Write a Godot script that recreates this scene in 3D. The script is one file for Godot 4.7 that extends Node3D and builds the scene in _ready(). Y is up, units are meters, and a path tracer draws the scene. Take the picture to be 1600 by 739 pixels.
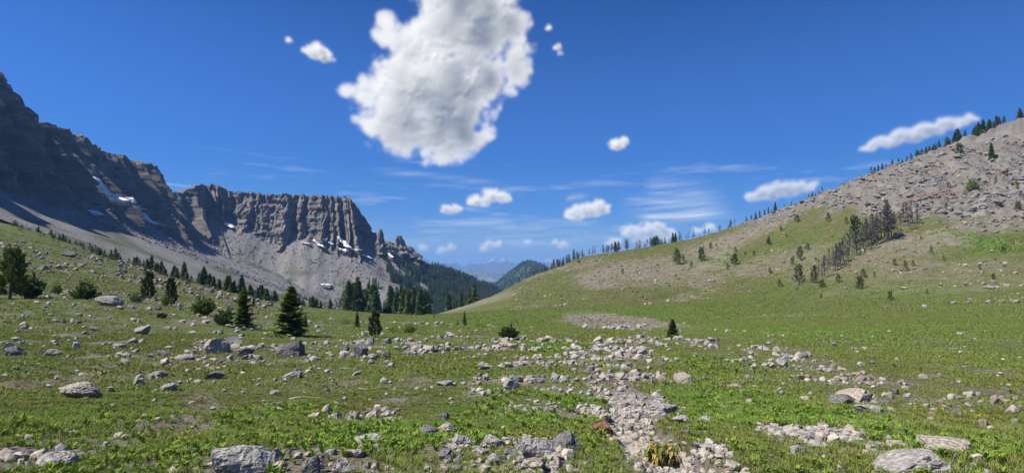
extends Node3D
# An alpine meadow: a stony foreground that falls to a green basin, a grey cliff wall with its scree on the left,
# a dry rocky hillside on the right and far blue ranges beyond the mouth of the valley. Units are metres, y is up, the eye stands at (0, 1.65, 0).

const EYE := 1.65
# direction towards the sun: high on the left
const TO_SUN := Vector3(-0.56, 0.80, 0.22)

# surveyed points of the ground (x, height, z), joined by a smooth surface in solve_ground()
const GROUND := [
	Vector3(-4.95, 0.12, -4.2), Vector3(-7.82, -0.1, -6.6), Vector3(-15.48, -0.48, -13), Vector3(-38.29, -0.72, -32), Vector3(-84.05, 1.25, -70),
	Vector3(-180.76, 11.11, -150), Vector3(-277.91, 28.08, -230), Vector3(-4.04, 0.02, -4.5), Vector3(-6.59, -0.28, -7.3), Vector3(-9.5, -0.54, -10.5),
	Vector3(-13.61, -0.81, -15), Vector3(-22.75, -1.05, -25), Vector3(-34.66, -0.73, -38), Vector3(-73.17, 0.74, -80), Vector3(-137.52, 6.8, -150),
	Vector3(-220.49, 19.54, -240), Vector3(-274.91, 11.65, -300), Vector3(-394.04, -23.35, -430), Vector3(-641.47, -38.35, -700), Vector3(-31.93, -0.86, -40),
	Vector3(-68, 0.19, -85), Vector3(-188.59, 11.6, -235), Vector3(-248.57, -0.35, -310), Vector3(-3.1, -0.02, -4.6), Vector3(-5.42, -0.47, -8),
	Vector3(-7.6, -0.69, -11.2), Vector3(-11.23, -1.06, -16.5), Vector3(-18.42, -1.57, -27), Vector3(-31.46, -1.49, -46), Vector3(-61.64, -1.94, -90),
	Vector3(-152.35, 1.14, -222), Vector3(-206.19, -12.35, -300), Vector3(-309.28, -38.35, -450), Vector3(-122.73, -6.44, -215), Vector3(-51.31, -3.99, -90),
	Vector3(-171.82, -22.35, -300), Vector3(-2.06, -0.02, -4.6), Vector3(-3.79, -0.57, -8.4), Vector3(-5.43, -0.86, -12), Vector3(-8.17, -1.31, -18),
	Vector3(-13.64, -2.1, -30), Vector3(-23.67, -3.37, -52), Vector3(-45.57, -6.31, -100), Vector3(-96.69, -11.63, -212), Vector3(-137.46, -28.35, -300),
	Vector3(-256.59, -50.35, -560), Vector3(-5.04, -1.39, -18.5), Vector3(-8.45, -2.39, -31), Vector3(-15.01, -4.29, -55), Vector3(-27.32, -8.01, -100),
	Vector3(-60.67, -17.79, -222), Vector3(-85.22, -32.35, -310), Vector3(-164.95, -56.35, -600), Vector3(-5.02, -2.59, -34), Vector3(-12.57, -7.04, -85),
	Vector3(-34.77, -20.52, -235), Vector3(-49.14, -38.35, -330), Vector3(-104.24, -73.35, -700), Vector3(-12.75, -11.88, -140), Vector3(-19.59, -16.69, -215),
	Vector3(-27.35, -19.86, -300), Vector3(-36.66, -46.35, -400), Vector3(-73.31, -88.35, -800), Vector3(-137.46, -118.35, -1500), Vector3(0, -0.02, -4.6),
	Vector3(0, -0.27, -6.2), Vector3(0, -0.63, -8.6), Vector3(0, -0.94, -12.4), Vector3(0, -1.4, -18.6), Vector3(0, -2.53, -32),
	Vector3(0, -4.96, -60), Vector3(0, -8.49, -105), Vector3(0, -11.14, -150), Vector3(0, -13.07, -235), Vector3(0, -11.85, -370),
	Vector3(0, -38.35, -480), Vector3(0, -93.35, -900), Vector3(0, -123.35, -1600), Vector3(18.8, -10.55, -165), Vector3(29.68, -8.72, -260),
	Vector3(48.06, 5.01, -420), Vector3(59.56, -10.35, -520), Vector3(114.55, -88.35, -1000), Vector3(1.03, -0.02, -4.6), Vector3(4.42, -1.55, -19.5),
	Vector3(7.5, -2.66, -33), Vector3(13.65, -5.16, -60), Vector3(23.9, -8.49, -105), Vector3(34.19, -9.45, -150), Vector3(51.37, -7.33, -225),
	Vector3(70.9, -0.12, -310), Vector3(95.09, 14, -415), Vector3(119.13, 1.65, -520), Vector3(12.32, -2.74, -31), Vector3(23.87, -5.5, -60),
	Vector3(39.84, -8.01, -100), Vector3(53.84, -8.34, -135), Vector3(75.91, -5.93, -190), Vector3(116.21, 6.62, -290), Vector3(160.74, 30.09, -400),
	Vector3(200.46, 19.65, -500), Vector3(62.9, -6.86, -115), Vector3(82.19, -4.33, -150), Vector3(118.16, 5.34, -215), Vector3(159.85, 23.27, -290),
	Vector3(198.96, 46.77, -360), Vector3(258.42, 37.65, -470), Vector3(3.1, -0.02, -4.6), Vector3(5.96, -0.68, -8.8), Vector3(9.16, -1.17, -13.5),
	Vector3(14.97, -1.96, -22), Vector3(25.9, -3.31, -38), Vector3(47.8, -5.11, -70), Vector3(78.67, -5.55, -115), Vector3(95.95, -2.34, -140),
	Vector3(116.78, 4.57, -170), Vector3(148.14, 17.68, -215), Vector3(186.59, 37.37, -270), Vector3(225.12, 58.98, -325), Vector3(295.53, 53.65, -430),
	Vector3(85.4, -5.05, -107), Vector3(128.23, 4.39, -160), Vector3(201.57, 34.72, -250), Vector3(283.62, 82.17, -350), Vector3(360.82, 73.65, -450),
	Vector3(4.13, -0.02, -4.6), Vector3(7.94, -0.68, -8.8), Vector3(12.67, -1.28, -14), Vector3(21.78, -2.29, -24), Vector3(36.36, -3.57, -40),
	Vector3(59.18, -4.63, -65), Vector3(89.39, -4.49, -98), Vector3(111.48, -1.83, -122), Vector3(137.39, 4.22, -150), Vector3(169.96, 15.44, -185),
	Vector3(211.93, 32.07, -230), Vector3(258.78, 54.95, -280), Vector3(305.91, 83.75, -330), Vector3(338.93, 104.46, -365), Vector3(421.53, 93.65, -460),
	Vector3(5.18, 0.05, -4.4), Vector3(16.63, -1.28, -14), Vector3(47.72, -3.57, -40), Vector3(110.14, -4.11, -92), Vector3(156.29, 3.88, -130),
	Vector3(241.88, 28.11, -200), Vector3(352.84, 73.8, -290), Vector3(577.32, 111.65, -480), Vector3(0, -150, 2600), Vector3(0, -190, 6000),
	Vector3(0, -220, 14000), Vector3(-1300, -150, 2251.67), Vector3(-3000, -190, 5196.15), Vector3(-7000, -220, 12124.36), Vector3(-2251.67, -150, 1300),
	Vector3(-5196.15, -190, 3000), Vector3(-12124.36, -220, 7000), Vector3(-2600, -150, 0), Vector3(-6000, -190, 0), Vector3(-14000, -220, 0),
	Vector3(-2251.67, -150, -1300), Vector3(-5196.15, -190, -3000), Vector3(-12124.36, -220, -7000), Vector3(-1300, -150, -2251.67), Vector3(-3000, -190, -5196.15),
	Vector3(-7000, -220, -12124.36), Vector3(0, -150, -2600), Vector3(0, -190, -6000), Vector3(0, -220, -14000), Vector3(1300, -150, -2251.67),
	Vector3(3000, -190, -5196.15), Vector3(7000, -220, -12124.36), Vector3(2251.67, -150, -1300), Vector3(5196.15, -190, -3000), Vector3(12124.36, -220, -7000),
	Vector3(2600, -150, 0), Vector3(6000, -190, 0), Vector3(14000, -220, 0), Vector3(2251.67, -150, 1300), Vector3(5196.15, -190, 3000),
	Vector3(12124.36, -220, 7000), Vector3(1300, -150, 2251.67), Vector3(3000, -190, 5196.15), Vector3(7000, -220, 12124.36), Vector3(0, -150, 2600),
	Vector3(0, -190, 6000), Vector3(0, -220, 14000), Vector3(-0.78, 0.14, 2.9), Vector3(-3.11, 0.88, 11.59), Vector3(-10.35, 3.42, 38.64),
	Vector3(-38.82, 11.2, 144.89), Vector3(-2.12, 0.14, 2.12), Vector3(-8.49, 0.88, 8.49), Vector3(-28.28, 3.42, 28.28), Vector3(-106.07, 11.2, 106.07),
	Vector3(-2.9, 0.14, 0.78), Vector3(-11.59, 0.88, 3.11), Vector3(-38.64, 3.42, 10.35), Vector3(-144.89, 11.2, 38.82), Vector3(2.9, -0.15, 0.78),
	Vector3(11.59, -0.3, 3.11), Vector3(38.64, -0.5, 10.35), Vector3(144.89, 1, 38.82), Vector3(2.12, -0.15, 2.12), Vector3(8.49, -0.3, 8.49),
	Vector3(28.28, -0.5, 28.28), Vector3(106.07, 1, 106.07), Vector3(0.78, -0.15, 2.9), Vector3(3.11, -0.3, 11.59), Vector3(10.35, -0.5, 38.64),
	Vector3(38.82, 1, 144.89), Vector3(-0.77, 0, -0.21), Vector3(0, 0, -0.8), Vector3(0.77, 0, -0.21), Vector3(0, 0, 0.8)]
# foot of the cliff wall: x, z, height of its foot, height of its rim
const WALL := [
	Vector4(-331.3, -260, 64.8, 121), Vector4(-372.2, -350, 72.4, 151.7), Vector4(-396.9, -430, 72.5, 158.9), Vector4(-400.9, -441, 72.8, 158.6),
	Vector4(-406.6, -455, 72.4, 159), Vector4(-414.9, -480, 70.7, 158.3), Vector4(-421, -502, 69.8, 156.1), Vector4(-427.2, -530, 68.7, 137.5),
	Vector4(-435.6, -565, 66.6, 134.9), Vector4(-441.6, -600, 63.7, 139.2), Vector4(-443.9, -628, 59.3, 136.3), Vector4(-444.4, -650, 56.8, 130.9),
	Vector4(-443.8, -672, 53.3, 128.2), Vector4(-442.9, -695, 51.9, 125.8), Vector4(-449.3, -722, 53, 126.7), Vector4(-455, -742, 55.3, 128.1),
	Vector4(-459.8, -770, 59, 97.1), Vector4(-454.8, -792, 60.7, 110.4), Vector4(-440.1, -807, 59.9, 123.6), Vector4(-429, -816, 55, 123.7),
	Vector4(-422.1, -821, 53.4, 117.4), Vector4(-399, -828, 48.1, 115.2), Vector4(-373.4, -835, 40.9, 113.3), Vector4(-339.1, -845, 37.4, 115.6),
	Vector4(-295.7, -860, 32.2, 114.8), Vector4(-269.1, -870, 28.5, 115.3), Vector4(-252.9, -876, 25.7, 113.2), Vector4(-245.2, -881, 24.8, 112.9),
	Vector4(-238.5, -886, 23.9, 112.7), Vector4(-227.8, -896, 21.1, 107.4), Vector4(-217.9, -906, 18.2, 71.6), Vector4(-206.8, -917, 16.3, 46.5),
	Vector4(-188.3, -940, 12.4, 38.5), Vector4(-171.2, -965, 8.3, 26.4), Vector4(-157.8, -985, 3.9, 8.4), Vector4(-129.6, -1030, -4.2, -3.1),
	Vector4(-98.7, -1080, -16.8, -15.6), Vector4(-52.5, -1150, -39, -37.7), Vector4(0, -1230, -64.2, -62.8), Vector4(79.8, -1400, -95.6, -94)]
# patches of the ground: x, z, half width, half depth, strength
const STONY := [
	[-0.13, -5.48, 0.6, 0.98, 2.2],
	[3.39, -6.04, 0.41, 0.75, 0.8],
	[-2.31, -5.05, 0.35, 0.65, 0.45],
	[-1.67, -5.22, 0.36, 0.51, 0.45],
	[-2.38, -8.67, 0.89, 0.75, 0.6],
	[1.48, -5.38, 0.49, 1.13, 1.2],
	[1.67, -7.67, 0.44, 1.8, 1.2],
	[2.04, -10.97, 0.63, 2.15, 1.2],
	[2.61, -14.72, 1.01, 3.1, 1.1],
	[1.26, -13.78, 0.87, 2.25, 0.8],
	[-0.14, -11.87, 0.82, 1.19, 1],
	[0.55, -16.09, 0.83, 2.37, 0.7],
	[1.4, -24.38, 4.19, 5.06, 0.7],
	[4.19, -22.85, 1.57, 4.97, 0.7],
	[8.71, -27.14, 3.73, 5.86, 0.75],
	[-4.48, -24.43, 3.08, 6.1, 0.65],
	[-5.35, -19.45, 2.23, 3.9, 0.5],
	[-8.88, -23.48, 1.88, 6.89, 0.65],
	[-11.1, -21.29, 1.46, 4.08, 0.8],
	[-23.52, -31.12, 5.35, 8.55, 0.36],
	[-15.82, -18.66, 1.71, 3.95, 0.35],
	[-37.57, -59.63, 8.2, 21.24, 0.45],
	[-19.26, -44.25, 3.55, 11.31, 0.5],
	[8.77, -20.14, 2.08, 3.7, 0.65],
	[7.84, -15.04, 1.38, 2.3, 0.55],
	[7.12, -11.3, 0.91, 1.91, 0.6],
	[9.19, -11.8, 1.62, 2.5, 0.38],
	[4.17, -5.87, 0.81, 0.91, 0.38],
	[3.44, -6.12, 0.42, 0.85, 0.5],
	[7.14, -8.2, 0.56, 2.09, 0.35],
	[5.19, -12.94, 0.74, 1.07, 0.4],
	[-4.19, -4.94, 0.34, 0.4, 0.4],
	[-22.49, -81.82, 11.25, 29.62, 0.45],
	[-69.69, -129.45, 17.79, 18.66, 0.5],
	[-100.32, -141.26, 19.42, 44.09, 0.2],
	[-123.2, -145.34, 14.98, 56.15, 0.15],
	[17.98, -98.12, 6.07, 22.59, 1.3],
	[11.7, -61.89, 3.19, 7.01, 0.7],
	[50.2, -99.61, 4.56, 5.17, 0.8],
	[-6.72, -11.74, 3.36, 0.91, 0.22],
	[1.57, -9.15, 1.68, 0.88, 0.3]]
const LUSH := [
	[144.85, -172.04, 6.7, 16.84, 1.1],
	[125.92, -161.66, 4.63, 7.5, 0.6],
	[108.57, -287.22, 7.24, 30.56, 0.9],
	[92.37, -253.58, 2.9, 23.17, 0.8],
	[65.57, -194.04, 1.78, 17.43, 0.5],
	[137.16, -272.14, 6.23, 14.12, 0.5],
	[132.52, -226.84, 15.59, 12.05, 0.4],
	[1.95, -24.29, 1.67, 3.44, 0.8],
	[2.97, -16.18, 0.56, 1.04, 0.8],
	[0.53, -9.3, 1.17, 1.54, 0.6],
	[-1.24, -6.79, 0.93, 1.04, 0.5],
	[-3.58, -8.44, 0.68, 1.04, 0.5],
	[4.15, -9.06, 1.14, 3.02, 0.5],
	[-5.48, -7.35, 0.76, 1.02, 0.5],
	[48.56, -141.31, 48.56, 22.84, 0.45],
	[31.74, -50.38, 14.43, 12.02, 0.45],
	[0, -88.63, 20.3, 24.65, 0.4],
	[-24.75, -90.04, 16.5, 29.73, 0.3],
	[-194.49, -229.44, 15.77, 0, 0.7],
	[-150.71, -219.28, 10.05, 0, 0.5],
	[87.96, -170.64, 8.8, 18.48, 0.35],
	[6.23, -18.13, 2.08, 2.69, 0.4],
	[-24.69, -29.13, 2, 2.81, 0.4]]
const BARE := [
	[-4.33, -7.56, 0.78, 0.81, 1],
	[-4.43, -5.53, 0.51, 0.49, 0.9],
	[-1.83, -5.69, 0.39, 0.44, 0.7],
	[-3.23, -5.04, 0.46, 0.36, 0.8],
	[17.89, -97.61, 6.26, 25.59, 1.5],
	[124.24, -322.79, 2.59, 13.12, 1.4],
	[112.89, -306.06, 2.1, 13.49, 1.4],
	[100.13, -280.18, 1.6, 16.63, 1.4],
	[86.34, -247.96, 1.42, 19.75, 1.4],
	[72.13, -214.18, 1.23, 15.26, 1.4],
	[61.6, -190.7, 1.31, 11.33, 1.4],
	[54, -181.3, 2.91, 4.62, 1.2],
	[40.9, -274.63, 7.55, 32.03, 0.9],
	[68.11, -297.28, 25.54, 27.2, 0.8],
	[78.51, -326.39, 26.17, 12.75, 0.6],
	[69.54, -252.96, 17.39, 25.72, 0.5],
	[95.47, -287.4, 9.88, 20.96, 0.7],
	[133.69, -343.26, 23.59, 17.43, 0.8],
	[146.95, -337.61, 23.2, 13.67, 0.8],
	[120.66, -329.19, 18.85, 13.95, 0.7],
	[-9.65, -280.74, 12.86, 21.08, 0.6],
	[-20.46, -274.82, 12.59, 16.91, 0.8],
	[6, -349.09, 15.99, 12.7, 0.6],
	[15.99, -349.08, 15.99, 16.83, 0.5],
	[36.03, -349.5, 20.02, 17.1, 0.6],
	[136.14, -185.71, 10.64, 11.35, 0.8],
	[121.24, -176.4, 10.1, 12.51, 0.5],
	[114.27, -146.7, 15.12, 12.13, 0.45],
	[106.92, -176.12, 14.12, 20.92, 0.45],
	[164.8, -189.3, 10.84, 7.89, 0.8],
	[110.79, -235.9, 16.21, 26.08, 0.5],
	[95.78, -238.9, 16.42, 24.99, 0.4],
	[-4.55, -7.95, 0.73, 0.6, 0.6],
	[-1.98, -6.17, 0.35, 0.44, 0.3],
	[-4.75, -5.92, 0.47, 0.56, 0.6],
	[-2.25, -12.29, 0.56, 0.8, 0.4],
	[-10.95, -12.92, 1.04, 1.65, 0.35],
	[-11.56, -16.83, 2.89, 2.28, 0.35],
	[3.69, -6.86, 0.47, 0.69, 0.6],
	[104.18, -129.93, 13.39, 10.1, 0.4],
	[94.93, -142.88, 19.64, 8.02, 0.3],
	[4.36, -190.23, 6.54, 12.33, 0.3]]
# direction (radians from straight ahead) and distance beyond which the hillside is bare bedrock
const BEDROCK := [
	Vector2(0.351, 424.8), Vector2(0.392, 384.9), Vector2(0.431, 381.6), Vector2(0.468, 384.3), Vector2(0.513, 351.4), Vector2(0.556, 315.9), Vector2(0.604, 277.6), Vector2(0.642, 269), Vector2(0.677, 246.9), Vector2(0.711, 251.2), Vector2(0.743, 256.6), Vector2(0.802, 263), Vector2(0.879, 269.3)]
# cumulus clouds: azimuth, elevation, radius of each billow, in degrees
const CLOUDS := [
	[Vector3(-5.71, 28.26, 4.73), Vector3(-4.02, 24.75, 4.38), Vector3(-7.33, 22.63, 3.37), Vector3(-2.34, 22.2, 2.79), Vector3(-10.26, 21.14, 2.21), Vector3(-12.79, 23.25, 1.32), Vector3(-13.67, 22.21, 0.96), Vector3(-12.39, 21.69, 1.46), Vector3(-6.63, 17.6, 4.67), Vector3(-10.54, 17.73, 3.75), Vector3(-14.85, 16.8, 1.97), Vector3(-16.52, 16.85, 1.04), Vector3(-11.66, 14.62, 3.65), Vector3(-14.31, 14.17, 1.62), Vector3(-7.27, 14.18, 3.83), Vector3(-7.9, 12.27, 2.18), Vector3(-10.48, 11.74, 1.28), Vector3(-4.63, 12.53, 1.81), Vector3(-2.52, 13.45, 0.97), Vector3(0.2, 23.95, 1.66), Vector3(0.67, 21.62, 1.62), Vector3(0.2, 19.54, 1.7), Vector3(-0.53, 17.83, 1.14), Vector3(-2.01, 22.49, 2.78), Vector3(-3.47, 19.2, 3.27), Vector3(-4.98, 16.11, 2.8)],
	[Vector3(-19.47, 19.93, 1.07), Vector3(-18.69, 19.62, 0.72), Vector3(-20.36, 20.11, 0.59), Vector3(-22.13, 20.78, 0.35)],
	[Vector3(4.81, 21.56, 0.43), Vector3(5.07, 21.02, 0.31), Vector3(3.88, 23.33, 0.37)],
	[Vector3(10.87, 12.04, 0.83), Vector3(10.36, 12.31, 0.51), Vector3(11.51, 12.33, 0.57)],
	[Vector3(-6.82, 5.67, 0.59), Vector3(-5.78, 5.68, 0.65), Vector3(-6.36, 5.54, 0.59)],
	[Vector3(-3.82, 6.48, 0.85), Vector3(-2.31, 7.01, 1.05), Vector3(-0.99, 6.88, 0.85), Vector3(-2.83, 6.35, 0.72), Vector3(-0.33, 6.75, 0.39)],
	[Vector3(6.56, 5.08, 1.11), Vector3(7.72, 5.33, 1.17), Vector3(8.95, 5.64, 1.04), Vector3(5.84, 5.02, 0.59), Vector3(9.66, 5.82, 0.52)],
	[Vector3(11.98, 3.34, 0.96), Vector3(13.55, 3.38, 1.02), Vector3(14.67, 3.62, 0.95), Vector3(15.7, 3.03, 0.76), Vector3(10.08, 2.26, 0.65), Vector3(10.71, 2.32, 0.58), Vector3(12.92, 2.49, 0.9), Vector3(14.78, 2.73, 0.89)],
	[Vector3(23.18, 6.45, 0.55), Vector3(23.49, 6.32, 0.67), Vector3(23.81, 6.44, 0.75), Vector3(24.12, 6.7, 0.82), Vector3(24.43, 6.78, 0.88), Vector3(24.73, 6.62, 0.93), Vector3(25.03, 6.52, 0.97), Vector3(25.34, 6.68, 0.99), Vector3(25.65, 6.92, 1), Vector3(25.95, 6.95, 1), Vector3(26.24, 6.78, 0.99), Vector3(26.54, 6.72, 0.97), Vector3(26.84, 6.91, 0.94), Vector3(27.14, 7.13, 0.89), Vector3(27.43, 7.11, 0.84), Vector3(27.72, 6.94, 0.77), Vector3(28, 6.92, 0.69), Vector3(28.3, 7.13, 0.6), Vector3(28.59, 7.32, 0.47)],
	[Vector3(32.36, 10.07, 0.37), Vector3(32.65, 9.98, 0.45), Vector3(32.94, 10.05, 0.52), Vector3(33.23, 10.27, 0.58), Vector3(33.52, 10.45, 0.63), Vector3(33.8, 10.47, 0.67), Vector3(34.08, 10.36, 0.71), Vector3(34.35, 10.3, 0.74), Vector3(34.63, 10.42, 0.77), Vector3(34.91, 10.64, 0.79), Vector3(35.19, 10.78, 0.81), Vector3(35.46, 10.75, 0.83), Vector3(35.72, 10.63, 0.84), Vector3(35.99, 10.62, 0.84), Vector3(36.26, 10.78, 0.84), Vector3(36.53, 10.99, 0.84), Vector3(36.79, 11.07, 0.83), Vector3(37.05, 11, 0.82), Vector3(37.31, 10.9, 0.8), Vector3(37.56, 10.94, 0.78), Vector3(37.82, 11.12, 0.75), Vector3(38.08, 11.3, 0.72), Vector3(38.34, 11.33, 0.69), Vector3(38.58, 11.23, 0.65), Vector3(38.83, 11.16, 0.61), Vector3(39.08, 11.24, 0.56), Vector3(39.33, 11.44, 0.51), Vector3(39.58, 11.58, 0.45), Vector3(39.82, 11.56, 0.39), Vector3(40.05, 11.45, 0.3)],
	[Vector3(-2.3, 1.96, 0.66), Vector3(-1.44, 2.1, 0.52), Vector3(-2.82, 1.64, 0.52)],
	[Vector3(-9.11, 1.62, 0.52), Vector3(-7.18, 1.3, 0.59), Vector3(-6.21, 1.76, 0.52)],
	[Vector3(5.24, 1.96, 0.59), Vector3(4.46, 2.29, 0.39), Vector3(1.64, 2.29, 0.39)],
	[Vector3(19.59, 3.58, 0.62), Vector3(18.41, 3.3, 0.5)]]

var fine := FastNoiseLite.new()
var broad := FastNoiseLite.new()
var ridged := FastNoiseLite.new()
var rng := RandomNumberGenerator.new()
var counts := {}
var clock := 0


func stage(what: String) -> void:
	print("%5d ms  %s" % [Time.get_ticks_msec() - clock, what])


# ------------------------------------------------------------------ naming

func named(called: String) -> String:
	var n: int = counts.get(called, 0)
	counts[called] = n + 1
	return called if n == 0 else "%s_%03d" % [called, n]


func tag(o: Node, label: String, category: String, group := "") -> void:
	o.set_meta("label", label)
	o.set_meta("category", category)
	if group:
		o.set_meta("group", group)


func put_mesh(called: String, mesh: Mesh, m: Material, parent: Node = self) -> MeshInstance3D:
	var o := MeshInstance3D.new()
	o.name = named(called) if parent == self else called
	o.mesh = mesh
	o.material_override = m
	parent.add_child(o, true)
	return o


func scatter(called: String, label: String, category: String, mesh: Mesh, m: Material, places: Array, tints: PackedColorArray) -> void:
	var mm := MultiMesh.new()
	mm.transform_format = MultiMesh.TRANSFORM_3D
	mm.use_colors = true
	mm.mesh = mesh
	mm.instance_count = places.size()
	for i in places.size():
		mm.set_instance_transform(i, places[i])
		mm.set_instance_color(i, tints[i])
	var o := MultiMeshInstance3D.new()
	o.name = named(called)
	o.multimesh = mm
	o.material_override = m
	o.set_meta("kind", "stuff")
	tag(o, label, category)
	add_child(o)


# ------------------------------------------------------------------ the ground as a function

const AZ_STEP := 0.0262
const LOG_STEP := 0.11
const AZ_N := 244
const LOG_N := 92
const LOG_0 := 0.2
var table := PackedFloat32Array()


func solve_ground() -> void:
	# thin-plate surface through the surveyed points, over (direction, log distance); then a table of it
	var n := GROUND.size()
	var u := PackedVector2Array()
	var w := []
	for g in GROUND:
		var d := Vector2(g.x, g.z).length()
		u.append(Vector2(1.3 * atan2(g.x, -g.z), log(d + 1.0)))
	var size := n + 3
	for i in size:
		var row := PackedFloat64Array()
		row.resize(size + 1)
		if i < n:
			for j in n:
				var r2 := u[i].distance_squared_to(u[j])
				row[j] = 0.5 * r2 * log(r2) if r2 > 1e-12 else 0.0
			row[i] += 2e-3
			row[n] = 1.0
			row[n + 1] = u[i].x
			row[n + 2] = u[i].y
			row[size] = GROUND[i].y / (Vector2(GROUND[i].x, GROUND[i].z).length() + 3.0)
		else:
			for j in n:
				row[j] = 1.0 if i == n else (u[j].x if i == n + 1 else u[j].y)
		w.append(row)
	for i in size:
		var p := i
		for k in range(i + 1, size):
			if absf(w[k][i]) > absf(w[p][i]):
				p = k
		if p != i:
			var t = w[i]
			w[i] = w[p]
			w[p] = t
		var top: PackedFloat64Array = w[i]
		for k in range(i + 1, size):
			var row: PackedFloat64Array = w[k]
			var f := row[i] / top[i]
			if f != 0.0:
				for j in range(i, size + 1):
					row[j] -= f * top[j]
				w[k] = row
	var x := PackedFloat64Array()
	x.resize(size)
	for i in range(size - 1, -1, -1):
		var row: PackedFloat64Array = w[i]
		var s := row[size]
		for j in range(i + 1, size):
			s -= row[j] * x[j]
		x[i] = s / row[i]
	table.resize(AZ_N * LOG_N)
	for i in AZ_N:
		var a := 1.3 * (i - AZ_N / 2) * AZ_STEP
		for j in LOG_N:
			var b := LOG_0 + j * LOG_STEP
			var v := x[n] + x[n + 1] * a + x[n + 2] * b
			for k in n:
				var da := a - u[k].x
				var db := b - u[k].y
				var r2 := da * da + db * db
				if r2 > 1e-12:
					v += x[k] * 0.5 * r2 * log(r2)
			table[i * LOG_N + j] = v


func spline(p0: float, p1: float, p2: float, p3: float, t: float) -> float:
	return p1 + 0.5 * t * (p2 - p0 + t * (2.0 * p0 - 5.0 * p1 + 4.0 * p2 - p3 + t * (3.0 * (p1 - p2) + p3 - p0)))


func base_height(x: float, z: float) -> float:
	var d := sqrt(x * x + z * z)
	var fi := clampf(atan2(x, -z) / AZ_STEP + AZ_N / 2, 1.0, AZ_N - 2.001)
	var fj := clampf((log(d + 1.0) - LOG_0) / LOG_STEP, 1.0, LOG_N - 2.001)
	var i := int(fi)
	var j := int(fj)
	var t := fj - j
	var k := (i - 1) * LOG_N + j
	var a := spline(table[k - 1], table[k], table[k + 1], table[k + 2], t)
	k += LOG_N
	var b := spline(table[k - 1], table[k], table[k + 1], table[k + 2], t)
	k += LOG_N
	var c := spline(table[k - 1], table[k], table[k + 1], table[k + 2], t)
	k += LOG_N
	var e := spline(table[k - 1], table[k], table[k + 1], table[k + 2], t)
	return spline(a, b, c, e, fi - i) * (d + 3.0)


# what covers the ground, rasterised over (direction, log distance): stones, lush grass, bare earth
const COVER_A := 560
const COVER_D := 300
const COVER_AZ := 1.1
const COVER_L0 := 0.7
const COVER_L1 := 6.3
var stony := PackedFloat32Array()
var lush := PackedFloat32Array()
var bare := PackedFloat32Array()


func raster(patches: Array, into: PackedFloat32Array) -> PackedFloat32Array:
	into.resize(COVER_A * COVER_D)
	for p in patches:
		var reach: float = 1.7
		for i in COVER_A:
			var az := (float(i) / (COVER_A - 1) * 2.0 - 1.0) * COVER_AZ
			var sa := sin(az)
			var ca := cos(az)
			var middle: float = sqrt(p[0] * p[0] + p[1] * p[1])
			if absf(middle * sa - p[0]) > p[2] * reach + p[3] * reach + middle * 0.05:
				continue
			for j in COVER_D:
				var d := exp(lerpf(COVER_L0, COVER_L1, float(j) / (COVER_D - 1)))
				var ex: float = (d * sa - p[0]) / p[2]
				var ez: float = (-d * ca - p[1]) / p[3]
				var q := ex * ex + ez * ez
				if q < 2.6:
					into[i * COVER_D + j] = maxf(into[i * COVER_D + j], p[4] * clampf(1.45 - 0.62 * q, 0.0, 1.0))
	return into


func cover(layer: PackedFloat32Array, x: float, z: float) -> float:
	var d := sqrt(x * x + z * z)
	var fi := (atan2(x, -z) / COVER_AZ + 1.0) * 0.5 * (COVER_A - 1)
	var fj := (log(d + 0.001) - COVER_L0) / (COVER_L1 - COVER_L0) * (COVER_D - 1)
	if fi < 0.0 or fj < 0.0 or fi >= COVER_A - 1 or fj >= COVER_D - 1:
		return 0.0
	var i := int(fi)
	var j := int(fj)
	var k := i * COVER_D + j
	return lerpf(lerpf(layer[k], layer[k + 1], fj - j), lerpf(layer[k + COVER_D], layer[k + COVER_D + 1], fj - j), fi - i)


func stoniness(x: float, z: float) -> float:
	var n := broad.get_noise_2d(x * 5.0, z * 5.0)
	var d := sqrt(x * x + z * z)
	var w := minf(d * 0.05, 2.0)
	var s := cover(stony, x + n * w, z + broad.get_noise_2d(z * 6.0 + 71.0, x * 6.0) * w)
	var knots := broad.get_noise_2d(x * 16.0 + 5.0, z * 16.0) if d < 40.0 else broad.get_noise_2d(x * 5.0 + 5.0, z * 5.0)
	var left := 0.13 * smoothstep(-4.0, -30.0, x) * smoothstep(40.0, 75.0, d) * smoothstep(300.0, 250.0, d)
	return clampf((s * (0.60 + 1.0 * n) + left) * (1.0 + 2.4 * knots) + 0.08 * n, 0.0, 1.2)


func bedrock(x: float, z: float) -> float:
	var az := atan2(x, -z)
	if az < BEDROCK[0].x:
		return 0.0
	var far: float = BEDROCK[BEDROCK.size() - 1].y
	for i in BEDROCK.size() - 1:
		if az < BEDROCK[i + 1].x:
			far = lerpf(BEDROCK[i].y, BEDROCK[i + 1].y, (az - BEDROCK[i].x) / (BEDROCK[i + 1].x - BEDROCK[i].x))
			break
	var d := sqrt(x * x + z * z)
	return smoothstep(-12.0, 14.0, d - far + 22.0 * broad.get_noise_2d(x * 1.2, z * 1.2)) * smoothstep(BEDROCK[0].x, BEDROCK[2].x, az)


func gully(x: float, z: float) -> float:
	# the washed-out bed that leads from the lower right up to the stony band: how far inside it a point lies, 0 to 1
	if z > -3.0 or z < -15.0:
		return 0.0
	var middle := 0.62 - 0.165 * z - 0.003 * z * z + 0.10 * sin(z * 1.1)
	var half := 0.20 - 0.030 * z
	return smoothstep(1.0, 0.70, absf(x - middle + 0.14 * fine.get_noise_2d(z * 4.0, x * 4.0)) / half) * smoothstep(-15.5, -10.0, z)


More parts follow.
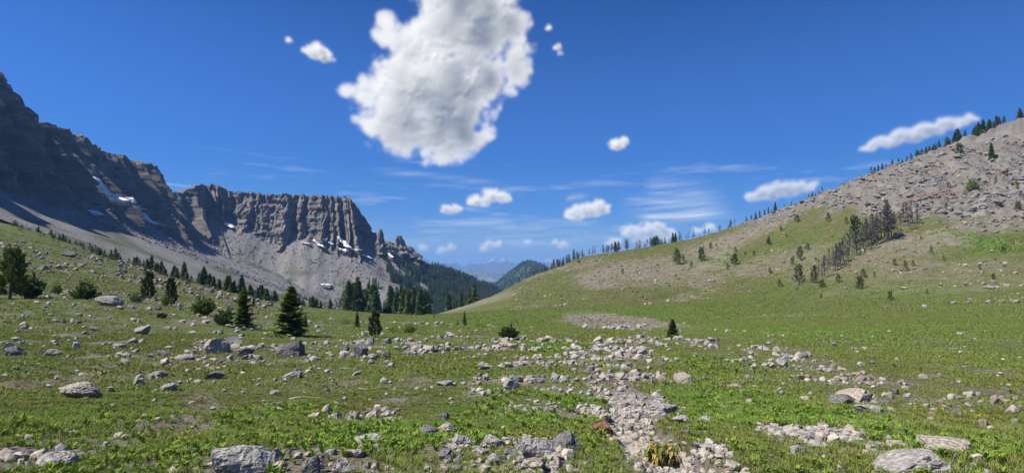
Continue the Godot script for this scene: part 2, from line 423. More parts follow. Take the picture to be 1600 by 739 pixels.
func height(x: float, z: float) -> float:
	var d := sqrt(x * x + z * z)
	var y := base_height(x, z)
	var far := smoothstep(8.0, 60.0, d)
	y += broad.get_noise_2d(x * 0.35, z * 0.35) * minf(1.6, 0.008 * d) * far * smoothstep(3000.0, 300.0, d)
	y += broad.get_noise_2d(x * 1.6 + 31.0, z * 1.6) * minf(0.38, 0.005 * d) * far
	y += fine.get_noise_2d(x * 1.0, z * 1.0) * 0.075 * smoothstep(2.0, 9.0, d)
	if d < 90.0:
		y += fine.get_noise_2d(x * 3.6, z * 3.6 + 40.0) * 0.028 + fine.get_noise_2d(x * 11.0, z * 11.0) * 0.010
		if d < 18.0:
			y -= 0.17 * gully(x, z) * smoothstep(-13.0, -7.0, z)
	elif d < 560.0 and x > 0.0:
		# shallow gullies that run down the hillside
		var across := (x + z) * 0.7
		y -= 2.6 * absf(broad.get_noise_2d(across * 1.3, (x - z) * 0.22 + 80.0)) * smoothstep(110.0, 190.0, d) * smoothstep(0.0, 60.0, x)
		var r := bedrock(x, z)
		if r > 0.01:
			# ledges of the bedrock: beds that dip to the left and break off in steps
			var q := (y + 0.10 * x + 3.0 * broad.get_noise_2d(x * 1.5, z * 1.5)) / 3.4
			var step := floorf(q) + smoothstep(0.52, 0.86, q - floorf(q))
			y += r * ((step - q) * 3.2 * (0.4 + 1.4 * absf(broad.get_noise_2d(x * 2.0 + 9.0, z * 2.0))) + 2.0 * ridged.get_noise_2d(x * 2.2, z * 2.2 + y * 2.0) + 0.9 * fine.get_noise_2d(x * 0.9, z * 0.9))
	elif d > 900.0:
		y += broad.get_noise_2d(x * 0.012, z * 0.012) * 60.0 * smoothstep(1200.0, 5000.0, d)
	return y


func on_ground(x: float, z: float) -> Vector3:
	return Vector3(x, height(x, z), z)


func mix3(a: Color, b: Color, t: float) -> Color:
	return a.lerp(b, clampf(t, 0.0, 1.0))


const MEADOW := Color(0.138, 0.196, 0.042)
const LUSH_GREEN := Color(0.112, 0.202, 0.036)
const OLIVE := Color(0.138, 0.152, 0.042)
const STRAW := Color(0.245, 0.205, 0.115)
const EARTH := Color(0.150, 0.115, 0.080)
const GRIT := Color(0.320, 0.298, 0.268)
const ROCK := Color(0.325, 0.310, 0.292)
const ROCK_DARK := Color(0.190, 0.180, 0.172)
const RUST_ROCK := Color(0.235, 0.130, 0.085)


func plant_tone(x: float, z: float) -> Color:
	var d := sqrt(x * x + z * z)
	var hill := smoothstep(95.0, 190.0, d) * smoothstep(-40.0, 60.0, x) 
	var left := smoothstep(-8.0, -30.0, x) * smoothstep(20.0, 60.0, d)
	var n := broad.get_noise_2d(x * 0.9 + 7.0, z * 0.9)
	var m := broad.get_noise_2d(x * 4.0, z * 4.0 + 19.0)
	var c := mix3(MEADOW, OLIVE, 0.30 + 0.55 * n + 0.5 * m + 0.55 * hill + 0.12 * left)
	c = mix3(c, LUSH_GREEN, cover(lush, x + 0.06 * d * m, z + 0.05 * d * n) * (0.9 + m))
	c = mix3(c, STRAW, 0.32 * hill * smoothstep(-0.15, 0.5, m + 0.6 * n) + 0.22 * smoothstep(0.2, 0.5, fine.get_noise_2d(x * 1.3, z * 1.3)))
	return c


func ground_tone(x: float, z: float, y: float) -> Color:
	var d := sqrt(x * x + z * z)
	var c := plant_tone(x, z)
	var m := fine.get_noise_2d(x * 2.2, z * 2.2)
	var soil := mix3(EARTH, GRIT, 0.35 + 0.8 * m)
	var w := 0.04 * d * fine.get_noise_2d(x * 0.5, z * 0.5 + 9.0)
	var open := cover(bare, x + w, z - w) * (1.05 + 1.2 * broad.get_noise_2d(x * 6.0, z * 6.0))
	if d < 60.0:
		open = maxf(open, smoothstep(0.24, 0.5, fine.get_noise_2d(x * 0.8 + 50.0, z * 0.8)) * 0.8)
		c = mix3(c, Color(0.118, 0.122, 0.050), 0.35)   # turf below the blades: old leaves and earth
	c = mix3(c, mix3(STRAW, GRIT, 0.55 + m) if d > 60.0 else soil, open)
	c = mix3(c, mix3(soil, GRIT, 0.5), stoniness(x, z) * 0.8)
	if d < 18.0:
		var bed := gully(x, z)
		c = mix3(c, Color(0.395, 0.372, 0.340), bed * (0.75 + 0.9 * fine.get_noise_2d(x * 1.9 + 4.0, z * 1.9)))
		c = mix3(c, EARTH * 0.8, 2.6 * bed * (1.0 - bed))   # raw earth where the turf is undercut
	if d > 90.0 and d < 600.0 and x > 0.0:
		var r := bedrock(x, z)
		if r > 0.0:
			var v := ridged.get_noise_2d(x * 2.0, z * 2.0 + y * 3.0)
			var rock := mix3(ROCK, ROCK_DARK, 0.25 + 0.9 * v)
			rock = mix3(rock, RUST_ROCK, smoothstep(0.22, 0.5, broad.get_noise_2d(x * 1.1 + 240.0, z * 1.1)) * 0.4)
			rock = mix3(rock, STRAW, 0.5 * smoothstep(0.1, 0.4, fine.get_noise_2d(x * 0.6, z * 0.6)))
			c = mix3(c, rock, r * 1.1)
	if d > 700.0:
		var f := broad.get_noise_2d(x * 0.05, z * 0.05)
		c = mix3(mix3(Color(0.035, 0.055, 0.025), Color(0.16, 0.15, 0.07), smoothstep(2500.0, 5000.0, d) * (0.5 + 1.6 * f)), c, smoothstep(900.0, 700.0, d))
	return c


func grid_mesh(p: PackedVector3Array, c: PackedColorArray, rows: int, columns: int, smooth := true) -> ArrayMesh:
	# rows x columns of points, row by row; front faces look up or out
	var index := PackedInt32Array()
	index.resize((rows - 1) * (columns - 1) * 6)
	var at := 0
	for r in rows - 1:
		for k in columns - 1:
			var i := r * columns + k
			index[at] = i
			index[at + 1] = i + columns
			index[at + 2] = i + 1
			index[at + 3] = i + 1
			index[at + 4] = i + columns
			index[at + 5] = i + columns + 1
			at += 6
	var arrays := []
	arrays.resize(Mesh.ARRAY_MAX)
	arrays[Mesh.ARRAY_VERTEX] = p
	arrays[Mesh.ARRAY_COLOR] = c
	arrays[Mesh.ARRAY_INDEX] = index
	if smooth:
		var nm := PackedVector3Array()
		nm.resize(p.size())
		for r in rows:
			var r0 := maxi(r - 1, 0) * columns
			var r1 := mini(r + 1, rows - 1) * columns
			var here := r * columns
			for k in columns:
				var k0 := maxi(k - 1, 0)
				var k1 := mini(k + 1, columns - 1)
				nm[here + k] = (p[here + k1] - p[here + k0]).cross(p[r1 + k] - p[r0 + k]).normalized()
		arrays[Mesh.ARRAY_NORMAL] = nm
	var mesh := ArrayMesh.new()
	mesh.add_surface_from_arrays(Mesh.PRIMITIVE_TRIANGLES, arrays)
	return mesh


func build_ground() -> void:
	var angles := PackedFloat64Array()
	var a := -PI
	while a < PI:
		angles.append(a)
		a += deg_to_rad(0.14 if absf(a) < 0.86 else (1.0 if absf(a) < 1.1 else 4.0))
	angles.append(PI)
	var rings := PackedFloat64Array()
	var d := 0.25
	while d < 15500.0:
		rings.append(d)
		d *= 1.10 if d < 3.0 else (1.0125 if d < 90.0 else (1.0055 if d < 440.0 else 1.04))
	var columns := angles.size()
	var p := PackedVector3Array()
	var c := PackedColorArray()
	p.resize(rings.size() * columns)
	c.resize(p.size())
	var i := 0
	for k in range(rings.size() - 1, -1, -1):
		d = rings[k]
		for az in angles:
			var x := d * sin(az)
			var z := -d * cos(az)
			var y := height(x, z)
			p[i] = Vector3(x, y, z)
			c[i] = ground_tone(x, z, y)
			i += 1
	var o := put_mesh("meadow_ground", grid_mesh(p, c, rings.size(), columns), ground_material)
	o.set_meta("kind", "structure")
	o.set_meta("label", "meadow floor of the basin rising to the dry hillside on the right")


# ------------------------------------------------------------------ the cliff wall and its scree

var wall_points := PackedVector2Array()
var wall_normals := PackedVector2Array()
var wall_foot := PackedFloat32Array()
var wall_rim := PackedFloat32Array()
var wall_length := PackedFloat32Array()
const WALL_COLUMNS := 980


func lay_wall() -> void:
	var n := WALL.size()
	for k in WALL_COLUMNS:
		var f := float(k) / (WALL_COLUMNS - 1) * (n - 1.001)
		var i := int(f)
		var t := f - i
		var a: Vector4 = WALL[maxi(i - 1, 0)]
		var b: Vector4 = WALL[i]
		var c: Vector4 = WALL[mini(i + 1, n - 1)]
		var e: Vector4 = WALL[mini(i + 2, n - 1)]
		wall_points.append(Vector2(spline(a.x, b.x, c.x, e.x, t), spline(a.y, b.y, c.y, e.y, t)))
		wall_foot.append(lerpf(b.z, c.z, t))
		wall_rim.append(lerpf(b.w, c.w, t))
	wall_length.append(0.0)
	for k in range(1, WALL_COLUMNS):
		wall_length.append(wall_length[k - 1] + wall_points[k].distance_to(wall_points[k - 1]))
	for k in WALL_COLUMNS:
		var t := (wall_points[mini(k + 22, WALL_COLUMNS - 1)] - wall_points[maxi(k - 22, 0)]).normalized()
		wall_normals.append(Vector2(-t.y, t.x))


func wall_out(k: int, y: float) -> float:
	# how far the rock or the scree stands out from the foot line at this height
	var s := wall_length[k]
	var foot := wall_foot[k]
	var tall := wall_rim[k] - foot
	var high := y - foot
	var cliff := smoothstep(3.0, 16.0, tall)
	var side := smoothstep(640.0, 540.0, s)          # 1 on the near wall at the left
	var bend := s + 5.0 * broad.get_noise_2d(s * 0.5, y * 1.2) * (1.0 - 0.6 * side) + 22.0 * broad.get_noise_1d(s * 0.35 + 40.0)
	var deep := 0.55 + 1.1 * absf(broad.get_noise_1d(s * 0.25 + 700.0)) * 2.0
	deep = lerpf(deep, deep * 1.2 + 0.5, side)
	var rib := 1.0 - absf(broad.get_noise_1d(bend * 0.55)) * 3.6        # long buttresses with gullies between
	var small := 1.0 - absf(broad.get_noise_2d(bend * 1.9, y * 0.22 + 300.0)) * 3.2
	var up := clampf(high / maxf(tall, 4.0), -0.5, 1.0)
	var rock := -high * lerpf(0.50, 0.28, side) + 2.0
	rock += cliff * (18.0 * deep * rib * (1.0 - 0.65 * up) + lerpf(6.0, 9.0, side) * small * (1.0 - 0.4 * up) * clampf(0.35 + 2.6 * absf(broad.get_noise_1d(s * 0.7 + 250.0)), 0.0, 1.3) - 8.0)
	var bed := (y + 6.0 * broad.get_noise_1d(s * 0.4) + 0.03 * s) / 9.0
	var ledge := bed - floorf(bed)
	rock += cliff * lerpf(3.2, 0.7, side) * (smoothstep(0.0, 0.8, ledge) - smoothstep(0.8, 1.0, ledge)) * clampf(0.35 + 1.6 * broad.get_noise_2d(s * 0.5 + 90.0, floorf(bed) * 40.0), 0.0, 1.0)
	rock += cliff * (3.4 * ridged.get_noise_3d(s * 1.6, y * lerpf(1.3, 0.35, side), 0.0) + lerpf(3.6, 1.2, side) * broad.get_noise_2d(s * 2.2, y * 2.6) + lerpf(1.2, 0.7, side) * fine.get_noise_2d(s * 0.6, y * 0.5))
	var pile := foot + 9.0 * broad.get_noise_1d(s * 0.4 + 500.0) * cliff + 1.0
	var drop := pile - y
	var scree := drop / 0.64 + maxf(drop - 42.0, 0.0) * 0.9
	scree += 1.0 * broad.get_noise_2d(s * 1.0, y * 0.8) + 0.7 * fine.get_noise_2d(s * 0.35, y * 0.25)
	return maxf(rock, scree) if cliff > 0.0 else scree


func wall_point(k: int, y: float, out: float) -> Vector3:
	var b := wall_points[k] + wall_normals[k] * out
	return Vector3(b.x, y, b.y)


const SCREE := Color(0.310, 0.298, 0.284)
const SCREE_DARK := Color(0.195, 0.186, 0.180)
const CLIFF := Color(0.285, 0.266, 0.250)
const CLIFF_DARK := Color(0.170, 0.157, 0.148)
const CLIFF_PALE := Color(0.330, 0.298, 0.262)
const ALP_GREEN := Color(0.095, 0.125, 0.040)


func wall_tone(k: int, y: float, out: float) -> Color:
	var s := wall_length[k]
	var foot := wall_foot[k]
	var tall := wall_rim[k] - foot
	var drop := foot + 9.0 * broad.get_noise_1d(s * 0.4 + 500.0) * smoothstep(3.0, 16.0, tall) + 1.0 - y
	var scree := drop / 0.64 + maxf(drop - 42.0, 0.0) * 0.9
	if out > scree + 3.2 and tall > 5.0:
		var v := broad.get_noise_3d(s * 1.8, y * 3.0, out * 1.4)
		var w := ridged.get_noise_2d(s * 1.3, y * 0.35)
		var c := mix3(CLIFF, CLIFF_DARK, 0.40 + 1.8 * v + 0.3 * w)
		c = mix3(c, CLIFF_PALE, smoothstep(0.12, 0.5, broad.get_noise_2d(s * 1.5 + 80.0, y * 4.5)) * 0.75)
		return mix3(c, ALP_GREEN, smoothstep(0.25, 0.5, broad.get_noise_2d(s * 1.0 + 5.0, y * 4.0 + 60.0)) * 0.4 * smoothstep(wall_rim[k] - 25.0, wall_rim[k] - 5.0, y))
	var streak := broad.get_noise_2d(s * 2.6 + 0.8 * out, y * 0.5)
	var c2 := mix3(SCREE, SCREE_DARK, 0.30 + 0.6 * streak + 0.9 * fine.get_noise_2d(s * 0.9, y * 0.9))
	var green := smoothstep(-0.05, 0.35, broad.get_noise_2d(s * 0.55 + 20.0, y * 1.1) + 0.16 * smoothstep(55.0, 85.0, drop) - 0.12)
	green = maxf(green * smoothstep(18.0, 60.0, drop) * 0.75, smoothstep(-0.25, 0.1, broad.get_noise_2d(s * 0.9, y * 2.0 + 33.0)) * smoothstep(930.0, 1010.0, s))
	return mix3(c2, ALP_GREEN, green)


func build_wall() -> void:
	var low := 84
	var rows := 260
	var cap := 7
	var p := PackedVector3Array()
	var c := PackedColorArray()
	p.resize((rows + cap) * WALL_COLUMNS)
	c.resize(p.size())
	for k in WALL_COLUMNS:
		var s := wall_length[k]
		var foot := wall_foot[k] - 10.0
		var tall := wall_rim[k] - wall_foot[k]
		var jag := smoothstep(4.0, 30.0, tall)
		var rim := wall_rim[k] + jag * ((6.0 if s < 560.0 else 3.2) * ridged.get_noise_1d(s * 1.3) - 1.0 + (5.0 if s < 560.0 else 2.6) * fine.get_noise_1d(s * 0.5) + 1.6 * fine.get_noise_1d(s * 1.6))
		rim = maxf(rim, foot + 8.0)
		var y := 0.0
		var out := 0.0
		var tone := CLIFF
		for r in rows:
			y = lerpf(-120.0, foot, float(r) / low) if r < low else lerpf(foot, rim, float(r - low) / (rows - 1 - low))
			out = wall_out(k, y)
			tone = wall_tone(k, y, out)
			var at := (r) * WALL_COLUMNS + k
			p[at] = wall_point(k, y, out)
			c[at] = tone
		for r in cap:
			# the top runs back from the rim and falls away behind
			var back: float = [3.0, 9.0, 20.0, 45.0, 90.0, 160.0, 260.0][r]
			var fall: float = [0.0, 0.3, 1.5, 6.0, 20.0, 50.0, 110.0][r]
			var at := (rows + r) * WALL_COLUMNS + k
			p[at] = wall_point(k, y - fall + 0.8 * fine.get_noise_2d(s, back), out - back)
			c[at] = mix3(tone, ALP_GREEN, 0.3)
	# row 0 is the lowest: turn the order so that faces look out
	var q := PackedVector3Array()
	var e := PackedColorArray()
	for r in range(rows + cap - 1, -1, -1):
		q.append_array(p.slice(r * WALL_COLUMNS, (r + 1) * WALL_COLUMNS))
		e.append_array(c.slice(r * WALL_COLUMNS, (r + 1) * WALL_COLUMNS))
	var o := put_mesh("cliff_mountain", grid_mesh(q, e, rows + cap, WALL_COLUMNS, false), rock_wall_material)
	o.set_meta("kind", "structure")
	o.set_meta("label", "dark buttressed cliff wall above grey scree on the left")


# ------------------------------------------------------------------ far land

func hill_height(x: float, z: float) -> float:
	var e := Vector2((x - 90.0) / (330.0 if x < 90.0 else 420.0), (z + 2650.0) / 480.0)
	var q := sqrt(e.x * e.x * 1.3 + e.y * e.y)
	var y := -250.0 + 275.0 / (1.0 + 1.5 * pow(q, 1.7)) - 20.0 * absf(e.x)
	y += 26.0 * broad.get_noise_2d(x * 0.09, z * 0.09) + 7.0 * fine.get_noise_2d(x * 0.05, z * 0.05) + 9.0 * absf(fine.get_noise_2d(x * 0.22, z * 0.22))
	return y


func build_far() -> void:
	# wooded hill in the mouth of the valley
	var rows := 90
	var columns := 260
	var p := PackedVector3Array()
	var c := PackedColorArray()
	for r in rows:
		for k in columns:
			var x := lerpf(-700.0, 700.0, float(k) / (columns - 1))
			var z := lerpf(-3300.0, -2150.0, float(r) / (rows - 1))
			var y := hill_height(x, z)
			p.append(Vector3(x, y, z))
			c.append(mix3(Color(0.036, 0.058, 0.026), Color(0.060, 0.072, 0.036), 0.4 + 1.5 * broad.get_noise_2d(x * 0.15, z * 0.15)))
	var o := put_mesh("wooded_hill", grid_mesh(p, c, rows, columns), far_material)
	o.set_meta("kind", "structure")
	o.set_meta("label", "dark wooded hill in the mouth of the valley")
	# two far ranges
	for range_ in [[8200.0, -190.0, 110.0, 3.1, Color(0.10, 0.11, 0.06), 0.0], [13200.0, -230.0, 400.0, 1.0, Color(0.10, 0.105, 0.11), 1.0]]:
		p = PackedVector3Array()
		c = PackedColorArray()
		rows = 60
		columns = 700
		for r in rows:
			for k in columns:
				var az := lerpf(-0.7, 0.75, float(k) / (columns - 1))
				var t := float(r) / (rows - 1)
				var d: float = range_[0] + lerpf(1400.0, -1400.0, t)
				var body := maxf(0.0, 1.0 - absf(t - 0.45) / 0.5)
				var n := ridged.get_noise_2d(az * 420.0 * range_[3] + range_[0], t * 60.0)
				var y: float = range_[1] + range_[2] * body * (0.62 + 0.42 * n + 0.55 * broad.get_noise_1d(az * 420.0 + range_[0]))
				p.append(Vector3(d * sin(az), y, -d * cos(az)))
				var tone: Color = range_[4]
				if range_[5] > 0.0:
					tone = mix3(tone, Color(0.8, 0.82, 0.85), smoothstep(0.25, 0.5, n) * smoothstep(60.0, 130.0, y) * 0.3)
				else:
					tone = mix3(tone, Color(0.24, 0.22, 0.13), 0.5 + 1.6 * broad.get_noise_2d(az * 500.0, t * 30.0))
				c.append(tone)
		o = put_mesh("far_mountains" if range_[5] > 0.0 else "far_hills", grid_mesh(p, c, rows, columns), far_material)
		o.set_meta("kind", "structure")
		o.set_meta("label", "blue snow-flecked mountains on the horizon" if range_[5] > 0.0 else "hazy low hills before the far mountains")


# ------------------------------------------------------------------ sky

func sky_tone(az: float, el: float) -> Color:
	# sRGB of the clear sky by elevation, a little brighter towards the sun's side
	var stops := [[0.0, Color8(176, 205, 233)], [1.5, Color8(162, 197, 233)], [3.0, Color8(128, 178, 233)], [5.5, Color8(93, 156, 233)], [10.0, Color8(70, 135, 222)], [14.0, Color8(66, 124, 213)], [19.0, Color8(57, 112, 197)], [25.0, Color8(44, 94, 172)], [35.0, Color8(38, 84, 158)], [90.0, Color8(32, 72, 142)]]
	var c: Color = stops[0][1]
	for i in stops.size() - 1:
		if el >= stops[i][0]:
			c = stops[i][1].lerp(stops[i + 1][1], clampf((el - stops[i][0]) / (stops[i + 1][0] - stops[i][0]), 0.0, 1.0))
	var lin := c.srgb_to_linear()
	var view := Vector3(sin(az) * cos(deg_to_rad(el)), sin(deg_to_rad(el)), -cos(az) * cos(deg_to_rad(el)))
	var near := view.dot(TO_SUN.normalized())
	var k := 0.90 + 0.05 * near * near + 0.80 * pow(maxf(near, 0.0), 1.5)
	lin = Color(lin.r * k, lin.g * k, lin.b * k)
	return lin.linear_to_srgb()


const SKY_W := 4096
const SKY_H := 2048
var sky_bytes := PackedByteArray()


func blend_sky(x: int, y: int, c: Color, a: float) -> void:
	var at := (y * SKY_W + posmod(x, SKY_W)) * 3
	var old := Color8(sky_bytes[at], sky_bytes[at + 1], sky_bytes[at + 2]).srgb_to_linear()
	var new := old.lerp(c, a).linear_to_srgb()
	sky_bytes[at] = clampi(roundi(new.r * 255.0), 0, 255)
	sky_bytes[at + 1] = clampi(roundi(new.g * 255.0), 0, 255)
	sky_bytes[at + 2] = clampi(roundi(new.b * 255.0), 0, 255)


func cumulus(billows: Array, number: int, turn := 0.0, soft := 0.0) -> void:
	# a body of vapour on a small grid: density from billows and noise, the sun's light carried through it, then seen from the ground
	var lo := Vector2(1e9, 1e9)
	var hi := -lo
	var deep := 0.0
	var largest := 0.0
	for b in billows:
		lo = lo.min(Vector2(b.x - b.z * 1.35 / cos(deg_to_rad(b.y)), b.y - b.z * 1.35))
		hi = hi.max(Vector2(b.x + b.z * 1.35 / cos(deg_to_rad(b.y)), b.y + b.z * 1.35))
		deep = maxf(deep, b.z * 1.2)
		largest = maxf(largest, b.z)
	var el0 := (lo.y + hi.y) * 0.5
	var squeeze := cos(deg_to_rad(el0))
	var per := 4096.0 / 360.0                       # picture columns to a degree
	var w := int((hi.x - lo.x) * per) + 1
	var h := int((hi.y - lo.y) * per) + 1
	var layers := clampi(int(deep * 2.0 * per * 0.55), 7, 44)
	var noise := FastNoiseLite.new()
	noise.noise_type = FastNoiseLite.TYPE_SIMPLEX
	noise.seed = 40 + number
	noise.frequency = 1.0
	noise.fractal_octaves = 6
	noise.fractal_gain = 0.60
	var scale := 0.80 / largest + 0.16
	var rough := 0.75 + 0.5 / largest
	var dens := PackedFloat32Array()
	dens.resize(w * h * layers)
	var body := PackedFloat32Array()
	body.resize(dens.size())
	var cell := Vector3(squeeze / per, -1.0 / per, deep * 2.0 / layers)
	for j in h:
		var el := hi.y - j / per
		for i in w:
			var az := lo.x + i / per
			var nearest := 1e9
			var close := []
			for b in billows:
				var q: float = Vector2((az - b.x) * squeeze, el - b.y).length_squared() / (b.z * b.z)
				if q < 1.9:
					close.append(b)
			if close.is_empty():
				continue
			for l in layers:
				var z := (l + 0.5) * cell.z - deep
				var f := 0.0
				for b in close:
					var q: float = (Vector3((az - b.x) * squeeze, el - b.y, z * 1.1).length_squared()) / (b.z * b.z)
					if q < 1.9:
						f = maxf(f, 1.0 - q * 0.72 - (2.2 * maxf(0.0, (b.y - 0.25 * b.z - el) / b.z) if largest < 1.7 else 0.0))
				if f > 0.0:
					f = minf(f * 1.12, 1.0)
					var n := noise.get_noise_3d(az * squeeze * scale, el * scale, z * scale)
					var v := f - 0.36 + (n * 1.15 + 0.50 * noise.get_noise_3d(az * squeeze * rough + 40.0, el * rough, z * rough)) * (1.0 - 0.25 * soft)
					if v > 0.0:
						dens[(l * h + j) * w + i] = minf(v * v * 2.0 + v * 0.12, 1.0)
					body[(l * h + j) * w + i] = clampf(1.3 * (f - 0.25) + 0.8 * minf(v, 0.5), 0.0, 1.0)
	var sun := TO_SUN.normalized()
	# the sun in the cloud's own axes: right, up, away
	var away := Vector3(sin(deg_to_rad((lo.x + hi.x) * 0.5)) * squeeze, sin(deg_to_rad(el0)), -cos(deg_to_rad((lo.x + hi.x) * 0.5)) * squeeze)
	var right := away.cross(Vector3.UP).normalized()
	var up := right.cross(away)
	var step := Vector3(sun.dot(right), sun.dot(up), sun.dot(away))
	var di := step.x / step.y * 1.0
	var dl := step.z / step.y * absf(cell.y) / cell.z
	var lit := PackedFloat32Array()
	lit.resize(dens.size())
	var stretch := absf(cell.y) / step.y
	var thick := 3.0 / largest
	var shade := 2.0 / largest + 0.25
	for j in h:
		for l in layers:
			for i in w:
				var at := (l * h + j) * w + i
				var t := 1.0
				if j > 0:
					var fi := i + di
					var fl := l + dl
					var i0 := int(floor(fi))
					var l0 := clampi(int(round(fl)), 0, layers - 1)
					if i0 >= 0 and i0 < w - 1:
						var b0 := (l0 * h + j - 1) * w + i0
						t = lerpf(lit[b0] * exp(-body[b0] * shade * stretch), lit[b0 + 1] * exp(-body[b0 + 1] * shade * stretch), fi - i0)
				lit[at] = t
	var bright := PackedFloat32Array()
	var veil := PackedFloat32Array()
	bright.resize(w * h)
	veil.resize(w * h)
	var face := PackedFloat32Array()
	face.resize(w * h)
	face.fill(deep)
	for j in h:
		for i in w:
			var through := 1.0
			var light := 0.0
			var cool := 0.0
			var depth := 0.0
			for l in layers:
				var at := (l * h + j) * w + i
				var v := dens[at]
				if v <= 0.0:
					continue
				depth += v * cell.z / largest
				if through < 0.02:
					continue
				var a := 1.0 - exp(-v * thick * 2.6 * cell.z)
				if cool < 0.3:
					face[j * w + i] = (l + 0.5) * cell.z - deep
				light += through * a * (0.68 * lit[at] + 0.32 * pow(lit[at], 0.28))
				cool += through * a
				through *= 1.0 - a
			if cool > 0.004:
				# thin vapour passes the light that a thick body holds back
				bright[j * w + i] = lerpf(maxf(light / cool, 0.86), light / cool, smoothstep(0.05, 0.75, depth)) * cool
				veil[j * w + i] = cool
	# light spreads inside the cloud before it leaves it
	var reach := clampi(int(largest * per * 0.13), 1, 8)
	var weight := veil.duplicate()
	for pass_ in 2:
		bright = spread(spread(bright, w, h, reach, 1, w), w, h, reach, w, h)
		weight = spread(spread(weight, w, h, reach, 1, w), w, h, reach, w, h)
	# single billows: their outer skin, lit where it faces the sun
	var skin := spread(spread(face, w, h, 1, 1, w), w, h, 1, w, h)
	skin = spread(spread(skin, w, h, 1, 1, w), w, h, 1, w, h)
	var across := Vector2(step.x, step.y).normalized() * 2.0
	var haze := spread(spread(veil, w, h, 2, 1, w), w, h, 2, w, h)
	for i in veil.size():
		veil[i] = lerpf(veil[i], haze[i], 0.7)

	for j in h:
		for i in w:
			var at := j * w + i
			if veil[at] < 0.004:
				continue
			var b := bright[at] / maxf(weight[at], 1e-5)
			var i1 := clampi(i + int(round(across.x)), 0, w - 1)
			var j1 := clampi(j - int(round(across.y)), 0, h - 1)
			b += clampf((skin[at] - skin[j1 * w + i1]) * -0.55 / maxf(cell.z, 0.02) * 0.06, -0.10, 0.15)
			var c := Color(0.27, 0.31, 0.38).lerp(Color(1.0, 1.0, 1.0), clampf(b * 1.4 - 0.16, 0.0, 1.0))
			c = c.lerp(Color(0.62, 0.74, 0.90), clampf(0.35 - el0 * 0.05, 0.0, 0.3))
			var row := int((90.0 - hi.y) * SKY_H / 180.0) + j
			var column := int((lo.x + turn) * per + 2048.0) + i
			if row > 0 and row < SKY_H / 2 + 4:
				blend_sky(column, row, c, minf(1.0, veil[at] * 1.04) * (1.0 - 0.25 * soft))


func spread(a: PackedFloat32Array, w: int, h: int, reach: int, step: int, size: int) -> PackedFloat32Array:
	# box blur along rows (step 1) or columns (step w)
	var out := PackedFloat32Array()
	out.resize(a.size())
	for line in (h if step == 1 else w):
		var start := line * w if step == 1 else line
		for i in size:
			var sum := 0.0
			for k in range(maxi(i - reach, 0), mini(i + reach, size - 1) + 1):
				sum += a[start + k * step]
			out[start + i * step] = sum / (2 * reach + 1)
	return out


func cirrus() -> void:
	# thin ice streaks low in the sky, all round
	var n := FastNoiseLite.new()
	n.seed = 12
	n.frequency = 1.0
	n.fractal_octaves = 4
	for j in range(int(SKY_H / 2) - 190, int(SKY_H / 2) - 4):
		var el := 90.0 - j * 180.0 / SKY_H
		for i in SKY_W:
			var az := i * TAU / SKY_W
			var v := n.get_noise_3d(cos(az + 0.02 * el) * 3.2, sin(az + 0.02 * el) * 3.2, el * 0.62) * 0.75 + 0.25 * n.get_noise_3d(cos(az - 0.01 * el) * 17.0, sin(az - 0.01 * el) * 17.0, el * 2.4)
			v *= smoothstep(0.5, 2.0, el) * smoothstep(15.0, 6.0, el)
			if v > 0.13:
				blend_sky(i, j, Color(0.80, 0.87, 0.96), minf(0.34, (v - 0.13) * 0.9))


func streak(az0: float, el0: float, az1: float, el1: float, wide: float, most: float) -> void:
	# one long wisp of ice cloud between two directions (degrees)
	var n := FastNoiseLite.new()
	n.seed = int(az0 * 10.0)
	n.frequency = 1.0
	n.fractal_octaves = 4
	var per := SKY_W / 360.0
	for i in range(int(az0 * per), int(az1 * per)):
		var t := (i / per - az0) / (az1 - az0)
		var middle := lerpf(el0, el1, t) + 0.3 * sin(t * 3.0) * wide
		for j in range(int((90.0 - middle - 2.0 * wide) * per), int((90.0 - middle + 2.0 * wide) * per)):
			var e := (90.0 - j / per - middle) / wide
			var v := exp(-e * e) * smoothstep(0.0, 0.2, t) * smoothstep(1.0, 0.55, t) * (0.55 + 0.9 * n.get_noise_2d(i * 0.010, j * 0.16 + i * 0.012))
			if v > 0.02:
				blend_sky(i + SKY_W / 2, j, Color(0.84, 0.90, 0.97), minf(v * most, 0.8))


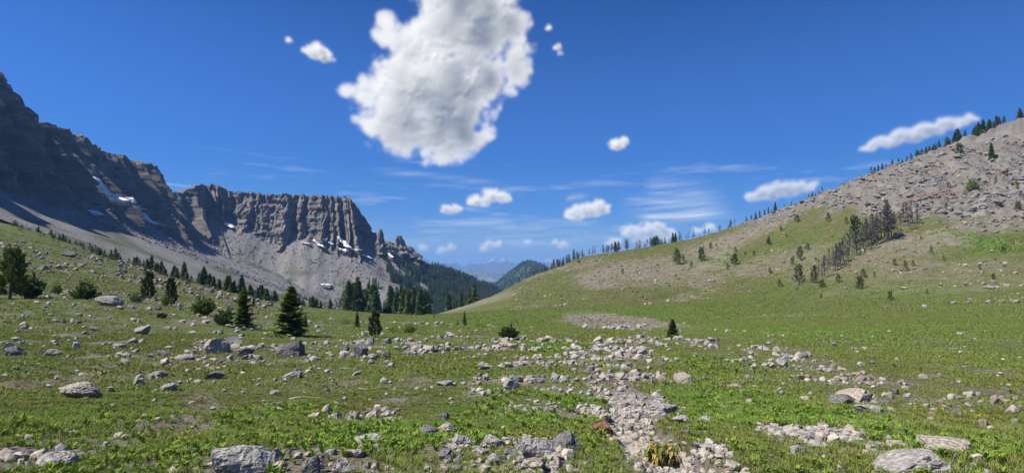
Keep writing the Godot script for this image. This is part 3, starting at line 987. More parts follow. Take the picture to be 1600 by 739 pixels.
func build_sky() -> Sky:
	var small := Image.create_empty(512, 256, false, Image.FORMAT_RGBF)
	for j in 256:
		for i in 512:
			small.set_pixel(i, j, sky_tone((i + 0.5) / 512.0 * TAU - PI, maxf(0.0, 90.0 - (j + 0.5) * 180.0 / 256.0)))
	small.resize(SKY_W, SKY_H, Image.INTERPOLATE_CUBIC)
	small.convert(Image.FORMAT_RGB8)
	sky_bytes = small.get_data()
	cirrus()
	for w in [[12, 4.94, 23.04, 4.77, 0.33, 0.9], [10.43, 6, 22.49, 5.64, 0.79, 0.38], [12.98, 7.98, 21.93, 5.9, 1.05, 0.3], [-15.49, 9.65, 1.98, 8.05, 0.33, 0.22], [5.26, 6.72, 8.19, 7.14, 0.33, 0.3], [-10.41, 4.06, 0, 4.59, 0.26, 0.2], [-6.54, 2.8, 12.92, 3, 0.66, 0.25], [14.8, 4.44, 21.35, 5.19, 0.53, 0.4], [-17.23, 4.07, -12.31, 4.17, 0.2, 0.3], [3.29, 4.58, 10.41, 4.06, 0.26, 0.25]]:
		streak(w[0], w[1], w[2], w[3], w[4], w[5])
	for i in CLOUDS.size():
		cumulus(CLOUDS[i], i, 0.0, 1.0 if i == 8 or i == 9 else 0.0)
	# the sky goes on the same way behind and beside: the same kinds of clouds
	for a in [[8, 75.0, 91], [6, 95.0, 92], [9, 40.0, 93], [7, -95.0, 94], [5, 170.0, 95], [8, -150.0, 96], [6, -60.0, 97], [9, 120.0, 98]]:
		cumulus(CLOUDS[a[0]], a[2], a[1])
	var im := Image.create_from_data(SKY_W, SKY_H, false, Image.FORMAT_RGB8, sky_bytes)
	var m := PanoramaSkyMaterial.new()
	m.panorama = ImageTexture.create_from_image(im)
	var sky := Sky.new()
	sky.sky_material = m
	return sky


# ------------------------------------------------------------------ materials

var ground_material: StandardMaterial3D
var rock_wall_material: StandardMaterial3D
var far_material: StandardMaterial3D


func grain(seed_: int, frequency: float, dark: float, pale: float, octaves := 5) -> NoiseTexture2D:
	var n := FastNoiseLite.new()
	n.seed = seed_
	n.frequency = frequency
	n.fractal_octaves = octaves
	var t := NoiseTexture2D.new()
	t.width = 512
	t.height = 512
	t.seamless = true
	t.noise = n
	var ramp := Gradient.new()
	ramp.set_color(0, Color(dark, dark, dark))
	ramp.set_color(1, Color(pale, pale, pale))
	t.color_ramp = ramp
	return t


func relief(seed_: int, frequency: float) -> NoiseTexture2D:
	var n := FastNoiseLite.new()
	n.seed = seed_
	n.frequency = frequency
	n.fractal_octaves = 5
	var t := NoiseTexture2D.new()
	t.width = 512
	t.height = 512
	t.seamless = true
	t.noise = n
	return t


func surface(vertex: bool, scale: float, seed_: int, dark: float, bump: float, world := true) -> StandardMaterial3D:
	var m := StandardMaterial3D.new()
	m.roughness = 0.95
	m.metallic_specular = 0.25
	m.vertex_color_use_as_albedo = vertex
	m.uv1_triplanar = true
	m.uv1_world_triplanar = world
	m.uv1_scale = Vector3.ONE * scale
	m.albedo_texture = grain(seed_, 0.02, dark, 1.0)
	if bump > 0.0:
		m.heightmap_enabled = true
		m.heightmap_scale = bump
		m.heightmap_texture = relief(seed_ + 7, 0.02)
	return m


func make_materials() -> void:
	ground_material = surface(true, 0.9, 3, 0.55, 3.0)
	rock_wall_material = surface(true, 0.06, 5, 0.6, 40.0)
	far_material = StandardMaterial3D.new()
	far_material.vertex_color_use_as_albedo = true
	far_material.roughness = 1.0
	far_material.metallic_specular = 0.0


func _ready() -> void:
	clock = Time.get_ticks_msec()
	rng.seed = 20240
	fine.seed = 5
	fine.frequency = 0.35
	fine.fractal_octaves = 3
	broad.seed = 11
	broad.frequency = 0.03
	broad.fractal_octaves = 3
	ridged.seed = 23
	ridged.frequency = 0.03
	ridged.fractal_type = FastNoiseLite.FRACTAL_RIDGED
	ridged.fractal_octaves = 4

	var camera := Camera3D.new()
	camera.name = "camera"
	camera.position = Vector3(0, EYE, 0)
	camera.rotation_degrees = Vector3(2.984, 0, 0)
	camera.fov = 45.86
	camera.near = 0.1
	camera.far = 30000.0
	add_child(camera)

	var e := Environment.new()
	e.background_mode = Environment.BG_SKY
	e.sky = build_sky()
	e.sky_rotation = Vector3(0, PI, 0)      # the panorama's seam lies behind the viewer
	e.tonemap_mode = Environment.TONE_MAPPER_LINEAR
	e.tonemap_exposure = 1.78
	e.background_energy_multiplier = 0.565
	e.fog_enabled = true
	e.fog_density = 0.00010
	e.fog_light_color = Color(0.54, 0.75, 1.0)
	e.sdfgi_enabled = true
	e.ssao_enabled = true
	e.ssil_enabled = true
	var around := WorldEnvironment.new()
	around.name = "surroundings"
	around.environment = e
	add_child(around)

	var sun := DirectionalLight3D.new()
	sun.name = "sun"
	sun.light_energy = 1.5
	sun.light_color = Color(1.0, 0.965, 0.91)
	sun.light_angular_distance = 0.53
	sun.shadow_enabled = true
	add_child(sun)
	sun.look_at_from_position(Vector3.ZERO, -TO_SUN)
	stage("sky")

	make_materials()
	solve_ground()
	stony = raster(STONY, stony)
	lush = raster(LUSH, lush)
	bare = raster(BARE, bare)
	stage("ground solved")
	build_ground()
	stage("ground")
	lay_wall()
	build_wall()
	stage("wall")
	build_far()
	stage("far")
	make_thing_materials()
	build_spires()
	build_snow()
	build_rocks()
	stage("rocks")
	build_trees()
	stage("trees")
	build_forest()
	build_scree()
	build_outcrops()
	stage("forest and scree")
	build_gravel()
	build_grass()
	stage("gravel and grass")
	build_small_things()
	stage("done")



# ------------------------------------------------------------------ tables of things

# stones and boulders: x, z, width, height, tone, label, group
const ROCKS := [
	[-7.06, -9.03, 0.6, 0.248, 1, 0, 0], [-3.81, -4.68, 0.321, 0.139, 0, 1, 0], [-2.18, -4.5, 0.474, 0.257, 0, 2, 0], [-2.17, -5, 0.195, 0.126, 0, 3, 0],
	[-13.88, -15.59, 0.482, 0.339, 2, 4, 0], [-13.36, -16.26, 0.503, 0.261, 1, 5, 0], [-10.22, -19.2, 0.836, 0.572, 1, 6, 0], [-11.62, -23.05, 0.845, 0.37, 2, 7, 0],
	[-9.96, -20.04, 0.597, 0.275, 1, 8, 0], [-8.71, -18.37, 0.526, 0.358, 2, 9, 0], [-9.73, -16.59, 0.608, 0.19, 0, 10, 0], [-10.93, -17.59, 0.342, 0.201, 2, 11, 0],
	[-7.48, -18.73, 0.858, 0.558, 2, 12, 0], [-5.08, -12.9, 0.443, 0.148, 0, 13, 0], [-5.15, -13.49, 0.309, 0.232, 2, 14, 0], [-6.47, -10.51, 0.325, 0.12, 0, 15, 0],
	[-7.26, -10.93, 0.188, 0.15, 0, 16, 0], [-7.89, -12.49, 0.4, 0.2, 0, 17, 0], [-6.55, -12.35, 0.453, 0.184, 2, 18, 0], [-4.46, -10.6, 0.206, 0.109, 0, 19, 0],
	[-17.2, -25.79, 0.738, 0.443, 0, 20, 0], [-13.76, -19.56, 0.403, 0.202, 0, 21, 0], [-12.58, -20.61, 0.401, 0.142, 0, 22, 0], [-21.89, -34.85, 0.599, 0.399, 4, 23, 0],
	[-17.88, -29.01, 0.498, 0.166, 0, 24, 0], [-5.34, -19.6, 0.561, 0.404, 2, 25, 0], [-6.01, -20.16, 0.323, 0.323, 2, 26, 0], [-4.09, -18.11, 0.332, 0.29, 3, 27, 0],
	[-4.43, -17.82, 0.429, 0.245, 0, 28, 0], [-4.21, -23.93, 0.521, 0.274, 3, 29, 0], [-3.22, -22.71, 0.702, 0.234, 2, 30, 0], [-0.19, -24.44, 0.784, 0.28, 1, 31, 0],
	[-0.77, -15.17, 0.417, 0.208, 1, 32, 0], [-0.04, -11.19, 0.359, 0.231, 0, 33, 0], [-1.47, -12.04, 0.359, 0.124, 0, 34, 0], [-2.81, -12.4, 0.199, 0.128, 0, 35, 0],
	[-3.86, -13.96, 0.256, 0.112, 0, 36, 0], [-2.79, -8.45, 0.145, 0.165, 1, 37, 0], [-2.79, -7.92, 0.181, 0.1, 1, 38, 0], [-2.49, -7.98, 0.137, 0.091, 0, 39, 0],
	[-2.29, -8, 0.247, 0.137, 1, 40, 0], [-2.01, -8.07, 0.203, 0.166, 1, 41, 0], [-1.7, -7.88, 0.289, 0.099, 1, 42, 0], [-0.96, -7.87, 0.144, 0.162, 2, 43, 0],
	[-0.97, -6.56, 0.226, 0.135, 2, 44, 0], [-0.76, -6.76, 0.232, 0.163, 1, 45, 0], [-1.53, -5.94, 0.34, 0.102, 0, 46, 0], [-0.62, -5.05, 0.127, 0.116, 2, 47, 0],
	[-1.64, -4.61, 0.143, 0.148, 2, 48, 0], [-1.67, -4.9, 0.079, 0.112, 2, 49, 0], [-1.36, -4.53, 0.207, 0.135, 0, 50, 0], [-1.93, -4.59, 0.179, 0.095, 1, 51, 0],
	[-1.47, -5.21, 0.203, 0.072, 0, 52, 0], [-1.24, -4.84, 0.078, 0.078, 0, 53, 0], [-1.14, -4.73, 0.07, 0.07, 1, 54, 0], [0.52, -5.46, 0.263, 0.181, 2, 55, 0],
	[0.22, -5.12, 0.363, 0.211, 0, 56, 0], [0.17, -6.2, 0.128, 0.107, 1, 57, 0], [-0.17, -5.65, 0.233, 0.142, 0, 58, 0], [-0.51, -5.69, 0.234, 0.13, 0, 59, 0],
	[-0.17, -4.95, 0.102, 0.091, 1, 60, 0], [-0.02, -5.18, 0.131, 0.083, 2, 61, 0], [0.18, -4.64, 0.213, 0.117, 1, 62, 0], [-0.23, -4.57, 0.126, 0.084, 1, 63, 0],
	[3.86, -12.56, 0.547, 0.273, 1, 64, 0], [3.38, -12.6, 0.188, 0.188, 3, 65, 0], [2.36, -8.7, 0.399, 0.14, 0, 66, 0], [1.7, -7.43, 0.128, 0.102, 3, 67, 0],
	[1.09, -6.78, 0.264, 0.14, 4, 68, 0], [2.62, -7.63, 0.166, 0.105, 0, 69, 0], [2.21, -7.32, 0.218, 0.117, 0, 70, 0], [1.96, -6.39, 0.117, 0.073, 2, 71, 0],
	[1.64, -4.63, 0.138, 0.191, 1, 72, 0], [1.06, -4.68, 0.107, 0.075, 1, 73, 0], [1.27, -4.72, 0.141, 0.076, 0, 74, 0], [1.82, -4.64, 0.128, 0.085, 1, 75, 0],
	[6.4, -10.4, 0.691, 0.238, 1, 76, 0], [5.77, -9.7, 0.4, 0.211, 2, 77, 0], [6.81, -10.27, 0.329, 0.106, 2, 78, 0], [5.49, -8.57, 0.393, 0.167, 0, 79, 0],
	[4.84, -7.59, 0.226, 0.096, 3, 80, 0], [5.02, -8.8, 0.191, 0.071, 0, 81, 0], [3.91, -5.71, 0.235, 0.098, 1, 82, 0], [3.78, -5.78, 0.119, 0.06, 0, 83, 0],
	[4.17, -5.3, 0.474, 0.134, 1, 84, 0], [3.29, -4.55, 0.521, 0.156, 0, 85, 0], [3.11, -5.69, 0.195, 0.065, 0, 86, 0], [2.67, -5.29, 0.145, 0.091, 0, 87, 0],
	[7.37, -14.09, 0.323, 0.161, 3, 88, 0], [8.21, -17.01, 0.409, 0.273, 0, 89, 0], [5.42, -10.43, 0.167, 0.108, 1, 90, 0], [7.87, -8.81, 0.202, 0.121, 1, 91, 0],
	[8.7, -10.14, 0.151, 0.174, 3, 92, 0], [6.95, -8.8, 0.181, 0.091, 2, 93, 0], [9.55, -11.74, 0.269, 0.108, 1, 94, 0], [4.76, -11.97, 0.302, 0.137, 3, 95, 0],
	[3.48, -9.24, 0.19, 0.085, 0, 96, 0], [12.3, -33.63, 0.308, 0.27, 2, 97, 0], [-119.86, -150.24, 4.647, 1.549, 2, 98, 0], [-27.55, -37.49, 1.804, 0.644, 0, 99, 0],
	[-25.71, -40.3, 0.739, 0.369, 2, 100, 0], [-102.44, -182.51, 4.181, 1.463, 2, 101, 0], [93.02, -132.49, 1.366, 0.607, 0, 102, 0], [103.82, -120.43, 2.483, 0.69, 0, 103, 0],
	[77.94, -105.53, 0.967, 0.484, 0, 104, 0], [-0.35, -6.1, 0.108, 0.051, 1, 105, 1], [-0.58, -5.49, 0.121, 0.06, 0, 106, 1], [0.02, -4.67, 0.076, 0.045, 3, 107, 1],
	[-0.55, -4.82, 0.06, 0.03, 0, 108, 1], [-0.02, -5.1, 0.068, 0.043, 0, 108, 1], [-0.66, -5.96, 0.109, 0.065, 0, 109, 1], [-0.5, -5.37, 0.062, 0.042, 2, 110, 1],
	[-0.03, -4.75, 0.06, 0.042, 1, 111, 1], [-0.56, -5.02, 0.088, 0.071, 2, 112, 1], [-0.36, -5.56, 0.1, 0.046, 1, 113, 1], [0.44, -6.05, 0.071, 0.038, 0, 108, 1],
	[-0.09, -5.13, 0.094, 0.044, 2, 114, 1], [-0.24, -5.54, 0.064, 0.043, 0, 108, 1], [0.43, -5.37, 0.079, 0.038, 0, 108, 1], [-0.07, -4.89, 0.063, 0.033, 2, 115, 1],
	[0.37, -4.79, 0.103, 0.076, 1, 116, 1], [-0.41, -5.31, 0.07, 0.032, 0, 108, 1], [-0.44, -4.74, 0.102, 0.051, 2, 117, 1], [0.39, -5.05, 0.066, 0.042, 0, 108, 1],
	[-0.56, -4.68, 0.083, 0.052, 3, 118, 1], [-0.6, -4.89, 0.058, 0.035, 1, 111, 1], [-0.05, -5.85, 0.073, 0.052, 1, 111, 1], [-0.1, -5.65, 0.067, 0.038, 1, 111, 1],
	[-0.68, -5.67, 0.097, 0.061, 0, 119, 1], [-0.29, -5.26, 0.131, 0.072, 0, 120, 1], [-0.34, -6.45, 0.079, 0.036, 1, 111, 1], [-0.34, -4.68, 0.059, 0.034, 0, 108, 1],
	[-0.44, -6.25, 0.085, 0.039, 0, 108, 1], [-0.34, -4.97, 0.059, 0.042, 3, 121, 1], [0.08, -4.89, 0.083, 0.056, 0, 108, 1], [-0.14, -4.84, 0.128, 0.078, 0, 122, 1],
	[-0.03, -6.12, 0.094, 0.073, 0, 108, 1], [-0.13, -5.43, 0.068, 0.034, 0, 108, 1], [0.05, -5.78, 0.066, 0.051, 0, 108, 1], [-0.15, -5.65, 0.071, 0.05, 3, 123, 1],
	[0.24, -4.63, 0.057, 0.028, 0, 108, 1], [0, -6.48, 0.082, 0.05, 3, 124, 1], [0.07, -5.57, 0.074, 0.042, 0, 108, 1], [-0.41, -4.95, 0.06, 0.029, 0, 108, 1],
	[0.07, -4.73, 0.056, 0.04, 0, 108, 1], [-0.48, -5.15, 0.072, 0.045, 2, 125, 1], [-0.77, -6.48, 0.085, 0.041, 0, 108, 1], [-0.42, -5.14, 0.075, 0.037, 3, 126, 1],
	[-0.38, -4.78, 0.055, 0.03, 0, 108, 1], [-0.51, -4.86, 0.057, 0.026, 0, 108, 1], [0.15, -4.63, 0.053, 0.033, 1, 111, 1], [-0.21, -4.92, 0.057, 0.045, 0, 108, 1],
	[0.03, -5.06, 0.067, 0.052, 2, 127, 1], [0.3, -4.86, 0.057, 0.044, 1, 111, 1], [-0.41, -5.9, 0.069, 0.043, 0, 108, 1], [-0.33, -4.82, 0.062, 0.032, 1, 111, 1],
	[-0.51, -5.6, 0.093, 0.042, 1, 111, 1], [-0.29, -4.99, 0.067, 0.048, 0, 108, 1], [0.33, -5.11, 0.062, 0.039, 1, 111, 1], [0.05, -6.17, 0.102, 0.08, 1, 111, 1],
	[-0.07, -4.62, 0.075, 0.044, 0, 108, 1], [-0.49, -5, 0.062, 0.037, 2, 128, 1], [-0.15, -4.66, 0.054, 0.025, 1, 111, 1], [0.02, -4.84, 0.056, 0.038, 1, 111, 1],
	[-0.36, -5.35, 0.066, 0.043, 1, 111, 1], [0.33, -4.61, 0.053, 0.034, 2, 129, 1], [-0.56, -5.22, 0.063, 0.042, 2, 130, 1], [-0.3, -5.69, 0.066, 0.04, 3, 131, 1],
	[-0.44, -5.57, 0.074, 0.05, 1, 111, 1], [1.42, -4.92, 0.036, 0.016, 1, 132, 2], [1.15, -5.92, 0.066, 0.032, 0, 133, 2], [1.83, -7.07, 0.051, 0.031, 0, 134, 2],
	[1.17, -6.29, 0.054, 0.042, 1, 135, 2], [1.29, -6.9, 0.08, 0.052, 2, 136, 2], [1.8, -6.77, 0.048, 0.036, 0, 137, 2], [1.31, -5.14, 0.035, 0.022, 0, 138, 2],
	[1.12, -5.31, 0.042, 0.021, 3, 139, 2], [1.65, -5.71, 0.039, 0.024, 1, 140, 2], [1.49, -5.33, 0.037, 0.027, 3, 141, 2], [1.47, -4.87, 0.038, 0.029, 0, 142, 2],
	[1.17, -5.48, 0.078, 0.037, 0, 143, 2], [1.4, -7.02, 0.082, 0.054, 3, 144, 2], [1.28, -5.26, 0.036, 0.028, 0, 145, 2], [1.48, -5.73, 0.086, 0.054, 3, 146, 2],
	[1.94, -6.86, 0.089, 0.046, 3, 147, 2], [1.74, -6.83, 0.104, 0.059, 0, 148, 2], [1.24, -5.29, 0.036, 0.021, 0, 149, 2], [1.41, -5.19, 0.036, 0.019, 0, 150, 2],
	[1.13, -5.72, 0.055, 0.042, 0, 151, 2], [1.54, -7.14, 0.069, 0.042, 0, 152, 2], [1.52, -4.68, 0.035, 0.027, 0, 153, 2], [1.54, -7.96, 0.059, 0.033, 3, 154, 2],
	[1.16, -5.33, 0.052, 0.038, 2, 155, 2], [1.93, -7.02, 0.077, 0.041, 0, 156, 2], [1.36, -5.71, 0.061, 0.029, 1, 157, 2], [2.38, -11.88, 0.113, 0.083, 0, 158, 3],
	[1.83, -10.33, 0.104, 0.07, 0, 158, 3], [1.68, -12.11, 0.17, 0.089, 0, 158, 3], [2.8, -12.84, 0.121, 0.087, 0, 158, 3], [1.94, -14.11, 0.088, 0.041, 0, 159, 3],
	[2.03, -12.24, 0.071, 0.046, 3, 160, 3], [2.48, -12.84, 0.128, 0.077, 0, 158, 3], [2.99, -16.73, 0.161, 0.081, 0, 158, 3], [2.48, -10.62, 0.097, 0.067, 3, 161, 3],
	[2.05, -13.73, 0.16, 0.106, 2, 162, 3], [2.22, -16.65, 0.134, 0.094, 0, 159, 3], [1.89, -16.73, 0.099, 0.069, 0, 163, 3], [1.88, -13.59, 0.137, 0.109, 0, 158, 3],
	[1.77, -11.43, 0.074, 0.044, 1, 164, 3], [2.3, -16.11, 0.093, 0.047, 0, 159, 3], [2.05, -10.23, 0.064, 0.046, 1, 165, 3], [1.82, -11.67, 0.07, 0.054, 1, 166, 3],
	[2.83, -14.51, 0.145, 0.106, 2, 167, 3], [2.16, -15.57, 0.147, 0.095, 0, 158, 3], [1.87, -10.06, 0.058, 0.041, 0, 159, 3], [2.28, -10.8, 0.141, 0.073, 0, 158, 3],
	[2.85, -13.79, 0.081, 0.043, 2, 168, 3], [2.35, -10.09, 0.142, 0.103, 0, 158, 3], [1.87, -16.09, 0.126, 0.063, 3, 169, 3], [2.35, -12.75, 0.129, 0.082, 2, 170, 3],
	[2.47, -13.84, 0.132, 0.069, 0, 158, 3], [1.89, -10.76, 0.069, 0.033, 2, 171, 3], [2.73, -12.2, 0.07, 0.041, 0, 172, 3], [0.97, -15.39, 0.097, 0.07, 0, 173, 4],
	[0.02, -11.17, 0.066, 0.034, 2, 174, 4], [-0.18, -13.44, 0.078, 0.042, 3, 175, 4], [-0.79, -13.89, 0.145, 0.111, 2, 176, 4], [-0.07, -10.69, 0.094, 0.052, 1, 177, 4],
	[0.32, -11.55, 0.067, 0.035, 3, 178, 4], [-0.65, -11.22, 0.074, 0.04, 0, 179, 4], [0.64, -13.59, 0.08, 0.057, 0, 179, 4], [-0.61, -12.99, 0.152, 0.114, 1, 180, 4],
	[-0.82, -11.44, 0.1, 0.077, 3, 181, 4], [-0.3, -11.1, 0.129, 0.07, 0, 182, 4], [-0.27, -13.35, 0.091, 0.044, 0, 179, 4], [0.72, -13.08, 0.119, 0.091, 2, 183, 4],
	[-0.42, -10.82, 0.123, 0.098, 1, 184, 4], [0.37, -11.26, 0.069, 0.047, 0, 179, 4], [0.67, -14.76, 0.119, 0.068, 2, 185, 4], [-0.74, -11.02, 0.09, 0.055, 0, 186, 4],
	[-0.58, -13.39, 0.082, 0.04, 0, 179, 4], [0.43, -10.71, 0.069, 0.046, 2, 187, 4], [-0.71, -12.15, 0.143, 0.091, 1, 188, 4], [-0.16, -10.96, 0.104, 0.054, 0, 189, 4],
	[-0.24, -10.7, 0.105, 0.052, 2, 190, 4], [-0.83, -12.16, 0.087, 0.061, 1, 191, 4], [0.51, -13.35, 0.081, 0.058, 2, 187, 4], [-0.92, -19.35, 0.219, 0.132, 0, 192, 5],
	[2.43, -19.49, 0.093, 0.052, 0, 193, 5], [3.53, -26.58, 0.17, 0.106, 1, 194, 5], [-1.4, -18.84, 0.216, 0.139, 2, 195, 5], [-1.15, -19.15, 0.123, 0.088, 2, 196, 5],
	[0.05, -19.13, 0.092, 0.042, 1, 197, 5], [3.83, -20.03, 0.216, 0.136, 3, 198, 5], [1.94, -26.91, 0.19, 0.139, 1, 199, 5], [2.22, -25.49, 0.127, 0.076, 1, 200, 5],
	[1.1, -27.5, 0.126, 0.072, 1, 201, 5], [3.6, -25.99, 0.128, 0.081, 0, 202, 5], [1.71, -19.55, 0.094, 0.061, 1, 203, 5], [2.94, -21.2, 0.166, 0.09, 2, 204, 5],
	[5.78, -28.8, 0.306, 0.185, 0, 205, 5], [-2, -19.94, 0.15, 0.075, 1, 206, 5], [1.89, -18.97, 0.099, 0.071, 0, 207, 5], [-1.44, -26.31, 0.146, 0.097, 0, 208, 5],
	[-1.74, -25.62, 0.118, 0.061, 0, 209, 5], [1.39, -26.33, 0.157, 0.095, 3, 210, 5], [0.88, -19.1, 0.113, 0.058, 1, 211, 5], [-1.94, -26.17, 0.12, 0.084, 3, 212, 5],
	[0.41, -24.13, 0.136, 0.078, 1, 213, 5], [0.35, -26.57, 0.254, 0.165, 0, 214, 5], [3.7, -21.29, 0.113, 0.075, 3, 215, 5], [7.11, -21.73, 0.11, 0.071, 1, 216, 6],
	[6.73, -16.41, 0.077, 0.044, 2, 217, 6], [8.53, -20.11, 0.151, 0.086, 3, 218, 6], [8.18, -22.47, 0.107, 0.052, 2, 219, 6], [14.15, -33.13, 0.171, 0.106, 1, 220, 6],
	[5.24, -16.52, 0.087, 0.055, 3, 221, 6], [8.31, -21.51, 0.112, 0.065, 1, 222, 6], [11.09, -26.19, 0.14, 0.082, 0, 223, 6], [9.55, -21.01, 0.105, 0.059, 2, 224, 6],
	[4.85, -18.18, 0.083, 0.043, 0, 225, 6], [12.72, -29.71, 0.144, 0.068, 0, 226, 6], [7.59, -18.53, 0.189, 0.147, 1, 227, 6], [14.49, -31.67, 0.329, 0.198, 0, 228, 6],
	[7.11, -17.21, 0.093, 0.045, 2, 217, 6], [8.3, -20.01, 0.222, 0.103, 0, 229, 6], [7.58, -29.36, 0.229, 0.154, 0, 230, 6], [6.88, -25.72, 0.177, 0.121, 3, 231, 6],
	[5.02, -15.86, 0.09, 0.053, 0, 223, 6], [-4.11, -16.27, 0.204, 0.142, 0, 232, 7], [-7.44, -28.33, 0.182, 0.129, 0, 233, 7], [-3.79, -19.09, 0.109, 0.066, 2, 234, 7],
	[-4.25, -22.32, 0.244, 0.161, 0, 235, 7], [-3.68, -16.52, 0.176, 0.136, 1, 236, 7], [-7.49, -27.81, 0.182, 0.126, 0, 237, 7], [-2.69, -18.01, 0.132, 0.06, 2, 238, 7],
	[-3.76, -23.09, 0.277, 0.217, 3, 239, 7], [-3.86, -30.24, 0.35, 0.251, 0, 240, 7], [-3.21, -20.48, 0.231, 0.151, 1, 241, 7], [-7.04, -25.47, 0.147, 0.111, 1, 242, 7],
	[-4.26, -26.08, 0.239, 0.162, 0, 243, 7], [-3.83, -18.66, 0.111, 0.076, 0, 244, 7], [-2.59, -22.78, 0.176, 0.129, 2, 245, 7], [-3.65, -17.22, 0.114, 0.09, 1, 246, 7],
	[-5, -18.29, 0.107, 0.073, 0, 247, 7], [-7.96, -23.19, 0.242, 0.12, 1, 248, 8], [-13.5, -27.97, 0.315, 0.145, 1, 249, 8], [-9.33, -17.05, 0.209, 0.096, 1, 250, 8],
	[-8.06, -16.49, 0.116, 0.058, 2, 251, 8], [-15.23, -28.15, 0.236, 0.134, 0, 252, 8], [-8.77, -24.6, 0.269, 0.144, 2, 253, 8], [-8.6, -16.65, 0.153, 0.121, 2, 254, 8],
	[-9.65, -22.75, 0.267, 0.162, 0, 255, 8], [-6.68, -18.56, 0.183, 0.13, 0, 256, 8], [-8.27, -17.9, 0.236, 0.182, 0, 257, 8], [-15.56, -29.35, 0.24, 0.149, 0, 258, 8],
	[-13.46, -31, 0.376, 0.218, 3, 259, 8], [-11.7, -33.9, 0.304, 0.24, 0, 260, 8], [-12.07, -27.22, 0.187, 0.098, 0, 261, 8], [-10.05, -16.58, 0.126, 0.099, 1, 262, 9],
	[-9.35, -12.75, 0.124, 0.071, 1, 263, 9], [-9.03, -11.15, 0.08, 0.063, 0, 264, 9], [-15.64, -17.28, 0.122, 0.077, 0, 265, 9], [-10.73, -16.72, 0.165, 0.128, 3, 266, 9],
	[-10.71, -15.48, 0.106, 0.05, 1, 267, 9], [-17.77, -29.56, 0.262, 0.119, 0, 268, 9], [-24.12, -26.61, 0.187, 0.139, 0, 269, 9], [-19.37, -25.99, 0.344, 0.204, 1, 270, 9],
	[-11.11, -12.55, 0.169, 0.083, 1, 271, 9], [-24.78, -30.05, 0.229, 0.156, 3, 272, 9], [-6.86, -11.62, 0.108, 0.073, 0, 273, 9], [-13.25, -19.57, 0.149, 0.114, 0, 274, 9],
	[-25.02, -28.91, 0.202, 0.132, 2, 275, 9], [-16.24, -18.94, 0.169, 0.109, 0, 276, 9], [-21.81, -28.13, 0.298, 0.159, 2, 277, 9], [-26.51, -31.79, 0.261, 0.153, 0, 278, 9],
	[-20.9, -31.35, 0.305, 0.226, 1, 279, 9], [-8.89, -11.91, 0.109, 0.056, 0, 280, 9], [-20.42, -23.12, 0.16, 0.108, 1, 281, 9], [4.75, -8.26, 0.14, 0.075, 0, 282, 10],
	[6.27, -10.92, 0.179, 0.125, 1, 283, 10], [8.56, -16.8, 0.136, 0.102, 1, 284, 10], [3.45, -6.87, 0.055, 0.035, 0, 285, 10], [2.82, -5.92, 0.077, 0.048, 0, 286, 10],
	[7.1, -9.52, 0.116, 0.056, 2, 287, 10], [5.35, -12.4, 0.116, 0.06, 0, 288, 10], [3.6, -6.49, 0.055, 0.032, 1, 289, 10], [8.91, -14.03, 0.113, 0.072, 3, 290, 10],
	[13.94, -16.06, 0.165, 0.103, 0, 291, 10], [6.47, -8.68, 0.126, 0.069, 3, 292, 10], [7.31, -8.97, 0.073, 0.045, 0, 293, 10], [4.72, -6.28, 0.07, 0.055, 0, 294, 10],
	[9.76, -16.72, 0.187, 0.131, 0, 295, 10], [7.91, -10.41, 0.134, 0.074, 3, 296, 10], [11.99, -18.75, 0.151, 0.107, 2, 297, 10], [10.46, -14.28, 0.223, 0.157, 0, 298, 10],
	[3.94, -6.48, 0.052, 0.024, 0, 299, 10], [3.96, -4.72, 0.042, 0.032, 2, 300, 10], [6.22, -7.42, 0.131, 0.088, 3, 301, 10], [9.26, -13.25, 0.138, 0.086, 0, 302, 10],
	[5.04, -8.32, 0.093, 0.049, 0, 303, 10], [5.69, -8.53, 0.081, 0.056, 0, 304, 10], [8.04, -11.79, 0.163, 0.113, 2, 305, 10], [-1.73, -5.38, 0.103, 0.065, 0, 306, 11],
	[-1.96, -5.18, 0.082, 0.06, 1, 307, 11], [-1.91, -5.29, 0.066, 0.047, 1, 308, 11], [-2.14, -5.38, 0.09, 0.061, 1, 309, 11], [-1.08, -5.09, 0.078, 0.061, 2, 310, 11]]
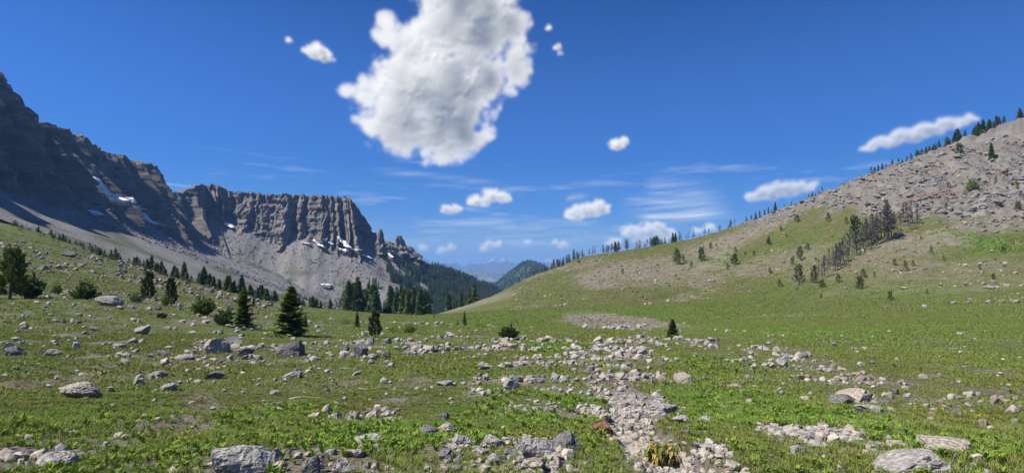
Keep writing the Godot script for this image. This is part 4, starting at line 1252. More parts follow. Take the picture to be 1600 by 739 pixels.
# trees and shrubs: x, z, height, width to height, kind (0 fir, 1 pine, 2 snag, 3 shrub), label, group
const TREES := [
	[-11.96, -29.9, 2.74, 1, 0, 311, 0], [-16.03, -33.4, 2.53, 0.62, 0, 312, 0], [-17.46, -34.27, 1.18, 1.3, 3, 313, 0], [-22.7, -41.28, 1.61, 1.15, 3, 314, 0], [-37.13, -57.15, 2.88, 0.62, 1, 315, 0],
	[-29.5, -44.03, 1.11, 1, 3, 316, 0], [-28.12, -46.22, 2.33, 0.5, 1, 317, 0], [-27.61, -44.72, 1.13, 0.7, 3, 318, 0], [-31.77, -41.72, 1.62, 1.25, 3, 319, 0], [-35.33, -39.41, 3.52, 0.62, 1, 320, 0],
	[-35.19, -40.92, 1.97, 1, 3, 321, 0], [-39.59, -48.76, 1.12, 0.8, 3, 322, 0], [-7.7, -31.65, 1.45, 0.72, 1, 323, 0], [-12.29, -44.49, 1.33, 0.55, 0, 324, 0], [-14.71, -49.93, 0.8, 1.3, 3, 325, 0],
	[-8.07, -38.37, 0.48, 1.7, 3, 326, 0], [-6.48, -35.65, 0.82, 1.25, 3, 327, 0], [-0.17, -29.98, 0.86, 1.4, 3, 328, 0], [-6.67, -78.18, 2.15, 0.42, 0, 329, 0], [-7.94, -82.1, 0.94, 0.62, 0, 330, 0],
	[-20.5, -147.7, 1.18, 0.5, 0, 331, 0], [-3.5, -59.17, 0.68, 1.2, 3, 332, 0], [-2.59, -53.06, 0.36, 1.8, 3, 333, 0], [0.8, -134.1, 0.61, 1.5, 3, 334, 0], [9.53, -33.41, 1.22, 1, 0, 335, 0],
	[2.14, -27.73, 0.29, 2, 3, 336, 0], [6.31, -38.31, 0.31, 1.3, 3, 337, 0], [20.42, -59.68, 0.34, 1.2, 3, 338, 0], [11.76, -13.89, 0.21, 1.5, 3, 339, 0], [-3.08, -20.54, 0.19, 1.2, 3, 340, 0],
	[-14.59, -32.5, 0.52, 0.9, 3, 341, 0], [-15.19, -41.34, 0.95, 0.5, 0, 342, 0], [-54, -117, 2.14, 0.5, 0, 343, 0], [-206.3, -231.1, 2.7, 0.72, 0, 344, 12], [-193.2, -219.1, 1.43, 0.66, 0, 344, 12],
	[-198.2, -223, 2.02, 0.65, 0, 344, 12], [-194.7, -217.1, 2.09, 0.59, 0, 344, 12], [-204.4, -232.4, 1.48, 0.75, 0, 344, 12], [-196.9, -230.6, 1.3, 0.64, 0, 344, 12], [-193.6, -226.5, 1.51, 0.61, 0, 344, 12],
	[-189.2, -222.3, 2.6, 0.64, 0, 344, 12], [-194.8, -229, 1.46, 0.69, 0, 344, 12], [-195.3, -228.9, 1.09, 0.69, 0, 344, 12], [-186.2, -218.7, 2.03, 0.68, 0, 344, 12], [-180, -214.2, 1.41, 0.62, 0, 344, 12],
	[-185, -218.3, 1.16, 0.62, 0, 344, 12], [-197.8, -234.1, 1.54, 0.58, 0, 344, 12], [-188.3, -227.9, 1.53, 0.64, 0, 344, 12], [-192.3, -232.2, 3.04, 0.74, 0, 344, 12], [-177.9, -215.6, 2.38, 0.64, 0, 344, 12],
	[-187.9, -233.3, 2.35, 0.74, 0, 345, 12], [-181.1, -220.3, 1.33, 0.72, 0, 344, 12], [-176.2, -216.9, 2.59, 0.66, 0, 345, 12], [-175.2, -217.4, 3.26, 0.63, 0, 345, 12], [-177.8, -222, 2.12, 0.71, 0, 345, 12],
	[-185, -225.7, 1.94, 0.64, 0, 344, 12], [-187.3, -235.6, 1.84, 0.63, 0, 345, 12], [-172.5, -217.3, 1.82, 0.77, 0, 345, 12], [-178.1, -230, 1.84, 0.67, 0, 345, 12], [-176.1, -225, 2.09, 0.77, 0, 345, 12],
	[-168, -218.6, 2.3, 0.7, 0, 345, 12], [-180.6, -233.1, 2.07, 0.66, 0, 345, 12], [-179.3, -231.8, 2.32, 0.56, 0, 345, 12], [-171.1, -225.8, 3.02, 0.66, 0, 345, 12], [-167.5, -227.2, 2.29, 0.71, 0, 345, 12],
	[-164.1, -217.8, 2.85, 0.67, 0, 345, 12], [-158.8, -215.5, 2.92, 0.66, 0, 345, 12], [-168.8, -225.9, 3.18, 0.69, 0, 345, 12], [-161.9, -218, 2.92, 0.65, 0, 345, 12], [-162.3, -222.2, 2.71, 0.77, 0, 345, 12],
	[-159.4, -215.3, 3.08, 0.69, 0, 345, 12], [-152.3, -215.1, 3.69, 0.74, 0, 346, 12], [-159.7, -222.3, 3.89, 0.55, 0, 346, 12], [-157.6, -221.6, 3.67, 0.75, 0, 346, 12], [-156.8, -218.2, 3.96, 0.56, 0, 346, 12],
	[-158.9, -223.6, 5.32, 0.58, 0, 346, 12], [-150.5, -214.4, 2.78, 0.76, 0, 347, 12], [-152, -221.4, 3.42, 0.61, 0, 348, 12], [-158.6, -225, 4.11, 0.6, 0, 346, 12], [-148.3, -219.3, 3.97, 0.58, 0, 346, 12],
	[-147.7, -218.2, 3.55, 0.65, 0, 346, 12], [-147.8, -218.7, 4.3, 0.61, 0, 346, 12], [-131.9, -200, 3.3, 0.6, 0, 346, 12], [-132.3, -198.6, 3.45, 0.72, 0, 346, 12], [-139, -207, 4.46, 0.6, 0, 346, 12],
	[-142, -211.1, 3.35, 0.59, 0, 346, 12], [-130.9, -201.4, 3.63, 0.73, 0, 346, 12], [-126.7, -194.2, 4.32, 0.61, 0, 346, 12], [-123.1, -192.5, 3.61, 0.68, 0, 346, 12], [-132.1, -204.6, 6.18, 0.61, 0, 349, 12],
	[-123.6, -194.7, 3.9, 0.69, 0, 346, 12], [-123.1, -195.7, 4.83, 0.71, 0, 346, 12], [-120, -192.2, 3.67, 0.77, 0, 346, 12], [-115.2, -183.3, 3.64, 0.6, 0, 346, 12], [-112.8, -181.3, 3.36, 0.59, 0, 350, 12],
	[-117.7, -188.1, 3.84, 0.67, 0, 346, 12], [-121, -195.4, 2.62, 0.6, 0, 351, 12], [-106.7, -178.1, 3.94, 0.73, 0, 350, 12], [-108.3, -179.1, 4.41, 0.68, 0, 350, 12], [-113.9, -187.3, 2.73, 0.71, 0, 351, 12],
	[-114.2, -188.6, 4.13, 0.57, 0, 350, 12], [-103.5, -176.7, 6.41, 0.57, 0, 352, 12], [-111.2, -184, 2.77, 0.61, 0, 351, 12], [-109.4, -185.9, 4.97, 0.58, 0, 352, 12], [-101.4, -176.9, 2.61, 0.57, 0, 351, 12],
	[-100.3, -172.3, 3.09, 0.72, 0, 350, 12], [-105.1, -179.3, 5.23, 0.62, 0, 352, 12], [-97.5, -176.9, 3.82, 0.73, 0, 350, 12], [-95.9, -172.6, 3.82, 0.64, 0, 350, 12], [-98.1, -177.4, 4.16, 0.68, 0, 350, 12],
	[-104, -185.5, 4.35, 0.57, 0, 350, 12], [-101.8, -181.2, 2.68, 0.7, 0, 351, 12], [-91.1, -170.6, 3.76, 0.62, 0, 353, 12], [-98.4, -180.5, 4.47, 0.7, 0, 350, 12], [-97.4, -177, 6.46, 0.62, 0, 352, 12],
	[-93.5, -173.4, 4.37, 0.73, 0, 350, 12], [-97.2, -182.4, 4.24, 0.58, 0, 353, 12], [-94.9, -180.9, 2.71, 0.63, 0, 354, 12], [-92.3, -176.5, 3.68, 0.65, 0, 353, 12], [-88.5, -173.9, 5.2, 0.65, 0, 355, 12],
	[-87.2, -172.8, 5.17, 0.7, 0, 355, 12], [-85, -169, 3.21, 0.56, 0, 353, 12], [-87, -170.7, 4.85, 0.65, 0, 355, 12], [-86.9, -174.7, 3.99, 0.77, 0, 353, 12], [-88.6, -177.1, 3.25, 0.65, 0, 353, 12],
	[-85.2, -177.2, 3.44, 0.71, 0, 353, 12], [-88.5, -183.3, 6.69, 0.58, 0, 355, 12], [-84, -173.4, 6.33, 0.58, 0, 355, 12], [-78.6, -169.4, 2.52, 0.6, 0, 354, 12], [-79.3, -169.1, 3.86, 0.74, 0, 353, 12],
	[-79.6, -171, 3.18, 0.74, 0, 353, 12], [-82.9, -184, 5.04, 0.64, 0, 356, 12], [-76.8, -168.9, 3.58, 0.56, 0, 357, 12], [-80.6, -176, 2.51, 0.59, 0, 358, 12], [-81.6, -177.6, 2.54, 0.62, 0, 359, 12],
	[-81.1, -181.5, 4.97, 0.66, 0, 360, 12], [-75.9, -176.6, 2.18, 0.67, 0, 358, 12], [-75.5, -172.4, 3.71, 0.78, 0, 361, 12], [-81.1, -184.4, 4.19, 0.61, 0, 361, 12], [-76, -179.5, 4.09, 0.74, 0, 361, 12],
	[-79.3, -183, 2.18, 0.59, 0, 358, 12], [-75.8, -180.7, 2.97, 0.57, 0, 362, 12], [-71.5, -177.2, 2.16, 0.7, 0, 363, 12], [-96.4, -166.5, 0.95, 1.58, 3, 364, 13], [-152, -212.8, 1.43, 1.42, 3, 365, 13],
	[-97.4, -175.7, 1.21, 1.34, 3, 364, 13], [-126.3, -192.1, 1.92, 1.58, 3, 366, 13], [-97.1, -180.7, 1.31, 1.5, 3, 367, 13], [-176.7, -225.6, 1.57, 1.56, 3, 368, 13], [-90.8, -177.5, 1.09, 1.47, 3, 367, 13],
	[-135.8, -201, 1.35, 1.48, 3, 365, 13], [-89.7, -176.8, 1.49, 1.1, 3, 367, 13], [-181.3, -220.5, 1.02, 1.2, 3, 369, 13], [-177.8, -210, 1.46, 1.13, 3, 370, 13], [-84.6, -167.6, 1.58, 1.18, 3, 367, 13],
	[-167.3, -217, 1.01, 1.26, 3, 368, 13], [-146.8, -204, 1.94, 1.23, 3, 365, 13], [-203.7, -228, 1.07, 1.15, 3, 371, 13], [-183.8, -208.3, 1.44, 1.35, 3, 372, 13], [-129.5, -195.5, 1.22, 1.58, 3, 366, 13],
	[-163.8, -226.6, 2.19, 1.07, 3, 373, 13], [-81.8, -162.1, 1.4, 1.49, 3, 367, 13], [-100.9, -175.5, 1.62, 1.09, 3, 364, 13], [-121.5, -188.1, 1.29, 1.11, 3, 366, 13], [-99.9, -175.5, 1.59, 1.38, 3, 364, 13],
	[-117.3, -189.5, 1.75, 1.34, 3, 366, 13], [-169.5, -227.8, 1.53, 1.06, 3, 368, 13], [-164.6, -222.2, 2.2, 1.39, 3, 368, 13], [-108.7, -184.3, 1.67, 1.27, 3, 364, 13], [-144.9, -212.6, 1.36, 1.07, 3, 365, 13],
	[-112.9, -185.2, 1.11, 1.41, 3, 366, 13], [-79.3, -163.6, 0.88, 1.3, 3, 367, 13], [-168.6, -227.8, 2.34, 1.27, 3, 368, 13], [-92.1, -173.8, 0.97, 1.58, 3, 367, 13], [-170.6, -209.7, 1.2, 1.01, 3, 369, 13],
	[-136.4, -202.7, 2.04, 1.25, 3, 374, 13], [-88.6, -175.7, 1.39, 1.14, 3, 367, 13], [-164.5, -218.3, 1.49, 1.39, 3, 368, 13], [-130.2, -196.7, 1.58, 1.6, 3, 366, 13], [-173.1, -216.1, 0.8, 1.06, 3, 375, 13],
	[-187.3, -215.7, 1.62, 1.42, 3, 372, 13], [-79.7, -176.7, 1.4, 1.35, 3, 376, 13], [-190.7, -214.8, 1.04, 1.37, 3, 372, 13], [-188.6, -218.4, 1.18, 1.3, 3, 377, 13], [-144.9, -204.6, 1.79, 1.48, 3, 365, 13],
	[-107.8, -174.1, 1.4, 1.52, 3, 366, 13], [-77.4, -175.3, 0.85, 1.53, 3, 378, 13], [-101.3, -172, 1.69, 1.5, 3, 364, 13], [-80.1, -165.7, 1.31, 1.23, 3, 379, 13], [-170.5, -225, 1.83, 1.2, 3, 368, 13],
	[-129.4, -200.7, 1.57, 1.55, 3, 366, 13], [-124.3, -196.1, 0.93, 1.28, 3, 366, 13], [-124.2, -193.9, 1.96, 1.37, 3, 366, 13], [-139.9, -207.5, 1.58, 1.42, 3, 365, 13], [-74.4, -161.9, 1.04, 1.53, 3, 376, 13],
	[-194.1, -224.1, 0.85, 1.39, 3, 372, 13], [-87.8, -166.7, 1.13, 1.14, 3, 367, 13], [-99.7, -174.7, 1.41, 1.2, 3, 364, 13], [-119.8, -191.8, 1.74, 1.57, 3, 366, 13], [-171.9, -220.3, 1.2, 1.21, 3, 368, 13],
	[-87, -165.6, 1.29, 1.46, 3, 367, 13], [-75.1, -161.6, 0.99, 1.3, 3, 376, 13], [-76.3, -164.2, 1.54, 1.24, 3, 376, 13], [-128, -199.3, 0.99, 1.2, 3, 366, 13], [-173.1, -210.5, 1.06, 1.42, 3, 369, 13],
	[-110.8, -176.6, 1.62, 1.3, 3, 366, 13], [-187.4, -226.3, 1.68, 1.13, 3, 369, 13], [-81.4, -175.8, 1.04, 1, 3, 376, 13], [-87.6, -176.5, 0.91, 1.46, 3, 367, 13], [-94, -174.2, 1.63, 1.59, 3, 367, 13],
	[-167.3, -225.1, 2.22, 1.19, 3, 368, 13], [-103.7, -178.8, 1.69, 1.34, 3, 364, 13], [-164, -213.7, 1.64, 1.08, 3, 368, 13], [-88.8, -177.6, 1.06, 1.42, 3, 367, 13], [-98.7, -168.8, 1.53, 1.46, 3, 364, 13],
	[-157.6, -209.2, 1.3, 1.46, 3, 368, 13], [-145, -213.3, 1.17, 1.06, 3, 365, 13], [-165.5, -225.7, 1.24, 1.04, 3, 368, 13], [-90.6, -165.2, 1.39, 1.05, 3, 364, 13], [-174.6, -223.7, 1.72, 1.25, 3, 368, 13],
	[-136.1, -198, 1.29, 1.15, 3, 365, 13], [-93.3, -175.3, 1.59, 1.32, 3, 367, 13], [-96.1, -167.7, 1.14, 1.18, 3, 364, 13], [-82.4, -220.6, 3.28, 0.48, 0, 380, 14], [-85.4, -228.6, 4.96, 0.51, 0, 381, 14],
	[-84, -233.3, 6.19, 0.5, 0, 382, 14], [-77.1, -230.6, 3.59, 0.47, 0, 383, 14], [-81.3, -204.1, 4.85, 0.45, 0, 384, 14], [-84.1, -238.3, 4.57, 0.49, 0, 385, 14], [-69, -232.5, 4.07, 0.44, 0, 386, 14],
	[-72.5, -223.2, 5.86, 0.54, 0, 387, 14], [-76.5, -206.7, 3.32, 0.5, 0, 388, 14], [-81.2, -233.2, 6.06, 0.59, 0, 389, 14], [-82, -236.6, 3.24, 0.59, 0, 390, 14], [-75.2, -231.7, 4.19, 0.6, 0, 391, 14],
	[-92.2, -225.5, 5.55, 0.49, 0, 392, 14], [-56.3, -188.7, 4.44, 0.5, 0, 393, 14], [-66.5, -186.8, 4.54, 0.55, 0, 394, 14], [-93.7, -234.3, 3.51, 0.49, 0, 395, 14], [-75, -211.2, 5.43, 0.59, 0, 396, 14],
	[-64.7, -199, 2.62, 0.43, 0, 397, 14], [-72.5, -212.6, 3.96, 0.6, 0, 398, 14], [-69.9, -196.7, 3.57, 0.45, 0, 399, 14], [-60.2, -212.6, 4.29, 0.5, 0, 400, 14], [-73.2, -193.5, 3.75, 0.5, 0, 401, 14],
	[-58.4, -210.3, 3.11, 0.43, 0, 402, 14], [-76, -194.6, 4.67, 0.58, 0, 403, 14], [-73.9, -253.2, 15.34, 0.5, 0, 404, 15], [-63, -223.7, 11.29, 0.51, 0, 405, 15], [-65.6, -237.2, 17.44, 0.53, 0, 406, 15],
	[-65.1, -224.7, 14.29, 0.51, 0, 407, 15], [-65.4, -223.8, 13.83, 0.42, 0, 408, 15], [-67.9, -247, 13.88, 0.48, 0, 406, 15], [-67, -229.4, 12.29, 0.53, 0, 407, 15], [-71.3, -250.6, 14.55, 0.53, 0, 404, 15],
	[-69.4, -248.2, 14.71, 0.5, 0, 406, 15], [-70.2, -261, 14.78, 0.49, 0, 404, 15], [-44.3, -226, 11.05, 0.45, 0, 409, 15], [-36.3, -222.5, 11.44, 0.54, 0, 410, 15], [-43.3, -250.8, 12.07, 0.45, 0, 411, 15],
	[-43.4, -233.9, 13.52, 0.47, 0, 410, 15], [-43.2, -244.9, 14.68, 0.56, 0, 412, 15], [-62.4, -261.5, 10.84, 0.54, 0, 413, 15], [-72, -243.8, 12.22, 0.53, 0, 414, 15], [-57.3, -230.3, 13.64, 0.5, 0, 415, 15],
	[-42.8, -241.6, 10.16, 0.53, 0, 416, 15], [-63.7, -240.9, 9.94, 0.46, 0, 406, 15], [-48.5, -252.6, 14.1, 0.48, 0, 417, 15], [-45, -248.8, 11.43, 0.49, 0, 418, 15], [-51, -251.2, 11.49, 0.46, 0, 419, 15],
	[-55.2, -225.8, 11.12, 0.52, 0, 420, 15], [-47.2, -228.9, 13.28, 0.44, 0, 421, 15], [-40.6, -227.9, 9.9, 0.46, 0, 410, 15], [-50.4, -232.8, 14.32, 0.55, 0, 422, 15], [-64, -252, 14.41, 0.5, 0, 423, 15],
	[-67.2, -260, 16.42, 0.42, 0, 424, 15], [-57.9, -234.8, 10.75, 0.48, 0, 425, 15], [-34.3, -223, 11.44, 0.46, 0, 426, 15], [-76.9, -258, 12.25, 0.45, 0, 427, 15], [-66.5, -236.7, 10.41, 0.45, 0, 406, 15],
	[-63.6, -245.1, 12.61, 0.46, 0, 428, 15], [-54.3, -253, 14.63, 0.47, 0, 429, 15], [-38.2, -253.7, 11.67, 0.49, 0, 430, 15], [-56, -227.4, 13.99, 0.51, 0, 431, 15], [-73.6, -259, 15.95, 0.42, 0, 404, 15],
	[-43.1, -231.5, 12.39, 0.54, 0, 432, 15], [-58.8, -241.9, 13.66, 0.45, 0, 433, 15], [-47.4, -239, 15.24, 0.45, 0, 434, 15], [-41.3, -223.6, 10.63, 0.44, 0, 410, 15], [-67.1, -243.1, 11, 0.53, 0, 406, 15],
	[-70.2, -246.9, 15.05, 0.44, 0, 406, 15], [-66.9, -252.6, 13.14, 0.55, 0, 404, 15], [-58.3, -237.9, 15.03, 0.47, 0, 435, 15], [-32.6, -450.4, 7.65, 0.45, 0, 436, 16], [-23.9, -311.1, 10.57, 0.47, 0, 437, 16],
	[-43.8, -398.1, 7.2, 0.5, 0, 438, 16], [-96, -431, 13.34, 0.42, 0, 439, 16], [-44.2, -363.9, 10.13, 0.39, 0, 440, 16], [-28, -359.2, 10.36, 0.44, 0, 441, 16], [-34.1, -344.2, 9.2, 0.38, 0, 442, 16],
	[-47.3, -304.3, 14.16, 0.46, 0, 443, 16], [-77.5, -465.4, 14.68, 0.49, 0, 444, 16], [-94.3, -416.7, 13.37, 0.45, 0, 445, 16], [-108.5, -456.3, 11.63, 0.45, 0, 446, 16], [-33.5, -339.5, 6.88, 0.49, 0, 447, 16],
	[-57.5, -297.4, 9.82, 0.5, 0, 448, 16], [-36.6, -327.8, 7.41, 0.49, 0, 449, 16], [-49.3, -394.9, 7.34, 0.43, 0, 450, 16], [-22, -290.6, 8.64, 0.39, 0, 451, 16], [-20.6, -308.8, 11.04, 0.48, 0, 452, 16],
	[-33.7, -297.6, 9.88, 0.44, 0, 453, 16], [-49, -316.1, 12.07, 0.48, 0, 454, 16], [-97.4, -447.7, 11.52, 0.41, 0, 455, 16], [-74.1, -372.8, 12.88, 0.45, 0, 456, 16], [-32.7, -382.1, 9.06, 0.5, 0, 457, 16],
	[-59.5, -293, 10.97, 0.42, 0, 458, 16], [-80, -365.3, 9.21, 0.49, 0, 459, 16], [-70, -448.2, 13.18, 0.47, 0, 460, 16], [-37.3, -344.3, 10.03, 0.4, 0, 461, 16], [-57.2, -397.2, 13.65, 0.4, 0, 462, 16],
	[-79.2, -438.4, 13.83, 0.5, 0, 463, 16], [-72.1, -327.8, 9.64, 0.47, 0, 464, 16], [-45, -406.7, 10.26, 0.44, 0, 465, 16], [-65, -455.8, 12.89, 0.46, 0, 466, 16], [-52.3, -378.9, 13.54, 0.45, 0, 467, 16],
	[-80, -366.7, 11.53, 0.43, 0, 468, 16], [-50.7, -355.1, 11.35, 0.43, 0, 469, 16], [-81.8, -464.9, 9.54, 0.38, 0, 470, 16], [-41.5, -361.1, 8.77, 0.45, 0, 471, 16], [-58.8, -333.1, 9.09, 0.48, 0, 472, 16],
	[-26.3, -341.5, 8.84, 0.42, 0, 473, 16], [-103.8, -450.7, 14.02, 0.41, 0, 474, 16], [-81.5, -415.7, 13.78, 0.44, 0, 475, 16], [-57.5, -332, 13.79, 0.48, 0, 476, 16], [-28.3, -310.6, 9.42, 0.5, 0, 477, 16],
	[-43.2, -372.7, 7.4, 0.39, 0, 478, 16], [-34.2, -302.3, 10.39, 0.46, 0, 479, 16], [-71.2, -450.5, 14.6, 0.45, 0, 480, 16], [-88.4, -395.9, 11.53, 0.41, 0, 481, 16], [-33.2, -421.4, 7.3, 0.41, 0, 482, 16],
	[-71.1, -393.1, 10.95, 0.43, 0, 483, 16], [-31.9, -322.7, 9.99, 0.42, 0, 484, 16], [-35.1, -461.3, 8.22, 0.45, 0, 485, 16], [-80.5, -363.9, 12.74, 0.46, 0, 486, 16], [-53.6, -296.1, 9.75, 0.45, 0, 487, 16],
	[-72.7, -345.1, 12.71, 0.49, 0, 488, 16], [-50.7, -335.8, 12.52, 0.41, 0, 489, 16], [-33.2, -318.1, 7.93, 0.43, 0, 490, 16], [-26.4, -319.8, 7.62, 0.4, 0, 491, 16], [-71.1, -349.8, 11.37, 0.47, 0, 492, 16],
	[-63.9, -375.5, 11.38, 0.47, 0, 493, 16], [-30.9, -376.6, 14.61, 0.2, 2, 494, 17], [-81.7, -476, 12.63, 0.2, 2, 495, 17], [-41.5, -368.6, 11.36, 0.2, 2, 496, 17], [-86.2, -459.4, 11.8, 0.2, 2, 495, 17],
	[-42.2, -382.9, 12.63, 0.2, 2, 497, 17], [-59, -331.9, 11.68, 0.2, 2, 495, 17], [-44.8, -397.8, 10.01, 0.2, 2, 498, 17], [-41, -378, 10.34, 0.2, 2, 499, 17], [-57.6, -338.1, 14.11, 0.2, 2, 495, 17],
	[-46.9, -358.8, 11.24, 0.2, 2, 500, 17], [-58.2, -350.4, 11.73, 0.2, 2, 495, 17], [-43.1, -441.9, 13.49, 0.2, 2, 501, 17], [-35.3, -417.7, 10.57, 0.2, 2, 502, 17], [-65.9, -329.6, 11.29, 0.2, 2, 495, 17],
	[-59.8, -448, 12.93, 0.2, 2, 503, 17], [-50.5, -343.6, 14.91, 0.2, 2, 504, 17], [-37.1, -361.4, 10.23, 0.2, 2, 505, 17], [-24.6, -346.1, 14.24, 0.2, 2, 506, 17], [-79.4, -417.6, 11.78, 0.2, 2, 495, 17],
	[-29.7, -353.5, 10.5, 0.2, 2, 507, 17], [-79.6, -445, 14.89, 0.2, 2, 495, 17], [-49.8, -422.7, 11.41, 0.2, 2, 508, 17], [-53.3, -315.6, 14.92, 0.2, 2, 495, 17], [-82.1, -410.2, 11.75, 0.2, 2, 495, 17],
	[-68.3, -378.5, 14.65, 0.2, 2, 495, 17], [-56.7, -329.6, 13.15, 0.2, 2, 495, 17], [90.3, -307.2, 8.8, 0.75, 1, 509, 18], [103.1, -303.2, 7.64, 0.7, 1, 510, 18], [95.8, -312.5, 3.94, 0.6, 1, 511, 18],
	[105.6, -264.5, 5.45, 0.81, 1, 512, 18], [95.9, -249, 3.42, 0.58, 1, 513, 18], [93.3, -291.3, 3.34, 0.6, 1, 514, 18], [118.2, -331.5, 3.8, 0.62, 1, 514, 18], [57.9, -292.7, 3.02, 0.7, 1, 515, 18],
	[137.1, -297.5, 4.43, 0.69, 1, 516, 18], [121, -301.8, 2.77, 0.72, 1, 515, 18], [120.2, -277, 2.54, 0.77, 1, 517, 18], [98.3, -212.8, 2.19, 0.82, 1, 518, 18], [84.2, -176.5, 2.63, 0.69, 1, 516, 18],
	[62.1, -220.9, 1.27, 0.56, 1, 515, 18], [158.8, -309.4, 4.61, 0.8, 1, 516, 18], [161.1, -283.3, 4.87, 0.56, 1, 516, 18], [155.2, -258.3, 3.55, 0.65, 1, 516, 18], [137.1, -297.5, 3.75, 0.59, 1, 516, 18],
	[150.6, -311.6, 2.5, 0.73, 1, 518, 18], [124.6, -234.8, 3.23, 0.78, 1, 516, 18], [109.3, -217.6, 3.74, 0.59, 1, 516, 18], [91.1, -156.4, 2.69, 0.64, 1, 516, 18], [90.8, -146.4, 3.36, 0.81, 1, 519, 18],
	[100, -159, 2.55, 0.76, 1, 516, 18], [101.2, -156.3, 1.61, 0.58, 1, 518, 18], [76.6, -138.9, 1.27, 0.76, 1, 518, 18], [82.7, -122.4, 1.96, 0.79, 1, 516, 18], [90.5, -122.1, 1.26, 0.67, 1, 518, 18],
	[108.3, -153.7, 2.99, 0.6, 1, 520, 18], [111.4, -162.6, 1.86, 0.75, 1, 516, 18], [113.3, -157.9, 1.81, 0.65, 1, 516, 18], [125.4, -166.9, 2.29, 0.59, 1, 516, 18], [122.9, -158.9, 1.64, 0.6, 1, 518, 18],
	[118.8, -141.9, 1.46, 0.67, 1, 518, 18], [111.3, -129.2, 2.07, 0.59, 1, 516, 18], [136, -154.4, 2.12, 0.67, 1, 516, 18], [215.6, -236.9, 3.53, 0.72, 1, 521, 18], [183.8, -201.8, 4.62, 0.72, 1, 522, 18],
	[249.7, -308.7, 7.07, 0.67, 1, 523, 18], [204.5, -259.8, 2.98, 0.79, 1, 524, 18], [121.9, -332.4, 2.28, 0.58, 1, 515, 18], [142.8, -289.5, 1.99, 0.65, 1, 518, 18], [114.2, -210.1, 1.44, 0.83, 1, 518, 18],
	[171, -218.7, 2, 0.81, 1, 525, 18], [26.6, -374.3, 2.57, 0.83, 1, 526, 18], [35.2, -383.7, 2.2, 0.78, 1, 515, 18], [42.8, -356.1, 2.45, 0.71, 1, 515, 18], [119.3, -285.4, 1.96, 0.79, 1, 515, 18],
	[136.5, -186, 1.28, 0.72, 1, 518, 18], [157.9, -233, 1.87, 0.59, 1, 518, 18], [88.4, -172, 6.31, 0.6, 1, 527, 19], [89.2, -165, 5.29, 0.5, 1, 528, 19], [115.5, -223.2, 5.63, 0.7, 1, 529, 19],
	[87.9, -158.4, 2.18, 1, 1, 530, 19], [127.4, -207.7, 10.47, 0.6, 1, 531, 0], [207.1, -249, 6.85, 0.95, 3, 532, 0], [200.3, -245.3, 3.09, 1, 3, 533, 0], [251.8, -290.2, 8.98, 0.45, 0, 534, 0],
	[131.9, -194.9, 14.29, 0.3, 2, 535, 20], [134.9, -201.5, 11.54, 0.3, 2, 536, 20], [133.1, -200.8, 9.2, 0.3, 2, 537, 20], [129.7, -199.6, 10.75, 0.3, 2, 538, 20], [126.2, -197.4, 9.5, 0.3, 2, 539, 20],
	[119.3, -191.1, 9.63, 0.3, 2, 540, 20], [121.4, -192.6, 7.94, 0.3, 2, 541, 20], [122.7, -190.6, 8.73, 0.3, 2, 542, 20], [129.8, -197.9, 9.97, 0.3, 2, 543, 20], [112.9, -188.6, 8.64, 0.3, 2, 544, 20],
	[116, -192, 7.48, 0.3, 2, 545, 20], [104.5, -177.4, 8.53, 0.3, 2, 546, 20], [105.1, -180.4, 7.44, 0.3, 2, 547, 20], [104.4, -181.4, 7.9, 0.3, 2, 548, 20], [101.5, -178.5, 6.95, 0.3, 2, 549, 20],
	[95.4, -170.7, 7.04, 0.3, 2, 550, 20], [110, -185.2, 7.64, 0.3, 2, 551, 20], [118.7, -194.8, 8.92, 0.3, 2, 552, 20], [95.8, -174.6, 5.2, 0.3, 2, 553, 20], [134.5, -197.5, 9.96, 0.3, 2, 554, 20],
	[131.2, -194.9, 11.61, 0.3, 2, 555, 20], [133.3, -202.5, 8.35, 0.3, 2, 556, 20], [128.4, -199, 7.75, 0.3, 2, 557, 20], [124.3, -195.8, 8.52, 0.3, 2, 558, 20], [117.2, -189.6, 7.38, 0.3, 2, 559, 20],
	[120.1, -195.7, 6.72, 0.3, 2, 560, 20], [111.4, -185.1, 6.78, 0.3, 2, 561, 20], [107.3, -183.1, 6.29, 0.3, 2, 562, 20], [101.7, -175.7, 6.44, 0.3, 2, 563, 20], [98.8, -175, 6.01, 0.3, 2, 564, 20],
	[93.4, -168.2, 4.62, 0.3, 2, 565, 20], [137.7, -200.8, 7.82, 0.3, 2, 566, 20], [127.2, -194.7, 8.92, 0.3, 2, 567, 20], [144.8, -202.5, 10.67, 0.3, 2, 568, 21], [151.5, -210.5, 8.68, 0.3, 2, 569, 21],
	[153.8, -218.8, 8.02, 0.3, 2, 570, 21], [152.2, -209.1, 6.23, 0.3, 2, 571, 21], [142.2, -206.2, 6.14, 0.3, 2, 572, 21], [148.8, -209.3, 9.11, 0.3, 2, 573, 21], [147.8, -211.7, 5.82, 0.3, 2, 574, 21],
	[219.5, -251.5, 5.76, 0.25, 2, 575, 22], [215.6, -250.1, 4.01, 0.25, 2, 576, 22], [234.5, -255.7, 4.69, 0.25, 2, 577, 22], [196.2, -254.2, 2.91, 0.25, 2, 578, 22], [176, -239.1, 2.74, 0.25, 2, 579, 22],
	[210.4, -234.2, 2.41, 0.25, 2, 580, 22], [9.1, -363.5, 2.66, 0.48, 0, 581, 23], [16.3, -376.7, 4, 0.37, 0, 581, 23], [34.5, -383.7, 4.82, 0.48, 0, 582, 23], [4.3, -364, 4.48, 0.45, 0, 581, 23],
